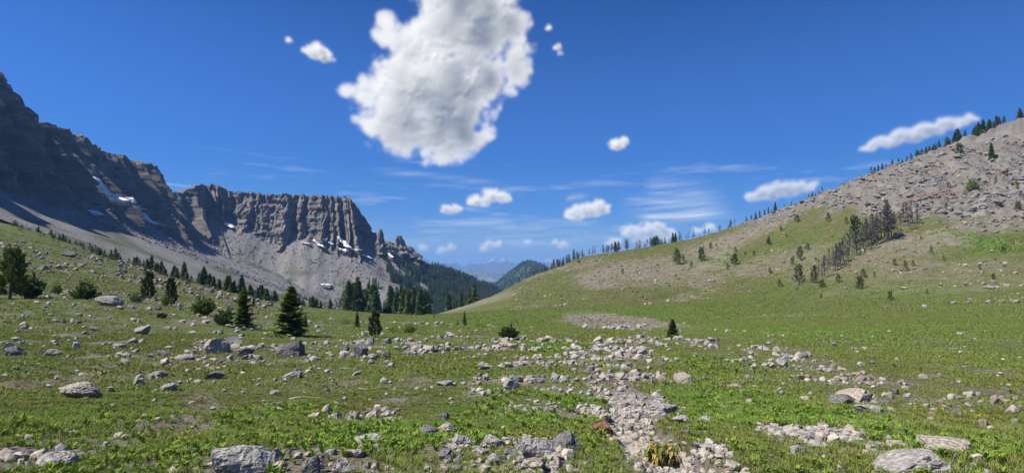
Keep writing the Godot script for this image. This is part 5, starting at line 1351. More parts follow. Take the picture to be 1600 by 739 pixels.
	[13.1, -368.7, 2.85, 0.47, 0, 581, 23], [35.8, -389.9, 3.56, 0.4, 0, 583, 23], [32.8, -390.2, 5.15, 0.4, 0, 584, 23], [16, -372.8, 4.86, 0.46, 0, 581, 23], [14.3, -377.4, 3.26, 0.48, 0, 581, 23],
	[11.8, -380.7, 2.75, 0.38, 0, 581, 23], [-0.4, -365.3, 4.62, 0.43, 0, 581, 23], [21.6, -365, 3.53, 0.43, 0, 585, 23], [42.1, -401.3, 2.95, 0.37, 0, 586, 23], [27.9, -391.2, 4.94, 0.45, 0, 587, 23],
	[0.2, -370.9, 2.47, 0.39, 0, 581, 23], [4.5, -358.5, 3.79, 0.47, 0, 581, 23], [21.5, -372.1, 4.97, 0.46, 0, 588, 23], [19.7, -380.4, 3.3, 0.49, 0, 581, 23], [29, -381.3, 3.38, 0.46, 0, 589, 23],
	[35.5, -393.6, 3.66, 0.48, 0, 590, 23], [41.8, -401.8, 5.73, 0.3, 2, 591, 24], [45.1, -388.4, 7.14, 0.3, 2, 591, 24], [70.3, -406.2, 6.43, 0.3, 2, 592, 24], [66.7, -402.5, 4.02, 0.3, 2, 592, 24],
	[58.3, -402.5, 6.83, 0.3, 2, 592, 24], [74.4, -395.5, 5.99, 0.3, 2, 592, 24], [20, -373.6, 3.45, 0.3, 2, 593, 24], [32.1, -382, 4.26, 0.3, 2, 591, 24], [17.5, -377, 6.73, 0.3, 2, 594, 24],
	[48, -397.3, 5.18, 0.3, 2, 591, 24], [53, -415.1, 5, 0.3, 2, 592, 24], [75.5, -414.3, 6.61, 0.3, 2, 592, 24], [16.8, -366.2, 3.56, 0.3, 2, 595, 24], [20.6, -382.8, 4.91, 0.3, 2, 596, 24],
	[65.3, -399.7, 7.34, 0.3, 2, 592, 24], [25.5, -371.3, 3.23, 0.3, 2, 591, 24], [15.7, -365.2, 5.08, 0.3, 2, 597, 24], [56.4, -407, 5.8, 0.3, 2, 592, 24], [31.1, -385.8, 6.19, 0.3, 2, 591, 24],
	[58.6, -404.7, 5.39, 0.3, 2, 592, 24], [29.9, -379.8, 3.37, 0.3, 2, 591, 24], [53.5, -412.3, 4.28, 0.3, 2, 592, 24], [70.5, -414.1, 7.15, 0.3, 2, 592, 24], [43.1, -392, 4.03, 0.3, 2, 591, 24],
	[58.8, -396.2, 7.38, 0.3, 2, 592, 24], [12.9, -364.6, 4.41, 0.3, 2, 598, 24], [52.2, -412, 3.96, 0.3, 2, 592, 24], [33, -381, 6.8, 0.3, 2, 591, 24], [32.1, -392.9, 4.04, 0.3, 2, 591, 24],
	[49.2, -392.3, 6.66, 0.3, 2, 591, 24], [85.1, -414.2, 8.51, 0.6, 2, 599, 25], [90.8, -401.9, 6.35, 0.6, 2, 600, 25], [94.7, -413.6, 7.88, 0.6, 2, 601, 25], [78.8, -413.4, 6.29, 0.6, 2, 602, 25],
	[76.8, -401.6, 7.73, 0.6, 2, 603, 25], [85.7, -413.4, 9.11, 0.6, 2, 604, 25], [91.5, -410.9, 6.97, 0.6, 2, 605, 25], [73.8, -413.4, 7.51, 0.6, 2, 606, 25], [105.6, -397.1, 4.66, 0.45, 0, 607, 26],
	[114.6, -397.3, 7.91, 0.45, 0, 607, 26], [106.9, -397.4, 5.02, 0.45, 0, 607, 26], [116.4, -399.1, 5.38, 0.45, 0, 607, 26], [112.3, -409.4, 5.92, 0.45, 0, 607, 26], [118.3, -402.8, 7.73, 0.45, 0, 607, 26],
	[105.1, -405, 8.29, 0.45, 0, 607, 26], [74.6, -401.5, 8, 0.45, 0, 607, 26], [101.4, -400.1, 7.69, 0.45, 0, 607, 26], [105.6, -407.7, 4.95, 0.45, 0, 607, 26], [101.6, -404.8, 6.25, 0.45, 0, 607, 26],
	[101.6, -396.6, 8.14, 0.45, 0, 607, 26], [145.9, -392, 4.36, 0.22, 2, 608, 27], [107, -398.3, 4.08, 0.22, 2, 609, 27], [123, -409.1, 7.37, 0.22, 2, 610, 27], [104.8, -398.2, 4.03, 0.22, 2, 609, 27],
	[131, -404.1, 3.55, 0.22, 2, 610, 27], [161.2, -403, 7.27, 0.22, 2, 611, 27], [122.8, -403.9, 3.75, 0.22, 2, 610, 27], [123, -409.9, 5.55, 0.22, 2, 610, 27], [98.2, -405.3, 5.61, 0.22, 2, 609, 27],
	[98, -410.4, 4.2, 0.22, 2, 609, 27], [150.9, -404.3, 3.42, 0.22, 2, 612, 27], [118.7, -403.8, 7.48, 0.22, 2, 610, 27], [100.7, -405.3, 7, 0.22, 2, 609, 27], [151.6, -391, 4.21, 0.22, 2, 613, 27],
	[130, -397.6, 7.01, 0.22, 2, 610, 27], [118.5, -412.7, 5.87, 0.22, 2, 610, 27], [109.1, -412.7, 5.17, 0.22, 2, 609, 27], [150, -400.7, 5.29, 0.22, 2, 614, 27], [125.9, -398.2, 6.53, 0.22, 2, 610, 27],
	[105.9, -402.9, 6.82, 0.22, 2, 609, 27], [94.9, -398, 3.52, 0.22, 2, 609, 27], [125.3, -414, 7.63, 0.22, 2, 610, 27], [123.9, -407.9, 4.92, 0.22, 2, 610, 27], [129.9, -415.1, 4, 0.22, 2, 610, 27],
	[157.4, -404.1, 3.61, 0.22, 2, 615, 27], [113, -400.4, 4.48, 0.22, 2, 610, 27], [138.8, -413.1, 4, 0.22, 2, 610, 27], [107.4, -415.2, 7.34, 0.22, 2, 609, 27], [159, -404.9, 6.44, 0.22, 2, 616, 27],
	[93.4, -394.7, 5.93, 0.22, 2, 609, 27], [136.5, -394, 7.18, 0.22, 2, 617, 27], [159.3, -404.7, 7.48, 0.22, 2, 618, 27], [144.8, -409.4, 4.72, 0.22, 2, 619, 27], [94, -406.9, 5.97, 0.22, 2, 609, 27],
	[165.1, -391.6, 5.15, 0.42, 0, 620, 28], [167.9, -389.9, 6.23, 0.42, 0, 621, 28], [170.3, -388.1, 7.29, 0.42, 0, 622, 28], [172.2, -386.4, 5.44, 0.42, 0, 623, 28], [174.9, -384.6, 6.5, 0.42, 0, 624, 28],
	[177.1, -383.7, 4.69, 0.42, 0, 625, 28], [180.3, -381.1, 7.88, 0.42, 0, 626, 28], [166.5, -390.8, 3.67, 0.42, 0, 627, 28], [178.5, -382, 3.59, 0.42, 0, 628, 28], [192.6, -370.9, 3.32, 0.2, 2, 629, 29],
	[185.3, -377.7, 3.9, 0.2, 2, 630, 29], [199.4, -365.9, 3.02, 0.2, 2, 631, 29], [195.6, -368.4, 3.67, 0.2, 2, 632, 29], [203.3, -363.4, 3.01, 0.2, 2, 633, 29], [188.4, -374.3, 3.99, 0.2, 2, 634, 29],
	[181.4, -380.3, 3.8, 0.2, 2, 635, 29], [183, -379.4, 3.08, 0.2, 2, 636, 29], [201, -364.3, 3.13, 0.2, 2, 637, 29], [203.1, -363.4, 3.66, 0.2, 2, 638, 29], [195.4, -369.2, 3.47, 0.5, 0, 639, 30],
	[196.6, -367.6, 4.49, 0.5, 0, 640, 30], [198.3, -366.7, 5.17, 0.5, 0, 641, 30], [199.5, -365.1, 4.12, 0.5, 0, 642, 30], [201.9, -364.3, 2.74, 0.5, 0, 643, 30], [227.6, -350.5, 5.93, 0.5, 0, 644, 31],
	[229.1, -349.7, 4.6, 0.5, 0, 645, 31], [231, -348.9, 5.24, 0.5, 0, 646, 31], [233.4, -348.9, 4.59, 0.5, 0, 647, 31], [235.8, -348.9, 3.93, 0.5, 0, 648, 31], [239.8, -348.9, 4.92, 0.5, 0, 649, 31],
	[243.8, -348.9, 5.24, 0.5, 0, 650, 31], [246.2, -348.9, 4.59, 0.5, 0, 651, 31], [249.6, -349.7, 5.26, 0.5, 0, 652, 31], [264.1, -348.8, 4.82, 0.42, 2, 653, 32], [271.7, -362.5, 5.11, 0.51, 0, 654, 32],
	[267.6, -356.9, 3.28, 0.54, 0, 654, 32], [263.6, -346.6, 4.41, 0.59, 0, 655, 32], [264.1, -346.8, 4.26, 0.53, 0, 656, 32], [264.1, -358.9, 3.17, 0.6, 0, 654, 32], [258.4, -346.5, 4.34, 0.5, 2, 657, 32],
	[256.7, -345.9, 2.62, 0.44, 2, 658, 32], [264.3, -350.3, 5.1, 0.45, 0, 654, 32], [257.9, -344.2, 3.18, 0.59, 0, 654, 32], [247.8, -341.8, 3.96, 0.5, 2, 659, 32], [281.3, -362.7, 2.81, 0.41, 0, 660, 32],
	[266.8, -350.4, 4.27, 0.48, 0, 661, 32], [272.5, -353.4, 3.56, 0.49, 2, 662, 32], [279.1, -349.5, 3.85, 0.57, 0, 663, 32], [265.7, -358.2, 5.13, 0.53, 0, 654, 32], [273.7, -358.6, 4.44, 0.55, 0, 664, 32],
	[258.4, -357.8, 5.36, 0.55, 0, 654, 32], [261.3, -358, 3.12, 0.51, 0, 654, 32], [262, -345.9, 4.72, 0.54, 2, 665, 32], [257, -348, 3.47, 0.43, 0, 654, 32], [271.4, -353.9, 4.42, 0.53, 0, 666, 32],
	[281.1, -363.9, 5.01, 0.5, 0, 667, 32], [267.7, -354.6, 5.3, 0.4, 0, 654, 32], [259.7, -354.6, 4.27, 0.56, 0, 654, 32], [263.4, -359.4, 4.25, 0.57, 0, 654, 32], [286.1, -357.1, 5.81, 0.53, 0, 668, 33],
	[331.2, -358.6, 7.81, 0.74, 0, 669, 33], [287.5, -353.7, 5.6, 0.53, 0, 670, 33], [294.4, -358.6, 5.7, 0.61, 0, 670, 33], [290.8, -359.9, 7.56, 0.54, 0, 671, 33], [297.3, -369.3, 7.41, 0.67, 0, 671, 33],
	[304.4, -355.9, 7.83, 0.55, 0, 672, 33], [300.4, -357.4, 5.92, 0.67, 0, 670, 33], [333.6, -379.3, 8.45, 0.52, 0, 673, 33], [289.9, -368.3, 6.95, 0.64, 0, 674, 33], [338.8, -379.5, 4.73, 0.59, 0, 675, 33],
	[312.7, -370.1, 8.19, 0.59, 0, 671, 33], [321.6, -371.6, 6.53, 0.75, 0, 673, 33], [293.9, -363.8, 6.9, 0.73, 0, 671, 33], [327, -356.5, 4.2, 0.57, 0, 675, 33], [285.6, -353.3, 5.57, 0.73, 0, 670, 33],
	[317.4, -372.6, 7.29, 0.52, 0, 676, 33], [317.4, -376.2, 5.38, 0.58, 0, 677, 33], [316.9, -374, 7.33, 0.68, 0, 671, 33], [324.3, -366.8, 4.31, 0.62, 0, 675, 33], [316.9, -360.8, 4.73, 0.71, 0, 675, 33],
	[310.5, -363.3, 4.4, 0.72, 0, 678, 33], [332.8, -360.4, 6, 0.57, 0, 679, 33], [309.7, -354.6, 5.83, 0.66, 0, 675, 33], [298.5, -356.6, 4.62, 0.69, 0, 670, 33], [297.3, -352.4, 6.38, 0.71, 0, 671, 33],
	[332.4, -360.1, 7.74, 0.56, 0, 673, 33], [285.9, -355.8, 6.27, 0.65, 0, 671, 33], [274.9, -347.8, 6.24, 0.71, 0, 671, 33], [337, -381.4, 7.4, 0.54, 0, 673, 33], [314.6, -363.5, 7.78, 0.58, 0, 673, 33],
	[304.6, -356.4, 5.53, 0.63, 0, 675, 33]]
const LABELS := [
	"broad flat-topped tan boulder lying alone in the left meadow",
	"low pale boulder in leafy plants at the bottom left corner",
	"large rough pale boulder at the bottom edge left of centre",
	"pale knobbly boulder touching the right end of the large bottom-edge boulder",
	"dark round-shouldered boulder at the far left edge of the meadow",
	"wedge-shaped tan boulder right of the dark left-edge boulder",
	"upright tan boulder at the heart of the left boulder cluster",
	"dark flat slab behind the upright tan boulder",
	"low tan boulder between the upright boulder and a dark one",
	"dark angular boulder at the right end of the left boulder cluster",
	"long low grey slab in front of the left boulder cluster",
	"small dark grey block left of the long low grey slab",
	"big dark grey boulder with a sloping face below the full fir",
	"flat pale slab under a dark leaning stone",
	"dark stone leaning on a flat pale slab",
	"flat grey stone in open turf between two small pointed stones",
	"small pointed grey stone in open turf on the left",
	"crumbling pale rock pile stone in the left turf",
	"crumbling dark-topped rock right of centre in the left turf",
	"small pale stone with a dark underside in the left turf",
	"layered grey boulder in the upper left meadow",
	"white-topped flat stone in the upper left meadow",
	"thin white-topped slab beside the left boulder cluster",
	"small rust-red boulder below the shrubs on the left",
	"whitish flat slab on the grass below the rust-red boulder",
	"rough dark boulder in the stones below the bushy pine",
	"narrow dark boulder left of the rough dark boulder",
	"pinkish boulder below the bushy pine",
	"flat grey stone left of the pinkish boulder",
	"low pinkish rock in the stony band behind the centre",
	"low dark rock in the stony band behind the centre",
	"pale flat outcrop right below the round shrub",
	"smooth tan stone standing clear on the stony band",
	"grey block with one bright facet at the end of the rubble bar",
	"low pale rock in the grass left of the rubble bar",
	"small dark-footed pale stone in mid meadow",
	"flat whitish stone in mid meadow",
	"pointed tan rock at the left end of the short rock row",
	"low tan rock left of the pointed rock",
	"small grey rock right of the pointed rock",
	"ragged tan rock in the middle of the short rock row",
	"sharp-topped tan rock at the right of the short rock row",
	"low crumbling rock at the right end of the short rock row",
	"upright blue-grey stone standing alone in the central grass",
	"blue-grey stone with a white streak beside a tan boulder",
	"tan boulder with a dark right side above the rubble heap",
	"flat light grey slab in leafy plants left of the rubble heap",
	"dark pitted rock on the left edge of the rubble heap",
	"dark blue-grey wedge at the bottom edge",
	"narrow grey slab leaning on the dark blue-grey wedge",
	"smooth pale block at the bottom edge left of the rubble heap",
	"tan boulder at the bottom edge right of the large pale boulder",
	"low pale rock behind the smooth pale block",
	"small knobbly rock right of the smooth pale block",
	"small square tan rock right of the knobbly rock",
	"rounded dark boulder right of the rubble heap",
	"large cracked grey boulder on the right side of the rubble heap",
	"creamy boulder on the top of the rubble heap",
	"broad grey rock in the middle of the rubble heap",
	"pale broken rock at the upper left of the rubble heap",
	"round tan stone in the front of the rubble heap",
	"dark hollow rock in the rubble heap",
	"tan boulder at the bottom of the rubble heap",
	"tan cobble at the bottom edge below the rubble heap",
	"smooth tan boulder alone in the grass right of the gully head",
	"small pinkish boulder left of the smooth tan boulder",
	"whitish slab behind the yellowing plant",
	"pinkish stone left of the yellowing plant",
	"rusty brown rock on the left bank of the gully",
	"pale rock on the right lip of the gully",
	"broken grey rock right of the yellowing plant",
	"blue-grey stone in the gully below the yellowing plant",
	"tall pale slab against the earth bank of the gully",
	"creamy round cobble in the gully bed",
	"grey cobble in the gully bed at the bottom edge",
	"tan stone in the earth bank at the bottom edge",
	"long peach-coloured slab in the right meadow",
	"dark grey boulder at the left end of the peach-coloured slab",
	"dark grey tip of rock at the right end of the peach slab",
	"grey wedge of rock in front of the peach slab",
	"pinkish flat stone below the grey wedge",
	"white flat stone left of the grey wedge",
	"tan slab behind the long bottom-right slabs",
	"grey stone left of the tan slab",
	"long tan slab tapering to the right in the lower right grass",
	"big grey and tan slab at the bottom edge on the right",
	"pale broken rock in bare soil at lower right",
	"grey layered stone in bare soil at lower right",
	"flat pinkish stone in the right meadow",
	"pale rock with a dark right side in the upper right meadow",
	"small cream stone left of the peach slab",
	"tan boulder at the right edge of the meadow",
	"upright pinkish stone near the right edge",
	"blue-grey flat stone left of the yellow flowers",
	"flat tan stone in the right meadow below the juniper",
	"brownish stone half buried in the grass right of the tan boulder",
	"pale stone in a hollow of the grass right of the gully",
	"small dark boulder right of the little open fir",
	"dark rock outcrop on the far left slope",
	"big rough grey outcrop right of the low shrub",
	"dark stone under the sparse pines",
	"dark boulder among the firs on the left crest",
	"pale flat rock on the lower right hillside",
	"white flat rock on the far right hillside",
	"small white rock at the foot of the right hillside",
	"larger tan stone in the rubble heap left of the gully, second from the left",
	"larger pale grey stone in the rubble heap left of the gully, third from the left",
	"small pinkish stone in the rubble heap left of the gully, rightmost of its kind there",
	"small pale grey stone in the rubble heap left of the gully",
	"larger pale grey stone in the rubble heap left of the gully, second from the left",
	"small dark grey stone in the rubble heap left of the gully, fourth from the left",
	"small tan stone in the rubble heap left of the gully",
	"larger dark grey stone in the rubble heap left of the gully, leftmost",
	"larger tan stone in the rubble heap left of the gully, leftmost of its kind there",
	"larger dark grey stone in the rubble heap left of the gully, rightmost",
	"small dark grey stone in the rubble heap left of the gully, fifth from the left",
	"larger tan stone in the rubble heap left of the gully, rightmost of its kind there",
	"larger dark grey stone in the rubble heap left of the gully, second from the left",
	"larger pinkish stone in the rubble heap left of the gully",
	"larger pale grey stone in the rubble heap left of the gully, leftmost",
	"larger pale grey stone in the rubble heap left of the gully, fourth from the left",
	"small pinkish stone in the rubble heap left of the gully, second from the left",
	"larger pale grey stone in the rubble heap left of the gully, rightmost",
	"small pinkish stone in the rubble heap left of the gully, fourth from the left",
	"small pinkish stone in the rubble heap left of the gully, fifth from the left",
	"small dark grey stone in the rubble heap left of the gully, third from the left",
	"small pinkish stone in the rubble heap left of the gully, leftmost of its kind there",
	"small dark grey stone in the rubble heap left of the gully, sixth from the left",
	"small dark grey stone in the rubble heap left of the gully, second from the left",
	"small dark grey stone in the rubble heap left of the gully, rightmost",
	"small dark grey stone in the rubble heap left of the gully, leftmost",
	"small pinkish stone in the rubble heap left of the gully, third from the left",
	"small tan stone on the gravel bed of the gully, rightmost of its kind there",
	"larger pale grey stone on the gravel bed of the gully, leftmost of its kind there",
	"small pale grey stone on the gravel bed of the gully, sixth from the left",
	"small tan stone on the gravel bed of the gully, leftmost of its kind there",
	"larger dark grey stone on the gravel bed of the gully",
	"small pale grey stone on the gravel bed of the gully, seventh from the left",
	"small pale grey stone on the gravel bed of the gully, fifth from the left",
	"small pinkish stone on the gravel bed of the gully, second from the left",
	"small tan stone on the gravel bed of the gully, second from the left",
	"small pinkish stone on the gravel bed of the gully, rightmost of its kind there",
	"small pale grey stone on the gravel bed of the gully, ninth from the left",
	"larger pale grey stone on the gravel bed of the gully, second from the left",
	"larger pinkish stone on the gravel bed of the gully, leftmost of its kind there",
	"small pale grey stone on the gravel bed of the gully, fourth from the left",
	"larger pinkish stone on the gravel bed of the gully, second from the left",
	"larger pinkish stone on the gravel bed of the gully, rightmost of its kind there",
	"larger pale grey stone on the gravel bed of the gully, third from the left",
	"small pale grey stone on the gravel bed of the gully, third from the left",
	"small pale grey stone on the gravel bed of the gully, eighth from the left",
	"small pale grey stone on the gravel bed of the gully, leftmost of its kind there",
	"small pale grey stone on the gravel bed of the gully, second from the left",
	"small pale grey stone on the gravel bed of the gully, rightmost of its kind there",
	"small pinkish stone on the gravel bed of the gully, leftmost of its kind there",
	"small dark grey stone on the gravel bed of the gully",
	"larger pale grey stone on the gravel bed of the gully, rightmost of its kind there",
	"larger tan stone on the gravel bed of the gully",
	"larger pale grey stone in the stones at the head of the gully",
	"small pale grey stone in the stones at the head of the gully",
	"small pinkish stone in the stones at the head of the gully, rightmost",
	"larger pinkish stone in the stones at the head of the gully",
	"larger dark grey stone in the stones at the head of the gully, leftmost",
	"small pale grey stone in the stones at the head of the gully, leftmost",
	"small tan stone in the stones at the head of the gully, leftmost",
	"small tan stone in the stones at the head of the gully, rightmost",
	"small tan stone in the stones at the head of the gully, second from the left",
	"larger dark grey stone in the stones at the head of the gully, rightmost",
	"small dark grey stone in the stones at the head of the gully, rightmost",
	"small pinkish stone in the stones at the head of the gully, leftmost",
	"larger dark grey stone in the stones at the head of the gully",
	"small dark grey stone in the stones at the head of the gully, leftmost",
	"small pale grey stone in the stones at the head of the gully, rightmost",
	"small pale grey stone in the rubble bar left of the gully head, rightmost",
	"small dark grey stone in the rubble bar left of the gully head, leftmost",
	"small pinkish stone in the rubble bar left of the gully head, second from the left",
	"larger dark grey stone in the rubble bar left of the gully head, leftmost",
	"small tan stone in the rubble bar left of the gully head, rightmost",
	"small pinkish stone in the rubble bar left of the gully head, rightmost",
	"small pale grey stone in the rubble bar left of the gully head",
	"larger tan stone in the rubble bar left of the gully head, second from the left",
	"small pinkish stone in the rubble bar left of the gully head, leftmost",
	"larger pale grey stone in the rubble bar left of the gully head, leftmost",
	"larger dark grey stone in the rubble bar left of the gully head, rightmost",
	"larger tan stone in the rubble bar left of the gully head, rightmost",
	"small dark grey stone in the rubble bar left of the gully head, rightmost",
	"small pale grey stone in the rubble bar left of the gully head, leftmost",
	"small dark grey stone in the rubble bar left of the gully head",
	"larger tan stone in the rubble bar left of the gully head, leftmost",
	"larger pale grey stone in the rubble bar left of the gully head, rightmost",
	"larger dark grey stone in the rubble bar left of the gully head",
	"small tan stone in the rubble bar left of the gully head, leftmost",
	"larger pale grey stone in the pale stone band across the middle, leftmost",
	"small pale grey stone in the pale stone band across the middle, fourth from the left",
	"small tan stone in the pale stone band across the middle, rightmost of its kind there",
	"larger dark grey stone in the pale stone band across the middle, leftmost",
	"small dark grey stone in the pale stone band across the middle",
	"small tan stone in the pale stone band across the middle, leftmost of its kind there",
	"larger pinkish stone in the pale stone band across the middle",
	"larger tan stone in the pale stone band across the middle, rightmost of its kind there",
	"small tan stone in the pale stone band across the middle, fifth from the left",
	"small tan stone in the pale stone band across the middle, third from the left",
	"small pale grey stone in the pale stone band across the middle, rightmost",
	"small tan stone in the pale stone band across the middle, sixth from the left",
	"larger dark grey stone in the pale stone band across the middle, rightmost",
	"larger pale grey stone in the pale stone band across the middle, rightmost",
	"larger tan stone in the pale stone band across the middle, leftmost of its kind there",
	"small pale grey stone in the pale stone band across the middle, third from the left",
	"small pale grey stone in the pale stone band across the middle, second from the left",
	"small pale grey stone in the pale stone band across the middle, leftmost",
	"small pinkish stone in the pale stone band across the middle, second from the left",
	"small tan stone in the pale stone band across the middle, fourth from the left",
	"small pinkish stone in the pale stone band across the middle, leftmost of its kind there",
	"small tan stone in the pale stone band across the middle, second from the left",
	"larger pale grey stone in the pale stone band across the middle, second from the left",
	"small pinkish stone in the pale stone band across the middle, rightmost of its kind there",
	"small tan stone in the stone band by the little open fir, leftmost",
	"small dark grey stone in the stone band by the little open fir",
	"larger pinkish stone in the stone band by the little open fir",
	"small dark grey stone in the stone band by the little open fir, leftmost",
	"small tan stone in the stone band by the little open fir, rightmost",
	"small pinkish stone in the stone band by the little open fir, rightmost",
	"small tan stone in the stone band by the little open fir, second from the left",
	"small pale grey stone in the stone band by the little open fir",
	"small dark grey stone in the stone band by the little open fir, rightmost",
	"small pale grey stone in the stone band by the little open fir, leftmost",
	"small pale grey stone in the stone band by the little open fir, rightmost",
	"larger tan stone in the stone band by the little open fir",
	"larger pale grey stone in the stone band by the little open fir, rightmost",
	"larger pale grey stone in the stone band by the little open fir",
	"larger pale grey stone in the stone band by the little open fir, leftmost",
	"small pinkish stone in the stone band by the little open fir, leftmost",
	"larger pale grey stone among the stones below the bushy pines, leftmost of its kind there",
	"small pale grey stone among the stones below the bushy pines, third from the left",
	"small dark grey stone among the stones below the bushy pines, leftmost of its kind there",
	"larger pale grey stone among the stones below the bushy pines, second from the left",
	"larger tan stone among the stones below the bushy pines, leftmost of its kind there",
	"small pale grey stone among the stones below the bushy pines, second from the left",
	"small dark grey stone among the stones below the bushy pines, second from the left",
	"larger pinkish stone among the stones below the bushy pines",
	"larger pale grey stone among the stones below the bushy pines, rightmost of its kind there",
	"larger tan stone among the stones below the bushy pines, rightmost of its kind there",
	"small tan stone among the stones below the bushy pines, leftmost of its kind there",
	"larger pale grey stone among the stones below the bushy pines, third from the left",
	"small pale grey stone among the stones below the bushy pines, rightmost of its kind there",
	"small dark grey stone among the stones below the bushy pines, rightmost of its kind there",
	"small tan stone among the stones below the bushy pines, rightmost of its kind there",
	"small pale grey stone among the stones below the bushy pines, leftmost of its kind there",
	"larger tan stone scattered by the left boulder cluster, rightmost of its kind there",
	"larger tan stone scattered by the left boulder cluster, second from the left",
	"larger tan stone scattered by the left boulder cluster, leftmost of its kind there",
	"small dark grey stone scattered by the left boulder cluster, rightmost of its kind there",
	"small pale grey stone scattered by the left boulder cluster, leftmost of its kind there",
	"larger dark grey stone scattered by the left boulder cluster",
	"small dark grey stone scattered by the left boulder cluster, leftmost of its kind there",
	"larger pale grey stone scattered by the left boulder cluster, second from the left",
	"larger pale grey stone scattered by the left boulder cluster, rightmost of its kind there",
	"larger pale grey stone scattered by the left boulder cluster, leftmost of its kind there",
	"small pale grey stone scattered by the left boulder cluster, second from the left",
	"larger pinkish stone scattered by the left boulder cluster",
	"small pale grey stone scattered by the left boulder cluster, rightmost of its kind there",
	"small pale grey stone scattered by the left boulder cluster, third from the left",
	"small tan stone scattered over the left meadow, rightmost of its kind there",
	"larger tan stone scattered over the left meadow, third from the left of its kind there",
	"small pale grey stone scattered over the left meadow, fifth from the left",
	"small pale grey stone scattered over the left meadow, second from the left",
	"larger pinkish stone scattered over the left meadow",
	"small tan stone scattered over the left meadow, second from the left of its kind there",
	"small pale grey stone scattered over the left meadow, rightmost of its kind there",
	"small pale grey stone scattered over the left meadow, leftmost of its kind there",
	"larger tan stone scattered over the left meadow, second from the left of its kind there",
	"larger tan stone scattered over the left meadow, leftmost of its kind there",
	"small pinkish stone scattered over the left meadow",
	"larger pale grey stone scattered over the left meadow",
	"small pale grey stone scattered over the left meadow, seventh from the left",
	"small dark grey stone scattered over the left meadow",
	"small pale grey stone scattered over the left meadow, third from the left",
	"larger dark grey stone scattered over the left meadow",
	"small pale grey stone scattered over the left meadow, fourth from the left",
	"larger tan stone scattered over the left meadow, rightmost of its kind there",
	"small pale grey stone scattered over the left meadow, sixth from the left",
	"small tan stone scattered over the left meadow, leftmost of its kind there",
	"larger pale grey stone scattered over the right meadow, second from the left",
	"larger tan stone scattered over the right meadow",
	"small tan stone scattered over the right meadow, leftmost of its kind there",
	"small pale grey stone scattered over the right meadow, second from the left",
	"larger pale grey stone scattered over the right meadow, leftmost of its kind there",
	"larger dark grey stone scattered over the right meadow, rightmost of its kind there",
	"small pale grey stone scattered over the right meadow, leftmost of its kind there",
	"small tan stone scattered over the right meadow, rightmost of its kind there",
	"small pinkish stone scattered over the right meadow",
	"small pale grey stone scattered over the right meadow, rightmost of its kind there",
	"larger pinkish stone scattered over the right meadow, leftmost of its kind there",
	"small pale grey stone scattered over the right meadow, ninth from the left",
	"small pale grey stone scattered over the right meadow, eighth from the left",
	"small pale grey stone scattered over the right meadow, third from the left",
	"larger pinkish stone scattered over the right meadow, second from the left of its kind there",
	"small dark grey stone scattered over the right meadow, leftmost of its kind there",
	"larger pale grey stone scattered over the right meadow, rightmost of its kind there",
	"small pale grey stone scattered over the right meadow, fifth from the left",
	"small dark grey stone scattered over the right meadow, rightmost of its kind there",
	"larger pinkish stone scattered over the right meadow, rightmost of its kind there",
	"small pale grey stone scattered over the right meadow, seventh from the left",
	"small pale grey stone scattered over the right meadow, fourth from the left",
	"small pale grey stone scattered over the right meadow, sixth from the left",
	"larger dark grey stone scattered over the right meadow, leftmost of its kind there",
	"larger pale grey stone at the bottom edge left of the rubble heap",
	"larger tan stone at the bottom edge left of the rubble heap, rightmost",
	"small tan stone at the bottom edge left of the rubble heap",
	"larger tan stone at the bottom edge left of the rubble heap, leftmost",
	"larger dark grey stone at the bottom edge left of the rubble heap",
	"full double-topped young fir, largest of the foreground trees",
	"slim dark fir with a thin bare leader left of the full fir",
	"bright green sapling clump at the foot of the slim dark fir",
	"loose pine shrub between the sparse pines and the slim fir",
	"ragged young pine with a bare stem on the left slope",
	"yellowish shrub at the foot of the ragged young pine",
	"thin sparse pine right of the ragged young pine",
	"airy pale shrub beside the thin sparse pine",
	"low rounded pine shrub in the left meadow",
	"dark bushy pine at the left edge of the picture",
	"dark spreading shrub right of the left-edge pine",
	"small shrub between the dark shrub and the low rounded one",
	"bushy bright pine on the stones left of centre",
	"little dark fir behind and left of the bushy bright pine",
	"low shrub left of the little dark fir",
	"flat shrub right of the bushy bright pine",
	"round pine shrub right of the flat shrub",
	"big round willow shrub in the middle of the meadow",
	"lone dark fir on the meadow left of centre",
	"very small fir beside the lone dark fir",
	"tiny fir at the edge of the meadow by the wood",
	"low dark shrub right of the lone dark fir",
	"flat dark shrub beside the low dark shrub",
	"tiny dark shrub far out on the green meadow",
	"little open fir standing alone in the stone band right of centre",
	"flat leafy shrub in the stone band",
	"tiny shrub below the grey gravel bar",
	"tiny dark shrub right of the little open fir",
	"dark juniper mat in the right meadow",
	"small leafy shrub in the stony band",
	"small green shrub left of the full fir",
	"slim sapling close behind the full fir",
	"small fir above the slim dark fir",
	"small fir on the crest of the left slope, at the top left",
	"small fir on the crest of the left slope, in the upper stretch",
	"middling fir on the crest of the left slope, in the close middle stretch",
	"small fir on the crest of the left slope, in the close middle stretch, leftmost",
	"small fir on the crest of the left slope, in the close middle stretch, rightmost",
	"tall fir on the crest of the left slope, in the close middle stretch",
	"middling fir on the crest of the left slope, in the stretch above the sparse pines",
	"small fir on the crest of the left slope, in the stretch above the sparse pines",
	"tall fir on the crest of the left slope, in the stretch above the sparse pines",
	"middling fir on the crest of the left slope, in the stretch behind the slim fir",
	"small fir on the crest of the left slope, in the stretch behind the slim fir",
	"tall fir on the crest of the left slope, in the stretch behind the slim fir",
	"tall fir on the crest of the left slope, at the lower end, leftmost",
	"middling fir on the crest of the left slope, at the lower end, leftmost",
	"small fir on the crest of the left slope, at the lower end",
	"small fir on the crest of the left slope, at the lower end, leftmost",
	"tall fir on the crest of the left slope, at the lower end, rightmost",
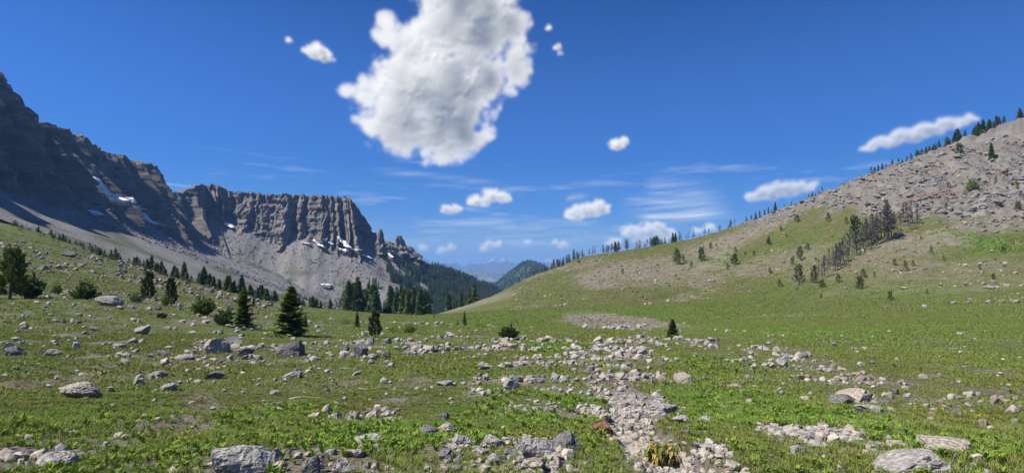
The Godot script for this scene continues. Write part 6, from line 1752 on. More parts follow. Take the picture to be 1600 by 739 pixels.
	"middling fir on the crest of the left slope, at the lower end",
	"middling fir on the crest of the left slope, at the lower end, rightmost",
	"small fir on the crest of the left slope, at the lower end, rightmost",
	"low scrub among the firs of the left crest, sixth eighth from the left",
	"low scrub among the firs of the left crest, fourth eighth from the left",
	"low scrub among the firs of the left crest, fifth eighth from the left",
	"low scrub among the firs of the left crest, seventh eighth from the left",
	"low scrub among the firs of the left crest, third eighth from the left",
	"low scrub among the firs of the left crest, second eighth from the left",
	"low scrub among the firs of the left crest, second eighth from the left, leftmost",
	"low scrub among the firs of the left crest, first eighth from the left, leftmost",
	"low scrub among the firs of the left crest, first eighth from the left",
	"low scrub among the firs of the left crest, fourth eighth from the left, leftmost",
	"low scrub among the firs of the left crest, fourth eighth from the left, rightmost",
	"low scrub among the firs of the left crest, second eighth from the left, rightmost",
	"low scrub among the firs of the left crest, eighth eighth from the left",
	"low scrub among the firs of the left crest, first eighth from the left, rightmost",
	"low scrub among the firs of the left crest, eighth eighth from the left, rightmost",
	"low scrub among the firs of the left crest, eighth eighth from the left, leftmost",
	"little scattered fir just right of the full fir, third from the left",
	"little scattered fir just right of the full fir, rightmost of its kind there",
	"little scattered fir midway between the full fir and the grove, leftmost of its kind there",
	"small scattered fir midway between the full fir and the grove, third from the left",
	"small scattered fir just right of the full fir, second from the left",
	"little scattered fir midway between the full fir and the grove, fifth from the left",
	"small scattered fir just left of the dark grove, leftmost of its kind there",
	"small scattered fir midway between the full fir and the grove, fourth from the left",
	"small scattered fir just right of the full fir, rightmost of its kind there",
	"small scattered fir midway between the full fir and the grove, leftmost of its kind there",
	"little scattered fir midway between the full fir and the grove, sixth from the left",
	"small scattered fir midway between the full fir and the grove, rightmost of its kind there",
	"little scattered fir just right of the full fir, leftmost of its kind there",
	"little scattered fir just left of the dark grove, leftmost of its kind there",
	"little scattered fir midway between the full fir and the grove, second from the left",
	"small scattered fir just right of the full fir, leftmost of its kind there",
	"little scattered fir midway between the full fir and the grove, fourth from the left",
	"little scattered fir midway between the full fir and the grove, rightmost of its kind there",
	"small scattered fir midway between the full fir and the grove, second from the left",
	"little scattered fir midway between the full fir and the grove, third from the left",
	"small scattered fir just left of the dark grove, rightmost of its kind there",
	"small scattered fir just right of the full fir, third from the left",
	"little scattered fir just left of the dark grove, rightmost of its kind there",
	"little scattered fir just right of the full fir, second from the left",
	"tall dark fir in the left, tallest end of the dark grove, back rank",
	"tall dark fir in the left, tallest end of the dark grove, front rank, rightmost",
	"tall dark fir in the left, tallest end of the dark grove, second rank",
	"tall dark fir in the left, tallest end of the dark grove, front rank",
	"tall dark fir in the left, tallest end of the dark grove, front rank, leftmost",
	"tall dark fir in the middle of the dark grove, front rank, rightmost",
	"tall dark fir in the right end of the dark grove, front rank",
	"tall dark fir in the right end of the dark grove, back rank",
	"tall dark fir in the right end of the dark grove, second rank, rightmost",
	"tall dark fir in the middle of the dark grove, back rank, second from the left",
	"tall dark fir in the left, tallest end of the dark grove, second rank, leftmost",
	"tall dark fir in the middle of the dark grove, front rank, leftmost",
	"tall dark fir in the right end of the dark grove, second rank",
	"tall dark fir in the right end of the dark grove, back rank, leftmost",
	"tall dark fir in the right end of the dark grove, second rank, leftmost",
	"tall dark fir in the middle of the dark grove, back rank, rightmost",
	"tall dark fir in the middle of the dark grove, front rank, fourth from the left",
	"tall dark fir in the middle of the dark grove, front rank, sixth from the left",
	"tall dark fir in the middle of the dark grove, front rank, fifth from the left",
	"tall dark fir in the middle of the dark grove, back rank, leftmost",
	"tall dark fir in the left, tallest end of the dark grove, back rank, rightmost",
	"tall dark fir in the middle of the dark grove, front rank, third from the left",
	"tall dark fir in the right end of the dark grove, front rank, rightmost",
	"tall dark fir in the left, tallest end of the dark grove, back rank, leftmost",
	"tall dark fir in the left, tallest end of the dark grove, second rank, rightmost",
	"tall dark fir in the middle of the dark grove, back rank, third from the left",
	"tall dark fir in the right end of the dark grove, back rank, rightmost",
	"tall dark fir in the middle of the dark grove, front rank, second from the left",
	"tall dark fir in the right end of the dark grove, front rank, leftmost",
	"tall dark fir in the middle of the dark grove, second rank, second from the left",
	"tall dark fir in the middle of the dark grove, second rank, rightmost",
	"tall dark fir in the middle of the dark grove, second rank, leftmost",
	"lower fir in the right of the valley wood, far side, rightmost of its kind there",
	"lower fir in the right of the valley wood, near side, fourth from the left",
	"lower fir in the middle of the valley wood, far side, rightmost of its kind there",
	"tall fir in the left of the valley wood, far side, third from the left",
	"lower fir in the middle of the valley wood, far side, third from the left",
	"lower fir in the right of the valley wood, far side, third from the left",
	"lower fir in the middle of the valley wood, near side, sixth from the left",
	"tall fir in the middle of the valley wood, near side, leftmost of its kind there",
	"tall fir in the left of the valley wood, far side, rightmost of its kind there",
	"tall fir in the left of the valley wood, far side, second from the left",
	"lower fir in the left of the valley wood, far side, leftmost of its kind there",
	"lower fir in the middle of the valley wood, near side, rightmost of its kind there",
	"lower fir in the left of the valley wood, near side, fourth from the left",
	"lower fir in the middle of the valley wood, near side, third from the left",
	"lower fir in the middle of the valley wood, far side, second from the left",
	"lower fir in the right of the valley wood, near side, fifth from the left",
	"lower fir in the right of the valley wood, near side, rightmost of its kind there",
	"lower fir in the middle of the valley wood, near side, leftmost of its kind there",
	"tall fir in the middle of the valley wood, near side, second from the left",
	"lower fir in the left of the valley wood, far side, fifth from the left",
	"tall fir in the left of the valley wood, far side, fifth from the left",
	"lower fir in the right of the valley wood, far side, leftmost of its kind there",
	"lower fir in the left of the valley wood, near side, third from the left",
	"lower fir in the left of the valley wood, far side, third from the left",
	"tall fir in the middle of the valley wood, far side, second from the left",
	"lower fir in the middle of the valley wood, near side, fourth from the left",
	"tall fir in the middle of the valley wood, far side, third from the left",
	"tall fir in the left of the valley wood, far side, seventh from the left",
	"lower fir in the left of the valley wood, near side, leftmost of its kind there",
	"lower fir in the middle of the valley wood, far side, sixth from the left",
	"tall fir in the middle of the valley wood, far side, fourth from the left",
	"tall fir in the middle of the valley wood, far side, rightmost of its kind there",
	"lower fir in the left of the valley wood, far side, fourth from the left",
	"lower fir in the middle of the valley wood, far side, leftmost of its kind there",
	"lower fir in the left of the valley wood, far side, seventh from the left",
	"lower fir in the middle of the valley wood, far side, fifth from the left",
	"lower fir in the left of the valley wood, near side, rightmost of its kind there",
	"lower fir in the right of the valley wood, near side, third from the left",
	"tall fir in the left of the valley wood, far side, leftmost of its kind there",
	"tall fir in the left of the valley wood, far side, sixth from the left",
	"tall fir in the left of the valley wood, near side, rightmost of its kind there",
	"lower fir in the right of the valley wood, near side, leftmost of its kind there",
	"lower fir in the middle of the valley wood, far side, fourth from the left",
	"lower fir in the middle of the valley wood, near side, second from the left",
	"tall fir in the middle of the valley wood, far side, leftmost of its kind there",
	"lower fir in the left of the valley wood, far side, second from the left",
	"lower fir in the right of the valley wood, far side, second from the left",
	"lower fir in the left of the valley wood, far side, sixth from the left",
	"lower fir in the middle of the valley wood, near side, seventh from the left",
	"lower fir in the right of the valley wood, far side, fourth from the left",
	"tall fir in the left of the valley wood, far side, fourth from the left",
	"lower fir in the left of the valley wood, near side, fifth from the left",
	"tall fir in the left of the valley wood, near side, leftmost of its kind there",
	"tall fir in the middle of the valley wood, near side, rightmost of its kind there",
	"lower fir in the middle of the valley wood, near side, fifth from the left",
	"lower fir in the right of the valley wood, near side, second from the left",
	"lower fir in the left of the valley wood, near side, second from the left",
	"lower fir in the left of the valley wood, far side, rightmost of its kind there",
	"bare grey snag in the right of the valley wood, ninth from the left",
	"bare grey snag in the left of the valley wood",
	"bare grey snag in the right of the valley wood, second from the left",
	"bare grey snag in the right of the valley wood, third from the left",
	"bare grey snag in the right of the valley wood, leftmost of its kind there",
	"bare grey snag in the right of the valley wood, fourth from the left",
	"bare grey snag in the middle of the valley wood, third from the left",
	"bare grey snag in the right of the valley wood, sixth from the left",
	"bare grey snag in the right of the valley wood, seventh from the left",
	"bare grey snag in the middle of the valley wood, second from the left",
	"bare grey snag in the middle of the valley wood, leftmost of its kind there",
	"bare grey snag in the right of the valley wood, fifth from the left",
	"bare grey snag in the right of the valley wood, rightmost of its kind there",
	"bare grey snag in the right of the valley wood, eighth from the left",
	"bare grey snag in the middle of the valley wood, rightmost of its kind there",
	"larger dark pine standing singly on the left end of the right hillside, leftmost",
	"larger dark pine standing singly on the left end of the right hillside",
	"small dark pine standing singly on the left end of the right hillside, leftmost",
	"larger dark pine standing singly on the left end of the right hillside, rightmost",
	"small dark pine standing singly on the left end of the right hillside, rightmost",
	"small dark pine standing singly on the left end of the right hillside",
	"tiny dark pine standing singly on the left end of the right hillside",
	"small dark pine standing singly on the grassy right hillside",
	"tiny dark pine standing singly on the left end of the right hillside, rightmost",
	"tiny dark pine standing singly on the grassy right hillside",
	"larger dark pine standing singly on the grassy right hillside, leftmost of its kind there",
	"larger dark pine standing singly on the grassy right hillside, rightmost of its kind there",
	"small dark pine standing singly on the upper rocks of the right hillside, rightmost",
	"larger dark pine standing singly on the upper rocks of the right hillside, rightmost",
	"larger dark pine standing singly on the upper rocks of the right hillside, leftmost",
	"small dark pine standing singly on the upper rocks of the right hillside, leftmost",
	"tiny dark pine standing singly on the upper rocks of the right hillside",
	"tiny dark pine standing singly on the left end of the right hillside, leftmost",
	"green pine in the clump below the burnt trees, leftmost of its kind there",
	"green pine in the clump below the burnt trees, third from the left",
	"green pine in the clump below the burnt trees, second from the left",
	"green pine in the clump below the burnt trees, rightmost of its kind there",
	"dark leafy pine among the burnt trees on the hillside",
	"wide green pine bush on the rocks of the right hillside",
	"smaller green bush left of the wide pine bush",
	"slender fir on the upper rocks at the right",
	"tall burnt black snag in the upper right of the dead stand, sixth from the left",
	"tall burnt black snag in the upper right of the dead stand, fourth from the left",
	"shorter burnt black snag in the upper right of the dead stand, fifth from the left",
	"tall burnt black snag in the upper right of the dead stand, second from the left",
	"tall burnt black snag in the upper right of the dead stand, leftmost",
	"tall burnt black snag in the middle of the dead stand",
	"shorter burnt black snag in the middle of the dead stand, eighth from the left",
	"shorter burnt black snag in the upper right of the dead stand, leftmost",
	"tall burnt black snag in the upper right of the dead stand, third from the left",
	"shorter burnt black snag in the middle of the dead stand, second from the left",
	"shorter burnt black snag in the middle of the dead stand, fourth from the left",
	"tall burnt black snag in the lower left of the dead stand",
	"shorter burnt black snag in the lower left of the dead stand, eighth from the left",
	"shorter burnt black snag in the lower left of the dead stand, sixth from the left",
	"shorter burnt black snag in the lower left of the dead stand, fifth from the left",
	"shorter burnt black snag in the lower left of the dead stand, third from the left",
	"shorter burnt black snag in the middle of the dead stand, leftmost of its kind there",
	"shorter burnt black snag in the middle of the dead stand, fifth from the left",
	"shorter burnt black snag in the lower left of the dead stand, leftmost",
	"tall burnt black snag in the upper right of the dead stand, rightmost",
	"tall burnt black snag in the upper right of the dead stand, fifth from the left",
	"shorter burnt black snag in the upper right of the dead stand, fourth from the left",
	"shorter burnt black snag in the upper right of the dead stand, second from the left",
	"shorter burnt black snag in the middle of the dead stand, rightmost of its kind there",
	"shorter burnt black snag in the middle of the dead stand, seventh from the left",
	"shorter burnt black snag in the middle of the dead stand, sixth from the left",
	"shorter burnt black snag in the middle of the dead stand, third from the left",
	"shorter burnt black snag in the lower left of the dead stand, rightmost",
	"shorter burnt black snag in the lower left of the dead stand, seventh from the left",
	"shorter burnt black snag in the lower left of the dead stand, fourth from the left",
	"shorter burnt black snag in the lower left of the dead stand, second from the left",
	"shorter burnt black snag in the upper right of the dead stand, rightmost",
	"shorter burnt black snag in the upper right of the dead stand, third from the left",
	"burnt snag in the smaller dead group right of the stand, fifth from the left",
	"burnt snag in the smaller dead group right of the stand, sixth from the left",
	"burnt snag in the smaller dead group right of the stand, third from the left",
	"burnt snag in the smaller dead group right of the stand, rightmost of its kind there",
	"burnt snag in the smaller dead group right of the stand, leftmost of its kind there",
	"burnt snag in the smaller dead group right of the stand, fourth from the left",
	"burnt snag in the smaller dead group right of the stand, second from the left",
	"single thin snag on the upper rocks, fourth from the left of its kind there",
	"single thin snag on the upper rocks, third from the left of its kind there",
	"single thin snag on the upper rocks, rightmost of its kind there",
	"single thin snag on the upper rocks, second from the left of its kind there",
	"single thin snag on the upper rocks, leftmost of its kind there",
	"single thin snag on the upper rocks, fifth from the left of its kind there",
	"small fir on the very tip of the right-hand skyline",
	"small fir on the low left end of the right-hand skyline, sixth from the left",
	"small fir on the low left end of the right-hand skyline, eighth from the left",
	"small fir on the low left end of the right-hand skyline, fifth from the left",
	"small fir on the low left end of the right-hand skyline, second from the left",
	"small fir on the low left end of the right-hand skyline, rightmost of its kind there",
	"small fir on the low left end of the right-hand skyline, third from the left",
	"small fir on the low left end of the right-hand skyline, leftmost of its kind there",
	"small fir on the low left end of the right-hand skyline, fourth from the left",
	"small fir on the low left end of the right-hand skyline, seventh from the left",
	"grey snag on the low left end of the right-hand skyline",
	"grey snag on the upper part of the left end of the right-hand skyline",
	"grey snag on the very tip of the right-hand skyline, fifth from the left",
	"grey snag on the very tip of the right-hand skyline, fourth from the left",
	"grey snag on the very tip of the right-hand skyline, third from the left",
	"grey snag on the very tip of the right-hand skyline, rightmost of its kind there",
	"grey snag on the very tip of the right-hand skyline, second from the left",
	"grey snag on the very tip of the right-hand skyline, leftmost of its kind there",
	"bushy bare snag in the skyline thicket, fourth from the left of its kind there",
	"bushy bare snag in the skyline thicket, seventh from the left of its kind there",
	"bushy bare snag in the skyline thicket, rightmost of its kind there",
	"bushy bare snag in the skyline thicket, second from the left of its kind there",
	"bushy bare snag in the skyline thicket, third from the left of its kind there",
	"bushy bare snag in the skyline thicket, fifth from the left of its kind there",
	"bushy bare snag in the skyline thicket, sixth from the left of its kind there",
	"bushy bare snag in the skyline thicket, leftmost of its kind there",
	"fir in the short green group on the skyline",
	"thin dead trunk on the rising skyline, right part, third from the left",
	"thin dead trunk on the rising skyline, left part",
	"thin dead trunk on the rising skyline, middle part",
	"thin dead trunk on the rising skyline, right part, rightmost of its kind there",
	"thin dead trunk on the rising skyline, right part, fourth from the left",
	"thin dead trunk on the rising skyline, right part, sixth from the left",
	"thin dead trunk on the rising skyline, right part, fifth from the left",
	"thin dead trunk on the rising skyline, right part, seventh from the left",
	"thin dead trunk on the rising skyline, right part, eighth from the left",
	"thin dead trunk on the rising skyline, right part, leftmost of its kind there",
	"thin dead trunk on the rising skyline, right part, ninth from the left",
	"thin dead trunk on the rising skyline, right part, second from the left",
	"fir in the clump where the skyline steepens, leftmost of its kind there",
	"fir in the clump where the skyline steepens, third from the left of its kind there",
	"fir in the clump where the skyline steepens, fourth from the left of its kind there",
	"fir in the clump where the skyline steepens, fifth from the left of its kind there",
	"fir in the clump where the skyline steepens, sixth from the left of its kind there",
	"fir in the clump where the skyline steepens, seventh from the left of its kind there",
	"fir in the clump where the skyline steepens, rightmost of its kind there",
	"fir in the clump where the skyline steepens, second from the left of its kind there",
	"fir in the clump where the skyline steepens, eighth from the left of its kind there",
	"thin dead trunk on the steep skyline, fifth from the left of its kind there",
	"thin dead trunk on the steep skyline, third from the left of its kind there",
	"thin dead trunk on the steep skyline, seventh from the left of its kind there",
	"thin dead trunk on the steep skyline, sixth from the left of its kind there",
	"thin dead trunk on the steep skyline, rightmost of its kind there",
	"thin dead trunk on the steep skyline, fourth from the left of its kind there",
	"thin dead trunk on the steep skyline, leftmost of its kind there",
	"thin dead trunk on the steep skyline, second from the left of its kind there",
	"thin dead trunk on the steep skyline, eighth from the left of its kind there",
	"thin dead trunk on the steep skyline, ninth from the left of its kind there",
	"fir in the small dark clump on the steep skyline, leftmost of its kind there",
	"fir in the small dark clump on the steep skyline, second from the left",
	"fir in the small dark clump on the steep skyline, third from the left",
	"fir in the small dark clump on the steep skyline, fourth from the left",
	"fir in the small dark clump on the steep skyline, rightmost of its kind there",
	"fir in the upper clump on the steep skyline, leftmost of its kind there",
	"fir in the upper clump on the steep skyline, second from the left",
	"fir in the upper clump on the steep skyline, third from the left",
	"fir in the upper clump on the steep skyline, fourth from the left",
	"fir in the upper clump on the steep skyline, fifth from the left",
	"fir in the upper clump on the steep skyline, sixth from the left",
	"fir in the upper clump on the steep skyline, seventh from the left",
	"fir in the upper clump on the steep skyline, eighth from the left",
	"fir in the upper clump on the steep skyline, rightmost of its kind there",
	"dead tree near the top of the skyline, lower left, fourth from the left",
	"fir near the top of the skyline, lower left",
	"fir near the top of the skyline, upper right, leftmost of its kind there",
	"fir near the top of the skyline, upper right, third from the left",
	"dead tree near the top of the skyline, lower left, third from the left",
	"dead tree near the top of the skyline, lower left, second from the left",
	"dead tree near the top of the skyline, lower left, leftmost of its kind there",
	"fir near the top of the skyline, upper right, seventh from the left",
	"fir near the top of the skyline, upper right, second from the left",
	"dead tree near the top of the skyline, upper right",
	"fir near the top of the skyline, upper right, rightmost of its kind there",
	"fir near the top of the skyline, upper right, fourth from the left",
	"dead tree near the top of the skyline, lower left, rightmost of its kind there",
	"fir near the top of the skyline, upper right, fifth from the left",
	"fir near the top of the skyline, upper right, sixth from the left",
	"low dark bushy fir on the topmost skyline at the right, left half, leftmost",
	"tall dark bushy fir on the topmost skyline at the right, right half, rightmost",
	"low dark bushy fir on the topmost skyline at the right, left half",
	"tall dark bushy fir on the topmost skyline at the right, left half",
	"tall dark bushy fir on the topmost skyline at the right, right half, leftmost",
	"tall dark bushy fir on the topmost skyline at the right, right half",
	"tall dark bushy fir on the topmost skyline at the right, left half, leftmost",
	"low dark bushy fir on the topmost skyline at the right, right half",
	"tall dark bushy fir on the topmost skyline at the right, left half, rightmost",
	"low dark bushy fir on the topmost skyline at the right, left half, rightmost",
	"low dark bushy fir on the topmost skyline at the right, right half, leftmost",
	"low dark bushy fir on the topmost skyline at the right, right half, rightmost"]
const GROUPS := [
	"",
	"stones of the rubble heap",
	"cobbles in the gully bed",
	"stones at the gully head",
	"stones of the rubble bar",
	"stones of the middle band",
	"stones by the little open fir",
	"stones below the bushy pines",
	"stones by the left boulder cluster",
	"stones of the left meadow",
	"stones of the right meadow",
	"stones at the bottom edge",
	"firs along the crest of the left slope",
	"scrub along the left crest",
	"scattered firs below the scree",
	"firs of the dark grove",
	"firs of the valley wood",
	"snags of the valley wood",
	"small pines dotted over the right hillside",
	"clump of green pines on the hillside",
	"burnt snags of the dead stand",
	"burnt snags right of the stand",
	"thin snags on the rocks",
	"firs on the low skyline",
	"snags on the low skyline",
	"bare skyline thicket",
	"green group on the skyline",
	"dead trunks on the rising skyline",
	"clump where the skyline steepens",
	"dead trunks on the steep skyline",
	"small dark clump on the steep skyline",
	"upper clump on the steep skyline",
	"small trees near the top",
	"dark firs on the topmost skyline"]
# x, size, z
const PLANT := [
	Vector3(1.49, 0.4, -5.65)]
const DRY_TUFTS := [
	Vector3(3.17, 0.14, -5.27), Vector3(3.57, 0.16, -4.69), Vector3(4.29, 0.11, -4.84), Vector3(4.55, 0.15, -8.4), Vector3(4.79, 0.16, -7.02),
	Vector3(-5.32, 0.24, -9.62), Vector3(-6.29, 0.2, -7.11), Vector3(4.55, 0.11, -9.95)]
const FLOWERS := [
	Vector3(6.59, 0.27, -8.99), Vector3(6.8, 0.28, -8.15)]
const STICKS := [
	Vector3(-3.71, 0.46, -10.01), Vector3(-4.39, 0.35, -15.19), Vector3(-2.92, 0.39, -11.46), Vector3(-4.07, 0.26, -9.61), Vector3(23.33, 0.41, -29.78),
	Vector3(5.75, 0.33, -12.1)]


# ------------------------------------------------------------------ shapes

func to_mesh(v: PackedVector3Array, c: PackedColorArray, smooth := false) -> ArrayMesh:
	var st := SurfaceTool.new()
	st.begin(Mesh.PRIMITIVE_TRIANGLES)
	st.set_smooth_group(0 if smooth else -1)
	for i in v.size():
		if not c.is_empty():
			st.set_color(c[i])
		st.add_vertex(v[i])
	st.generate_normals()
	return st.commit()


func sphere_faces(level: int) -> PackedVector3Array:
	var t := (1.0 + sqrt(5.0)) * 0.5
	var p := [Vector3(-1, t, 0), Vector3(1, t, 0), Vector3(-1, -t, 0), Vector3(1, -t, 0), Vector3(0, -1, t), Vector3(0, 1, t), Vector3(0, -1, -t), Vector3(0, 1, -t), Vector3(t, 0, -1), Vector3(t, 0, 1), Vector3(-t, 0, -1), Vector3(-t, 0, 1)]
	var f := [0, 11, 5, 0, 5, 1, 0, 1, 7, 0, 7, 10, 0, 10, 11, 1, 5, 9, 5, 11, 4, 11, 10, 2, 10, 7, 6, 7, 1, 8, 3, 9, 4, 3, 4, 2, 3, 2, 6, 3, 6, 8, 3, 8, 9, 4, 9, 5, 2, 4, 11, 6, 2, 10, 8, 6, 7, 9, 8, 1]
	var out := PackedVector3Array()
	for i in range(0, f.size(), 3):
		for k in [0, 2, 1]:
			out.append(p[f[i + k]].normalized())
	for l in level:
		var next := PackedVector3Array()
		for i in range(0, out.size(), 3):
			var a := out[i]
			var b := out[i + 1]
			var c := out[i + 2]
			var ab := (a + b).normalized()
			var bc := (b + c).normalized()
			var ca := (c + a).normalized()
			for q in [a, ab, ca, ab, b, bc, ca, bc, c, ab, bc, ca]:
				next.append(q)
		out = next
	return out


func rock_mesh(seed_: int, level: int, rough: float) -> ArrayMesh:
	# a block broken along flat joints, one unit across, its foot at y = 0 and a quarter of it in the ground
	var r := RandomNumberGenerator.new()
	r.seed = seed_
	var planes := []
	for i in 11:
		var n := Vector3(r.randf_range(-1, 1), r.randf_range(-0.6, 1), r.randf_range(-1, 1)).normalized()
		planes.append([n, r.randf_range(0.38, 0.78)])
	planes.append([Vector3(r.randf_range(-0.3, 0.3), 1, r.randf_range(-0.3, 0.3)).normalized(), r.randf_range(0.35, 0.6)])
	var v := sphere_faces(level)
	var lo := Vector3.ONE * 9.0
	var hi := -lo
	for i in v.size():
		var d := v[i]
		var p := d
		for pl in planes:
			var over: float = p.dot(pl[0]) - pl[1]
			if over > 0.0:
				p -= pl[0] * over * 0.94
		p += d * (rough * fine.get_noise_3d(d.x * 4.0 + seed_, d.y * 4.0, d.z * 4.0) + rough * 0.45 * fine.get_noise_3d(d.x * 14.0, d.y * 14.0 + seed_, d.z * 14.0))
		v[i] = p
		lo = lo.min(p)
		hi = hi.max(p)
	var size := hi - lo
	for i in v.size():
		var p := (v[i] - lo) / size
		v[i] = Vector3(p.x - 0.5, p.y * 1.3 - 0.3, p.z - 0.5)
	return to_mesh(v, PackedColorArray())


func tube(v: PackedVector3Array, c: PackedColorArray, a: Vector3, b: Vector3, ra: float, rb: float, sides: int, tone: Color) -> void:
	var along := (b - a).normalized()
	var s := along.cross(Vector3(0.31, 0.2, 0.93)).normalized()
	var t := along.cross(s)
	for i in sides:
		var p := TAU * i / sides
		var q := TAU * (i + 1) / sides
		var d0 := s * cos(p) + t * sin(p)
		var d1 := s * cos(q) + t * sin(q)
		for x in [a + d0 * ra, a + d1 * ra, b + d0 * rb, a + d1 * ra, b + d1 * rb, b + d0 * rb]:
			v.append(x)
			c.append(tone)


func leaflet(v: PackedVector3Array, c: PackedColorArray, at: Vector3, dir: Vector3, wide: Vector3, tone: Color) -> void:
	# a small spray of needles: a pointed four-sided blade, slightly folded
	var m := at + dir * 0.42
	var tip := at + dir
	var fold := dir.cross(wide) * (0.25 / maxf(dir.length(), 0.001))
	for x in [at, m + wide + fold, tip, at, tip, m - wide + fold]:
		v.append(x)
		c.append(tone)


const NEEDLE := [Color(0.092, 0.140, 0.045), Color(0.066, 0.105, 0.044), Color(0.150, 0.205, 0.050)]


func frond(v: PackedVector3Array, c: PackedColorArray, at: Vector3, dir: Vector3, side: Vector3, wide: float, tone: Color, r: RandomNumberGenerator, fingers: int) -> void:
	# a flat fan of needled twigs along one branch: a spine with twigs to both sides, shorter towards the tip
	leaflet(v, c, at, dir, side * wide * 0.16, tone)
	for k in fingers:
		var f := (k + 0.6) / (fingers + 0.5)
		var p := at + dir * f * 0.92
		var reach := wide * (1.05 - 0.75 * f) * r.randf_range(0.75, 1.2)
		for s in [-1.0, 1.0]:
			var out: Vector3 = side * s * reach + dir.normalized() * reach * r.randf_range(0.55, 0.9) + Vector3(0, r.randf_range(-0.30, 0.12) * reach, 0)
			leaflet(v, c, p, out, dir.normalized() * reach * (0.40 if fingers < 4 else 0.26), tone * r.randf_range(0.8, 1.22))


func fir(seed_: int, detail: int, tone: int, sparse := 0.0) -> Array:
	# one unit tall and one unit across at the foot of the crown (scaled by the tree); trunk and crown
	var r := RandomNumberGenerator.new()
	r.seed = seed_
	var tv := PackedVector3Array()
	var tc := PackedColorArray()
	var bark := Color(0.115, 0.090, 0.070)
	var lean := Vector3(r.randf_range(-0.03, 0.03), 0, r.randf_range(-0.03, 0.03))
	for i in 5:
		var y0 := i / 5.0
		var y1 := (i + 1) / 5.0
		tube(tv, tc, Vector3(0, y0 - (0.04 if i == 0 else 0.0), 0) + lean * y0, Vector3(0, y1, 0) + lean * y1, 0.05 * (1.02 - y0), 0.05 * (1.02 - y1), 6 if detail > 1 else 4, bark)
	var v := PackedVector3Array()
	var c := PackedColorArray()
	var whorls: int = [17, 23, 30][detail]
	var per: int = [7, 8, 8][detail]
	var fingers: int = [1, 3, 7][detail]
	for w in whorls:
		var t := (w + r.randf_range(-0.35, 0.35)) / whorls
		var y := 0.06 + 0.92 * clampf(t, 0.0, 1.0)
		var reach := 0.52 * pow(1.0 - y, 0.80) * r.randf_range(0.78, 1.12) + 0.014
		for b in per:
			if r.randf() < sparse:
				continue
			var a := TAU * (b + r.randf_range(-0.4, 0.4)) / per + w * 2.4
			var length := reach * r.randf_range(0.7, 1.15)
			var rise := lerpf(-0.22, 0.50, y) + r.randf_range(-0.14, 0.14)
			var dir := Vector3(cos(a), rise, sin(a)) * length
			var side := Vector3(-sin(a), r.randf_range(-0.25, 0.25), cos(a))
			var shade: Color = NEEDLE[tone].lerp(NEEDLE[(tone + 2) % 3], r.randf() * 0.5) * r.randf_range(0.82, 1.2)
			frond(v, c, Vector3(0, y, 0) + lean * y, dir, side, (0.030 + length * 0.42) * [1.9, 1.4, 1.0][detail], shade, r, fingers)
	leaflet(v, c, Vector3(0, 0.93, 0) + lean, Vector3(0, 0.1, 0), Vector3(0.012, 0, 0), NEEDLE[tone])
	return [to_mesh(tv, tc), to_mesh(v, c)]


func tuft_of_needles(v: PackedVector3Array, c: PackedColorArray, r: RandomNumberGenerator, at: Vector3, out: Vector3, size: float, count: int, tone: Color) -> void:
	for k in count:
		var dir := (out + Vector3(r.randf_range(-1, 1), r.randf_range(-0.6, 1), r.randf_range(-1, 1)) * 0.85).normalized() * size * r.randf_range(0.6, 1.2)
		leaflet(v, c, at, dir, dir.cross(Vector3(r.randf(), r.randf(), r.randf())).normalized() * size * 0.17, tone * r.randf_range(0.75, 1.25))


func pine(seed_: int, detail: int, tone: int) -> Array:
	# irregular: limbs that turn up, with bunches of needles at their ends
	var r := RandomNumberGenerator.new()
	r.seed = seed_
	var tv := PackedVector3Array()
	var tc := PackedColorArray()
	var bark := Color(0.125, 0.100, 0.080)
	var v := PackedVector3Array()
	var c := PackedColorArray()
	var bow := Vector3(r.randf_range(-0.08, 0.08), 0, r.randf_range(-0.08, 0.08))
	var axis := func(y: float) -> Vector3: return Vector3(0, y, 0) + bow * sin(y * 3.0)
	for i in 6:
		tube(tv, tc, axis.call(i / 6.0 - (0.03 if i == 0 else 0.0)), axis.call((i + 1) / 6.0), 0.05 * (1.05 - i / 6.0), 0.05 * (1.05 - (i + 1) / 6.0), 6, bark)
	var limbs: int = [26, 38, 54][detail]
	for i in limbs:
		var y := 0.07 + 0.89 * (i + r.randf()) / limbs
		var a := i * 2.4 + r.randf_range(-0.5, 0.5)
		var length := 0.5 * pow(1.06 - y, 0.62) * r.randf_range(0.55, 1.15)
		var at: Vector3 = axis.call(y)
		var mid := at + Vector3(cos(a), 0.10, sin(a)) * length * 0.6
		var tip := mid + Vector3(cos(a) * 0.7, 0.55, sin(a) * 0.7) * length * 0.5
		tube(tv, tc, at, mid, 0.013, 0.009, 3, bark)
		tube(tv, tc, mid, tip, 0.009, 0.004, 3, bark)
		var shade: Color = NEEDLE[tone].lerp(NEEDLE[(tone + 1) % 3], r.randf() * 0.6)
		var bunches: int = [4, 6, 8][detail]
		for k in bunches:
			var f := 0.35 + 0.65 * (k + r.randf()) / bunches
			var p := (at.lerp(mid, f * 1.6) if f < 0.6 else mid.lerp(tip, (f - 0.6) / 0.4)) + Vector3(r.randf_range(-1, 1), r.randf_range(-1, 1), r.randf_range(-1, 1)) * 0.03
			tuft_of_needles(v, c, r, p, (tip - at).normalized(), 0.10 if detail > 0 else 0.15, [6, 9, 12][detail], shade)
	return [to_mesh(tv, tc), to_mesh(v, c)]


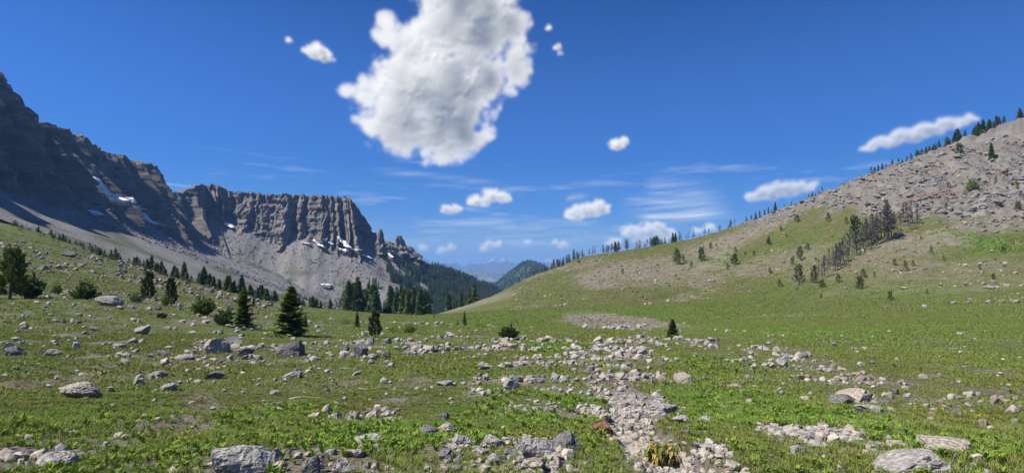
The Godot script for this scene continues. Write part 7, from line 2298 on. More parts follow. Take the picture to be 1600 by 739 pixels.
func shrub(seed_: int, detail: int, tone: int) -> Array:
	var r := RandomNumberGenerator.new()
	r.seed = seed_
	var tv := PackedVector3Array()
	var tc := PackedColorArray()
	var v := PackedVector3Array()
	var c := PackedColorArray()
	var stems: int = [16, 26, 44][detail]
	for i in stems:
		var a := i * 2.4
		var out := sqrt((i + 0.5) / stems)
		var tip := Vector3(cos(a) * out * 0.44, (1.0 - 0.62 * out * out) * r.randf_range(0.62, 1.0), sin(a) * out * 0.44)
		var foot := Vector3(cos(a), 0, sin(a)) * out * 0.16 - Vector3(0, 0.05, 0)
		tube(tv, tc, foot, tip * 0.92, 0.014, 0.005, 3, Color(0.115, 0.092, 0.072))
		var shade: Color = NEEDLE[tone].lerp(NEEDLE[(tone + 1) % 3], r.randf() * 0.6)
		var bunches: int = [3, 5, 7][detail]
		for k in bunches:
			var f := 0.28 + 0.72 * (k + r.randf()) / bunches
			tuft_of_needles(v, c, r, foot.lerp(tip, f) + Vector3(r.randf_range(-1, 1), r.randf_range(-0.4, 0.4), r.randf_range(-1, 1)) * 0.05, (tip - foot).normalized(), 0.13, [4, 7, 10][detail], shade)
	return [to_mesh(tv, tc), to_mesh(v, c)]


func snag(seed_: int, bushy: float) -> Array:
	var r := RandomNumberGenerator.new()
	r.seed = seed_
	var tv := PackedVector3Array()
	var tc := PackedColorArray()
	var grey := Color(0.050, 0.045, 0.043).lerp(Color(0.16, 0.148, 0.138), r.randf() * 0.6)
	var bend := Vector3(r.randf_range(-0.07, 0.07), 0, r.randf_range(-0.07, 0.07))
	for i in 4:
		var a := i / 4.0
		var b := (i + 1) / 4.0
		tube(tv, tc, Vector3(0, a - (0.04 if i == 0 else 0.0), 0) + bend * a * a, Vector3(0, b, 0) + bend * b * b, 0.050 * (1.1 - a), 0.050 * (1.1 - b), 5, grey)
	var v := PackedVector3Array()
	var c := PackedColorArray()
	for i in int(18 + 46 * bushy):
		var y := r.randf_range(0.22, 0.97)
		var a := r.randf() * TAU
		var length := (0.5 * (1.05 - y) * r.randf_range(0.3, 1.0) + 0.03) * (0.8 + bushy)
		var at := Vector3(0, y, 0) + bend * y * y
		var tip := at + Vector3(cos(a), r.randf_range(-0.25, 0.55), sin(a)) * length
		tube(v, c, at, tip, 0.020, 0.007, 3, grey * r.randf_range(0.8, 1.2))
		if bushy > 0.0:
			for k in 3:
				var p := at.lerp(tip, r.randf_range(0.4, 1.0))
				tube(v, c, p, p + Vector3(r.randf_range(-1, 1), r.randf_range(-0.3, 1), r.randf_range(-1, 1)) * 0.08, 0.012, 0.006, 3, grey)
	return [to_mesh(tv, tc), to_mesh(v, c)]


# ------------------------------------------------------------------ building things

var rock_materials := []
var bark_material: StandardMaterial3D
var needle_material: StandardMaterial3D
var blade_material: StandardMaterial3D
var stone_material: StandardMaterial3D
var snow_material: StandardMaterial3D


func make_thing_materials() -> void:
	var tones := [Color(0.55, 0.53, 0.49), Color(0.58, 0.52, 0.43), Color(0.29, 0.285, 0.285), Color(0.49, 0.40, 0.35), Color(0.30, 0.165, 0.105)]
	for i in tones.size():
		var m := surface(false, 1.7, 60 + i * 3, 0.42, 2.6, true)
		m.albedo_color = tones[i].linear_to_srgb()
		rock_materials.append(m)
	stone_material = surface(true, 3.0, 91, 0.6, 0.0, true)
	bark_material = StandardMaterial3D.new()
	bark_material.vertex_color_use_as_albedo = true
	bark_material.roughness = 0.95
	needle_material = StandardMaterial3D.new()
	needle_material.vertex_color_use_as_albedo = true
	needle_material.roughness = 0.75
	needle_material.metallic_specular = 0.3
	needle_material.backlight_enabled = true
	needle_material.backlight = Color(0.5, 0.5, 0.5)
	blade_material = needle_material.duplicate()
	blade_material.roughness = 0.7
	blade_material.metallic_specular = 0.12
	blade_material.backlight = Color(0.6, 0.6, 0.6)
	snow_material = surface(false, 0.15, 130, 0.86, 0.0, true)
	snow_material.albedo_color = Color(0.93, 0.945, 0.96)
	snow_material.roughness = 0.7


func build_rocks() -> void:
	var large := []
	var medium := []
	for i in 9:
		large.append(rock_mesh(100 + i * 7, 4, 0.085))
	for i in 12:
		medium.append(rock_mesh(300 + i * 11, 2, 0.09))
	for i in ROCKS.size():
		var q: Array = ROCKS[i]
		var near := Vector2(q[0], q[1]).length()
		var mesh: Mesh = large[i % large.size()] if q[2] / near > 0.015 else medium[i % medium.size()]
		var o := put_mesh("boulder" if q[2] > 0.45 else "stone", mesh, rock_materials[q[4]])
		o.position = on_ground(q[0], q[1] - q[2] * 0.35)
		o.position.y -= 0.10 * q[3]
		o.scale = Vector3(q[2], q[3] * 1.02, q[2] * rng.randf_range(0.7, 1.0))
		o.rotation = Vector3(rng.randf_range(-0.12, 0.12), (PI if rng.randf() < 0.5 else 0.0) + rng.randf_range(-0.45, 0.45), rng.randf_range(-0.12, 0.12))
		tag(o, LABELS[q[5]], "boulder" if q[2] > 0.45 else "stone", GROUPS[q[6]])


func build_trees() -> void:
	var kit := {}
	var made := func(kind: int, detail: int, variant: int) -> Array:
		var key := "%d %d %d" % [kind, detail, variant]
		if not kit.has(key):
			var s := 1000 + kind * 97 + detail * 31 + variant * 7
			if kind == 0:
				kit[key] = fir(s, detail, [2, 0, 2, 0][variant % 4] if detail == 2 else [0, 2, 0, 1][variant % 4], 0.10 if variant < 3 else 0.3)
			elif kind == 1:
				kit[key] = pine(s, detail, [0, 2, 0, 1][variant % 4])
			elif kind == 2:
				kit[key] = snag(s, [0.05, 0.35, 0.7, 1.0][variant % 4])
			else:
				kit[key] = shrub(s, detail, [2, 0, 1, 2][variant % 4])
		return kit[key]
	for i in TREES.size():
		var q: Array = TREES[i]
		var d := Vector2(q[0], q[1]).length()
		var pixels: float = q[2] / d * 559.0
		var detail := 2 if pixels > 15.0 and d < 120.0 else (1 if pixels > 9.0 else 0)
		var parts: Array = made.call(q[4], detail, i % 4)
		var o := Node3D.new()
		var kind: int = q[4]
		o.name = named(["fir_tree", "pine_tree", "dead_tree", "shrub"][kind])
		add_child(o)
		o.position = on_ground(q[0], q[1])
		var across: float = q[2] * q[3]
		if kind == 2:
			across = q[2] * (0.42 if q[3] < 0.5 else 0.62)
		o.scale = Vector3(across, q[2], across)
		o.rotation = Vector3(rng.randf_range(-0.04, 0.04), rng.randf() * TAU, rng.randf_range(-0.04, 0.04))
		put_mesh("trunk", parts[0], bark_material, o)
		put_mesh("crown", parts[1], bark_material if kind == 2 else needle_material, o)
		tag(o, LABELS[q[5]], ["fir tree", "pine tree", "dead tree", "shrub"][kind], GROUPS[q[6]])


func shown(p: Vector3) -> bool:
	return -p.z > 1.0 and absf(p.x / -p.z) < 1.0


func build_forest() -> void:
	# the far wood on the lower slopes of the cliff mountain and in the valley: too many and too small to tell apart
	var places := []
	var tints := PackedColorArray()
	var dead := []
	var dead_tints := PackedColorArray()
	for i in 34000:
		var k := rng.randi_range(500, WALL_COLUMNS - 6)
		var y := rng.randf_range(-95.0, wall_foot[k] + 4.0)
		var s := wall_length[k]
		var where := smoothstep(820.0, 990.0, s - y * 1.4) 
		var clump := broad.get_noise_2d(s * 1.1 + 8.0, y * 2.2) + 0.42 * where + 0.25 * smoothstep(-30.0, -70.0, y) * smoothstep(750.0, 900.0, s) - 0.10
		if clump < rng.randf_range(0.0, 0.34) or where <= 0.0:
			continue
		var p := wall_point(k, y, wall_out(k, y))
		if not shown(p):
			continue
		var tall := rng.randf_range(7.0, 15.5) * (0.65 if y > wall_foot[k] - 12.0 else 1.0)
		var basis := Basis(Vector3.UP, rng.randf() * TAU).scaled(Vector3(tall * 0.32, tall, tall * 0.32))
		if rng.randf() < 0.3:
			dead.append(Transform3D(basis.scaled(Vector3(1.0, 0.9, 1.0)), p))
			dead_tints.append(Color(1.5, 1.45, 1.4) * rng.randf_range(0.8, 1.3))
		else:
			places.append(Transform3D(basis, p))
			tints.append(Color(1, 1, 1) * rng.randf_range(0.8, 1.4))
	for i in 2600:
		var z := -exp(lerpf(log(430.0), log(1150.0), rng.randf()))
		var x := rng.randf_range(-0.36, 0.12) * -z
		if broad.get_noise_2d(x * 0.5, z * 0.5) < -0.2:
			continue
		var tall := rng.randf_range(7.0, 14.0)
		places.append(Transform3D(Basis(Vector3.UP, rng.randf() * TAU).scaled(Vector3(tall * 0.34, tall, tall * 0.34)), on_ground(x, z)))
		tints.append(Color(1, 1, 1) * rng.randf_range(0.7, 1.3))
	var both := func(parts: Array) -> ArrayMesh:
		var st := SurfaceTool.new()
		st.append_from(parts[0], 0, Transform3D())
		st.append_from(parts[1], 0, Transform3D())
		return st.commit()
	for i in 9000:
		# the same wood covers the hill in the mouth of the valley
		var x := rng.randf_range(-420.0, 520.0)
		var z := rng.randf_range(-3000.0, -2160.0)
		var tall := rng.randf_range(7.0, 12.0)
		places.append(Transform3D(Basis(Vector3.UP, rng.randf() * TAU).scaled(Vector3(tall * 0.55, tall, tall * 0.55)), Vector3(x, hill_height(x, z), z)))
		tints.append(Color(1, 1, 1) * rng.randf_range(0.8, 1.3))
	scatter("distant_forest", "dark distant fir forest on the lower slopes below the cliffs", "forest", both.call(fir(4001, 0, 1)), needle_material, places, tints)
	scatter("distant_dead_forest", "grey dead trunks standing in the distant forest", "forest", both.call(snag(4003, 0.15)), bark_material, dead, dead_tints)


func build_scree() -> void:
	var mesh := rock_mesh(900, 0, 0.1)
	var places := []
	var tints := PackedColorArray()
	for i in 26000:
		var k := rng.randi_range(70, WALL_COLUMNS - 160)
		var foot := wall_foot[k]
		var y := rng.randf_range(-70.0, foot + 10.0)
		var s := wall_length[k]
		if broad.get_noise_2d(s * 1.4, y * 0.9) < rng.randf_range(-0.5, 0.3):
			continue
		var size := 0.5 + 2.2 * pow(rng.randf(), 5.0) + 0.5 * rng.randf() * smoothstep(0.0, -60.0, y)
		places.append(Transform3D(Basis(Vector3.UP, rng.randf() * TAU).scaled(Vector3(size, size * 0.75, size)), wall_point(k, y, wall_out(k, y))))
		tints.append(SCREE.lerp(SCREE_DARK, rng.randf()) * rng.randf_range(0.8, 1.5))
	scatter("scree_rubble", "grey fallen blocks strewn over the scree below the cliffs", "scree", mesh, stone_material, places, tints)
	# stones of the right hillside and of the left slope
	places = []
	tints = PackedColorArray()
	for i in 110000:
		var d := exp(lerpf(log(60.0), log(420.0), rng.randf()))
		var az := rng.randf_range(-0.80, 0.80)
		var x := d * sin(az)
		var z := -d * cos(az)
		if x < 0.0 and (d > 250.0 or az > -0.36):
			continue
		var open := 0.45 * cover(bare, x, z) + stoniness(x, z) * 0.6 + 0.12 + (0.02 if x < 0.0 else 0.0) + 0.30 * bedrock(x, z) + 0.5 * maxf(0.0, broad.get_noise_2d(x * 2.0, z * 2.0)) * (smoothstep(120.0, 170.0, d) if x > 0.0 else 1.0) - cover(lush, x, z)
		if x > -20.0 and d < 130.0:
			open -= 0.30
		if rng.randf() > open:
			continue
		var size := d * rng.randf_range(0.0010, 0.0022) * (0.75 if x < 0.0 else 1.0) + (1.0 if d > 130.0 else 0.35) * pow(rng.randf(), 9.0) * (1.3 if x < 0.0 else 1.0)
		places.append(Transform3D(Basis(Vector3.UP, rng.randf() * TAU).scaled(Vector3(size, size * 0.6, size)), on_ground(x, z)))
		tints.append(mix3(GRIT, STRAW, rng.randf()) * rng.randf_range(0.7, 1.7))
	scatter("hillside_stones", "small pale stones strewn over the right hillside and the left slope", "stones", mesh, stone_material, places, tints)


func build_outcrops() -> void:
	# broken blocks of the bedrock on the right hillside
	var places := []
	var tints := PackedColorArray()
	for i in 60000:
		var d := exp(lerpf(log(150.0), log(430.0), rng.randf()))
		var az := rng.randf_range(0.25, 0.80)
		var x := d * sin(az)
		var z := -d * cos(az)
		var r := bedrock(x, z)
		if rng.randf() > r * (0.16 + 1.1 * broad.get_noise_2d(x * 2.6, z * 2.6)):
			continue
		var size := rng.randf_range(0.35, 0.8) + 1.7 * pow(rng.randf(), 6.0)
		var b := Basis.from_euler(Vector3(rng.randf_range(-0.4, 0.4), rng.randf() * TAU, rng.randf_range(-0.3, 0.5))).scaled(Vector3(size * 1.6, size * 0.75, size * 1.2))
		places.append(Transform3D(b, on_ground(x, z) - Vector3(0, size * 0.08, 0)))
		tints.append(mix3(mix3(ROCK, ROCK_DARK, rng.randf() * 0.8), RUST_ROCK, smoothstep(0.22, 0.5, broad.get_noise_2d(x * 1.1 + 240.0, z * 1.1)) * 0.5) * rng.randf_range(0.95, 1.4))
	scatter("outcrop_rubble", "broken grey ledges of bedrock high on the right hillside", "bedrock", rock_mesh(950, 2, 0.05), stone_material, places, tints)


func build_gravel() -> void:
	var places := [[], [], []]
	var tints := [PackedColorArray(), PackedColorArray(), PackedColorArray()]
	var tones := [Color(0.50, 0.48, 0.445), Color(0.54, 0.49, 0.41), Color(0.28, 0.275, 0.275), Color(0.47, 0.39, 0.345)]
	for i in 230000:
		var d := exp(lerpf(log(3.2), log(75.0), rng.randf()))
		var az := rng.randf_range(-0.82, 0.82)
		var x := d * sin(az)
		var z := -d * cos(az)
		var s := maxf(stoniness(x, z), 1.2 * gully(x, z) if d < 16.0 else 0.0)
		if x < -12.0:
			s *= smoothstep(60.0, 30.0, d)
		if rng.randf() > (0.026 if x < 3.0 or d < 18.0 else 0.008) + pow(s, 1.7) * 0.36:
			continue
		var size := d * (0.0014 + 0.0120 * pow(rng.randf(), 6.0)) * (0.8 + 0.4 * s)
		if d < 16.0 and gully(x, z) > 0.4:
			size *= 0.8
		if d > 20.0:
			size *= lerpf(1.0, 0.7, smoothstep(20.0, 60.0, d))
		var b := Basis.from_euler(Vector3(rng.randf_range(-0.5, 0.5), rng.randf() * TAU, rng.randf_range(-0.5, 0.5))).scaled(Vector3(size, size * rng.randf_range(0.5, 0.85), size * rng.randf_range(0.7, 1.0)))
		var k := rng.randi() % 3
		places[k].append(Transform3D(b, on_ground(x, z)))
		tints[k].append(tones[[0, 0, 0, 1, 1, 1, 2, 3][rng.randi() % 8]] * rng.randf_range(0.75, 1.2))
	for i in 26000:
		# fist-sized pieces in the thickest rubble near the eye
		var d := sqrt(lerpf(9.5, 110.0, rng.randf()))
		var az := rng.randf_range(-0.8, 0.8)
		var x := d * sin(az)
		var z := -d * cos(az)
		var s := stoniness(x, z)
		s = maxf(s, 0.85 * gully(x, z))
		if rng.randf() > pow(s, 3.0) * 0.42:
			continue
		var size := rng.randf_range(0.035, 0.075) + 0.07 * pow(rng.randf(), 3.0)
		var k := rng.randi() % 3
		places[k].append(Transform3D(Basis.from_euler(Vector3(rng.randf_range(-0.6, 0.6), rng.randf() * TAU, rng.randf_range(-0.6, 0.6))).scaled(Vector3(size, size * rng.randf_range(0.55, 0.9), size * rng.randf_range(0.7, 1.0))), on_ground(x, z)))
		tints[k].append(tones[[0, 0, 0, 1, 1, 1, 2, 3][rng.randi() % 8]] * rng.randf_range(0.75, 1.2))
	scatter("meadow_gravel", "loose grey and tan gravel and cobbles lying in the stony parts of the meadow", "gravel", rock_mesh(700, 2, 0.07), stone_material, places[0], tints[0])
	scatter("meadow_pebbles", "small angular pebbles spread through the stony bands and the gully", "gravel", rock_mesh(717, 2, 0.07), stone_material, places[1], tints[1])
	scatter("broken_rubble", "broken pale rubble between the stones of the meadow", "gravel", rock_mesh(735, 2, 0.07), stone_material, places[2], tints[2])


func tuft_mesh(seed_: int, blades: int, spread: float, width: float, segments: int) -> ArrayMesh:
	# blades of grass, one unit tall
	var r := RandomNumberGenerator.new()
	r.seed = seed_
	var v := PackedVector3Array()
	var c := PackedColorArray()
	for i in blades:
		var a := r.randf() * TAU
		var foot := Vector3(r.randf_range(-1, 1), 0, r.randf_range(-1, 1)) * spread
		var out := Vector3(cos(a), 0, sin(a)) * r.randf_range(0.15, 0.7)
		var side := Vector3(-sin(a), 0, cos(a)) * width
		var tall := r.randf_range(0.55, 1.0)
		var tone := Color(1, 1, 1) * r.randf_range(0.75, 1.2)
		tone = mix3(tone, Color(1.7, 1.15, 1.2), 0.8 if r.randf() < 0.12 else 0.0)
		var last := foot
		for k in segments:
			var t0 := float(k) / segments
			var t1 := float(k + 1) / segments
			var p := foot + Vector3(0, tall * t1 * (1.0 - 0.18 * t1), 0) + out * t1 * t1
			var w0 := side * (1.0 - t0 * 0.8)
			var w1 := side * (1.0 - t1 * 0.8)
			for q in ([last - w0, last + w0, p] if k == segments - 1 else [last - w0, last + w0, p + w1, last - w0, p + w1, p - w1]):
				v.append(q)
				c.append(tone)
			last = p
	return to_mesh(v, c)


func rosette_mesh(seed_: int, leaves: int) -> ArrayMesh:
	# a leafy plant: broad pointed leaves standing up from one root, one unit tall
	var r := RandomNumberGenerator.new()
	r.seed = seed_
	var v := PackedVector3Array()
	var c := PackedColorArray()
	for i in leaves:
		var a := i * 2.4 + r.randf_range(-0.4, 0.4)
		var dir := Vector3(cos(a), 0, sin(a))
		var side := Vector3(-sin(a), 0, cos(a))
		var lean := r.randf_range(0.15, 0.95)
		var tall := r.randf_range(0.6, 1.05)
		var foot := dir * 0.06 * r.randf()
		var mid := foot + dir * lean * 0.42 * tall + Vector3(0, tall * 0.60, 0)
		var tip := foot + dir * lean * tall + Vector3(0, tall * (1.0 - 0.42 * lean), 0)
		var w := side * r.randf_range(0.09, 0.15)
		var drop := Vector3(0, 0.03, 0) - dir * 0.03
		var tone := Color(1, 1, 1) * r.randf_range(0.8, 1.2)
		for q in [foot, mid - drop, mid + w, foot, mid - w, mid - drop, mid - drop, tip, mid + w, mid - drop, mid - w, tip]:
			v.append(q)
			c.append(tone)
	return to_mesh(v, c)


func build_grass() -> void:
	var near := [[], []]
	var near_t := [PackedColorArray(), PackedColorArray()]
	var mid := []
	var mid_t := PackedColorArray()
	for zone in [[3.0, 12.0, 34000, 0.055, 0.105], [12.0, 32.0, 70000, 0.07, 0.12], [32.0, 90.0, 80000, 0.11, 0.19], [90.0, 210.0, 90000, 0.22, 0.40], [210.0, 420.0, 70000, 0.4, 0.75]]:
		for i in zone[2]:
			var d := sqrt(lerpf(zone[0] * zone[0], zone[1] * zone[1], rng.randf()))
			var az := rng.randf_range(-0.82, 0.82)
			var x := d * sin(az)
			var z := -d * cos(az)
			if d > 210.0 and x < 0.0 and z < -200.0:
				continue
			var s := stoniness(x, z)
			var g := gully(x, z) if d < 16.0 else 0.0
			var thin := 1.0 - 0.93 * clampf(s * 1.1, 0.0, 1.0) - cover(bare, x, z) * (0.8 if d < 60.0 else 1.0)
			if d > 90.0:
				thin -= bedrock(x, z)
			if d < 60.0:
				thin -= 0.85 * smoothstep(0.24, 0.5, fine.get_noise_2d(x * 0.8 + 50.0, z * 0.8))
			if rng.randf() > thin or g > 0.3 and fine.get_noise_2d(x * 1.9 + 4.0, z * 1.9) > -0.12:
				continue
			var rich := cover(lush, x, z)
			var tall := rng.randf_range(zone[3], zone[4]) * (0.68 + 0.6 * rich + 0.45 * broad.get_noise_2d(x * 3.0, z * 3.0))
			var wide := tall * rng.randf_range(0.8, 1.5)
			var t := Transform3D(Basis(Vector3.UP, rng.randf() * TAU).scaled(Vector3(wide, tall, wide)), on_ground(x, z))
			var tone := plant_tone(x, z) * rng.randf_range(0.9, 1.6)
			if rng.randf() < 0.10:
				tone = mix3(tone, STRAW, 0.7)
			if d < 12.0:
				var k := rng.randi() % 2
				near[k].append(t)
				near_t[k].append(tone)
			else:
				mid.append(t)
				mid_t.append(tone)
	scatter("meadow_grass", "short green grass of the near meadow", "grass", tuft_mesh(1, 16, 0.45, 0.045, 2), blade_material, near[0], near_t[0])
	scatter("turf_grass", "fine turf between the stones of the near meadow", "grass", tuft_mesh(2, 16, 0.55, 0.04, 2), blade_material, near[1], near_t[1])
	scatter("basin_grass", "green grass of the basin and the lower slopes", "grass", tuft_mesh(3, 12, 0.8, 0.085, 1), blade_material, mid, mid_t)
	# leafy plants in patches near the eye
	var leafy := [[], []]
	var leafy_t := [PackedColorArray(), PackedColorArray()]
	for i in 28000:
		var d := exp(lerpf(log(3.2), log(34.0), rng.randf()))
		var az := rng.randf_range(-0.82, 0.82)
		var x := d * sin(az)
		var z := -d * cos(az)
		var want := cover(lush, x, z) * 0.8 + 0.55 * fine.get_noise_2d(x * 0.7 + 13.0, z * 0.7) - 0.35 * stoniness(x, z) + 0.12 * smoothstep(10.0, 5.0, d) - 0.7 * gully(x, z)
		if rng.randf() > want * 1.1:
			continue
		var tall := rng.randf_range(0.05, 0.13) * (0.8 + 0.5 * cover(lush, x, z)) * (1.0 if d < 14.0 else 1.3)
		var k := rng.randi() % 2
		leafy[k].append(Transform3D(Basis.from_euler(Vector3(rng.randf_range(-0.2, 0.2), rng.randf() * TAU, rng.randf_range(-0.2, 0.2))).scaled(Vector3(tall, tall, tall) * rng.randf_range(0.8, 1.2)), on_ground(x, z)))
		leafy_t[k].append(mix3(LUSH_GREEN, Color(0.20, 0.26, 0.04), rng.randf() * 0.9) * rng.randf_range(0.85, 1.35))
	scatter("leafy_undergrowth", "bright leafy plants in patches of the near meadow", "ground cover", rosette_mesh(5, 9), blade_material, leafy[0], leafy_t[0])
	scatter("meadow_undergrowth", "fresh green broad-leaved plants among the near stones", "ground cover", rosette_mesh(6, 13), blade_material, leafy[1], leafy_t[1])
	# yellow flowers
	var dots := []
	var dots_t := PackedColorArray()
	for f in FLOWERS:
		for i in 12:
			var x: float = f.x + rng.randfn(0.0, f.y * 0.6)
			var z: float = f.z + rng.randfn(0.0, f.y * 0.7)
			dots.append(Transform3D(Basis(Vector3.UP, rng.randf() * TAU).scaled(Vector3.ONE * rng.randf_range(0.025, 0.045)), on_ground(x, z) + Vector3(0, 0.07, 0)))
			dots_t.append(Color(0.62, 0.46, 0.02) * rng.randf_range(0.8, 1.2))
	scatter("yellow_blossom", "small yellow flowers dotted in the right meadow", "flowers", rosette_mesh(9, 7), blade_material, dots, dots_t)


# snow patches: each a line of (column of the wall, height, half width)
const SNOW := [
	["long branching snowfield on the left cliff, left arm", [Vector3(194, 90, 5), Vector3(197, 81, 9), Vector3(201, 73, 11), Vector3(206, 66, 8)]],
	["right arm of the branching snowfield on the left cliff", [Vector3(226, 84, 5), Vector3(226, 76, 9), Vector3(224, 68, 10), Vector3(221, 60, 6)]],
	["small snow spot below the branching snowfield", [Vector3(136, 51, 2), Vector3(135, 49, 3), Vector3(133, 46, 2)]],
	["left one of the twin snow patches under the left cliff", [Vector3(263, 57.0, 2.9), Vector3(260, 53.0, 4.4), Vector3(252, 47.0, 2.9)]],
	["right one of the twin snow patches under the left cliff", [Vector3(287, 63.0, 1.5), Vector3(282, 56.0, 3.8), Vector3(289, 51.0, 3.8), Vector3(305, 48.0, 2.3)]],
	["short snow patch in a gully under the middle cliff", [Vector3(501, 65.0, 2.9), Vector3(508, 61.0, 4.8), Vector3(515, 56.0, 2.9)]],
	["thin pair-like snow strip at the foot of the middle cliff", [Vector3(589, 36.0, 2.9), Vector3(592, 35.0, 3.9), Vector3(594, 34.0, 2.9)]],
	["slanting snow strip left of the long snow tongue", [Vector3(597, 41.0, 2.0), Vector3(601, 34.0, 3.9), Vector3(608, 28.0, 2.9)]],
	["small snow dash between the two slanting strips", [Vector3(613, 38.0, 2.0), Vector3(615, 35.0, 3.0), Vector3(618, 33.0, 2.0)]],
	["long slanting snow tongue under the cliff end", [Vector3(624, 47.0, 3.0), Vector3(633, 38.0, 4.1), Vector3(641, 31.0, 3.9), Vector3(654, 25.0, 3.0)]],
	["broad short snow patch left of the long tongue's foot", [Vector3(627, 28.0, 3.0), Vector3(633, 25.0, 5.0), Vector3(638, 22.0, 2.9)]],
	["small snow spot right of the long tongue", [Vector3(659, 26.0, 2.0), Vector3(662, 25.0, 2.9), Vector3(673, 25.0, 2.0)]],
	["lowest slanting snow strip below the spires", [Vector3(669, 19.0, 2.0), Vector3(698, 16.0, 4.0), Vector3(712, 11.0, 3.0)]],
	["thin snow sliver at the foot of the slender spire", [Vector3(768, 21.0, 1.6), Vector3(770, 17.0, 2.1), Vector3(769, 14.0, 1.5)]],
	["lone snow spot low on the scree", [Vector3(604, -23.0, 2.6), Vector3(607, -24.0, 4.4), Vector3(612, -25.0, 2.6)]]]


func snow_patch(line: Array, label: String) -> void:
	var rows := 14
	var columns := 9
	var p := PackedVector3Array()
	var c := PackedColorArray()
	for r in rows:
		var f := float(r) / (rows - 1) * (line.size() - 1.001)
		var i := int(f)
		var at: Vector3 = line[i].lerp(line[i + 1], f - i)
		var end := sin(PI * clampf(float(r) / (rows - 1), 0.02, 0.98))
		var k0 := int(at.x)
		var half: float = at.z * (0.45 + 0.55 * pow(end, 0.5)) * (1.0 + 0.5 * fine.get_noise_1d(r * 2.0 + at.x))
		for q in columns:
			var u := float(q) / (columns - 1) * 2.0 - 1.0
			# walk along the wall by metres
			var k := k0
			var want := u * half
			while want > 0.0 and k < WALL_COLUMNS - 2 and wall_length[k] - wall_length[k0] < want:
				k += 1
			while want < 0.0 and k > 1 and wall_length[k0] - wall_length[k] < -want:
				k -= 1
			var t := 0.0
			if k != k0:
				var whole := wall_length[k] - wall_length[k0]
				t = (want - whole)
			var y := at.y + 0.25 * u * half * sin(r * 0.9 + at.x)
			var out := -1e9
			for near in [-6, -3, 0, 3, 6]:
				var m := clampi(k + near, 0, WALL_COLUMNS - 1)
				out = maxf(out, maxf(wall_out(m, y), wall_out(m, y - 1.5)))
			var b := wall_points[k] + wall_normals[k] * (out + 1.6 + 3.0 * float(r) / rows - (3.4 + 3.0 * float(r) / rows) * pow(absf(u), 4.0) - (2.0 if r == 0 else (6.0 if r == rows - 1 else 0.0))) + Vector2(-wall_normals[k].y, wall_normals[k].x) * -t
			p.append(Vector3(b.x, y + 0.5, b.y))
			c.append(Color.WHITE)
	var o := put_mesh("snow_patch", grid_mesh(p, c, rows, columns), snow_material)
	tag(o, label, "snow patch", "old snow below the cliffs")


func build_snow() -> void:
	for q in SNOW:
		snow_patch(q[1], q[0])


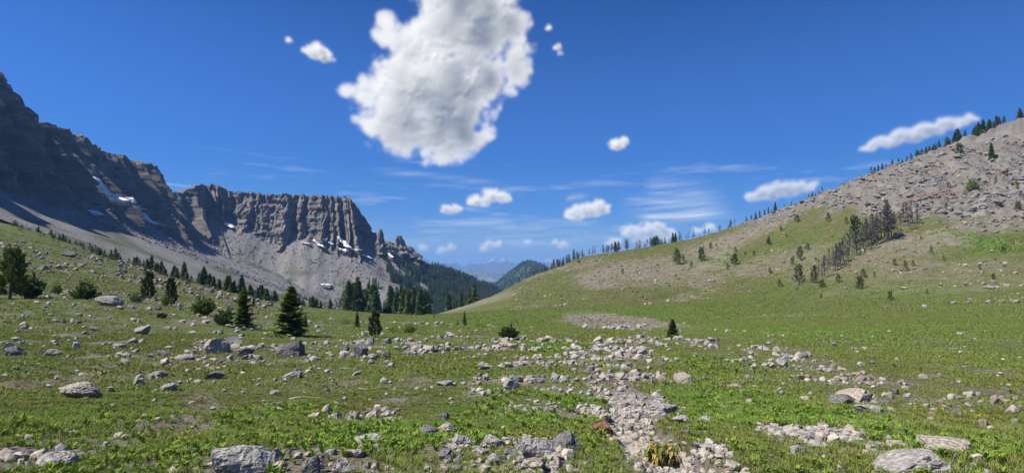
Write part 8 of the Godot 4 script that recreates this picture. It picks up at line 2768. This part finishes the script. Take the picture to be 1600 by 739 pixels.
func build_small_things() -> void:
	# the yellowing plant in the gully
	var at: Vector3 = PLANT[0] * Vector3(1.0, 0.75, 1.0)
	var o := Node3D.new()
	o.name = named("wilting_plant")
	add_child(o)
	o.position = on_ground(at.x, at.z)
	var sv := PackedVector3Array()
	var sc := PackedColorArray()
	var lv := PackedVector3Array()
	var lc := PackedColorArray()
	for i in 30:
		var a := rng.randf() * TAU
		var reach := at.y * 0.5 * sqrt(rng.randf())
		var foot := Vector3(cos(a), 0, sin(a)) * reach * 0.35
		var top := Vector3(cos(a) * reach, at.y * rng.randf_range(0.45, 0.95) * (1.0 - 0.5 * reach / at.y), sin(a) * reach)
		tube(sv, sc, foot - Vector3(0, 0.03, 0), top, 0.008, 0.004, 4, Color(0.16, 0.15, 0.05))
		var tone: Color = [Color(0.34, 0.24, 0.07), Color(0.27, 0.22, 0.06), Color(0.11, 0.15, 0.035), Color(0.38, 0.29, 0.12), Color(0.13, 0.17, 0.04)][rng.randi() % 5]
		for k in 13:
			var p := foot.lerp(top, rng.randf_range(0.25, 1.0))
			var b := rng.randf() * TAU
			var mid := p + Vector3(cos(b), 0.35, sin(b)) * 0.05
			var tip := mid + Vector3(cos(b) * 0.5, -0.9, sin(b) * 0.5) * rng.randf_range(0.05, 0.11)
			var side := Vector3(-sin(b), 0, cos(b)) * 0.014
			for q in [p, mid + side, mid - side, mid + side, tip, mid - side]:
				lv.append(q)
				lc.append(tone * rng.randf_range(0.8, 1.2))
	put_mesh("stem", to_mesh(sv, sc), bark_material, o)
	put_mesh("foliage", to_mesh(lv, lc), blade_material, o)
	tag(o, "wilting bush with drooping yellow and green leaves in the gully", "plant")
	# rusty dry tufts
	var words := ["dry rusty tuft at lower right between pale slabs", "dry rusty tuft beside the big bottom-right slab", "dry reddish tuft in the bottom right corner", "small dry tuft left of the grey wedge rock", "dry straw tuft below the peach slab", "dry brown tuft right of the flat-topped tan boulder", "dark dry tuft at the left edge", "small dry tuft in the grass right of the tan boulder"]
	var tuft := tuft_mesh(31, 60, 0.55, 0.022, 2)
	for i in DRY_TUFTS.size():
		var p: Vector3 = DRY_TUFTS[i]
		var m := StandardMaterial3D.new()
		m.albedo_color = [Color(0.23, 0.15, 0.055), Color(0.20, 0.14, 0.06), Color(0.18, 0.075, 0.05), Color(0.22, 0.16, 0.07), Color(0.25, 0.20, 0.09), Color(0.20, 0.15, 0.06), Color(0.10, 0.085, 0.04), Color(0.2, 0.14, 0.06)][i].linear_to_srgb()
		m.roughness = 0.9
		var t := put_mesh("dry_tuft", tuft, m)
		t.position = on_ground(p.x, p.z)
		t.scale = Vector3(p.y * 0.8, p.y * 0.75, p.y * 0.8)
		tag(t, words[i], "grass tuft", "dry tufts in the meadow")
	# bleached dead branches
	var says := ["bleached bent branch lying in the left turf", "short bleached branch by the rough dark boulder", "thin greenish-grey branch in mid meadow", "pale twig left of the bleached bent branch", "pale log far out on the right meadow", "grey branch in the grass of the right meadow"]
	for i in STICKS.size():
		var p: Vector3 = STICKS[i]
		var v := PackedVector3Array()
		var c := PackedColorArray()
		var pts := []
		for k in 6:
			pts.append(Vector3((k / 5.0 - 0.5) * p.y, 0.025 + p.y * 0.05 * sin(k * 0.9 + i), -p.y * (0.5 if i != 4 else -0.3) * pow(k / 5.0, 1.6)))
		for k in 5:
			tube(v, c, pts[k], pts[k + 1], p.y * 0.022 * (1.2 - k * 0.15) + 0.004, p.y * 0.022 * (1.05 - k * 0.15) + 0.004, 6, Color(0.42, 0.37, 0.30))
		tube(v, c, pts[2], pts[2] + Vector3(0.12, 0.16, 0.1) * p.y, p.y * 0.012 + 0.003, 0.003, 5, Color(0.40, 0.35, 0.28))
		var t := put_mesh("dead_branch", to_mesh(v, c), bark_material)
		t.position = on_ground(p.x, p.z)
		tag(t, says[i], "branch")


func build_spires() -> void:
	for q in [[594.0, 359.0, 10.0, 40.0, "slender rock spire on the ridge right of the cliff end", 1], [624.0, 369.0, 19.0, 36.0, "broader double-topped rock tower right of the slender spire", 2], [610.0, 380.0, 13.0, 26.0, "low rock knob between the slender spire and the broad tower", 3], [641.0, 386.0, 17.0, 26.0, "last small rock tooth at the foot of the ridge", 4]]:
		var u: float = (q[0] - 800.0) / 873.0
		var dist := lerpf(905.0, 965.0, (q[0] - 594.0) / 50.0)
		var top: float = EYE + (415.0 - q[1]) / 873.0 * dist
		var rows := 40
		var columns := 37
		var p := PackedVector3Array()
		var c := PackedColorArray()
		for r in rows:
			var t := float(r) / (rows - 1)
			for k in columns:
				var a := -TAU * k / (columns - 1)
				var n := Vector3(cos(a), 0, sin(a))
				var wide: float = q[2] * (0.10 + 0.55 * pow(t, 0.7) + 0.5 * t * t)
				wide *= 1.0 + 0.9 * broad.get_noise_3d(n.x * 16.0 + q[5] * 60.0, t * 60.0, n.z * 16.0) + 0.45 * ridged.get_noise_3d(n.x * 26.0, t * 22.0 + q[5] * 90.0, n.z * 26.0) 
				var y: float = -t * q[3] + (3.0 * ridged.get_noise_2d(n.x * 30.0 + q[5] * 20.0, n.z * 30.0) if t < 0.3 else 0.0)
				p.append(n * wide + Vector3(0, y if r > 0 else 1.0, 0))
				c.append(mix3(mix3(CLIFF, CLIFF_DARK, 0.4 + 1.6 * broad.get_noise_3d(n.x * 30.0, y * 3.0, n.z * 30.0 + q[5] * 9.0)), CLIFF_PALE, smoothstep(0.1, 0.5, fine.get_noise_3d(n.x * 6.0, y * 0.6, n.z * 6.0)) * 0.7))
		var o := put_mesh("rock_spire", grid_mesh(p, c, rows, columns, false), rock_wall_material)
		o.position = Vector3(u * dist, top, -dist)
		tag(o, q[4], "rock spire", "rock spires at the end of the cliff ridge")
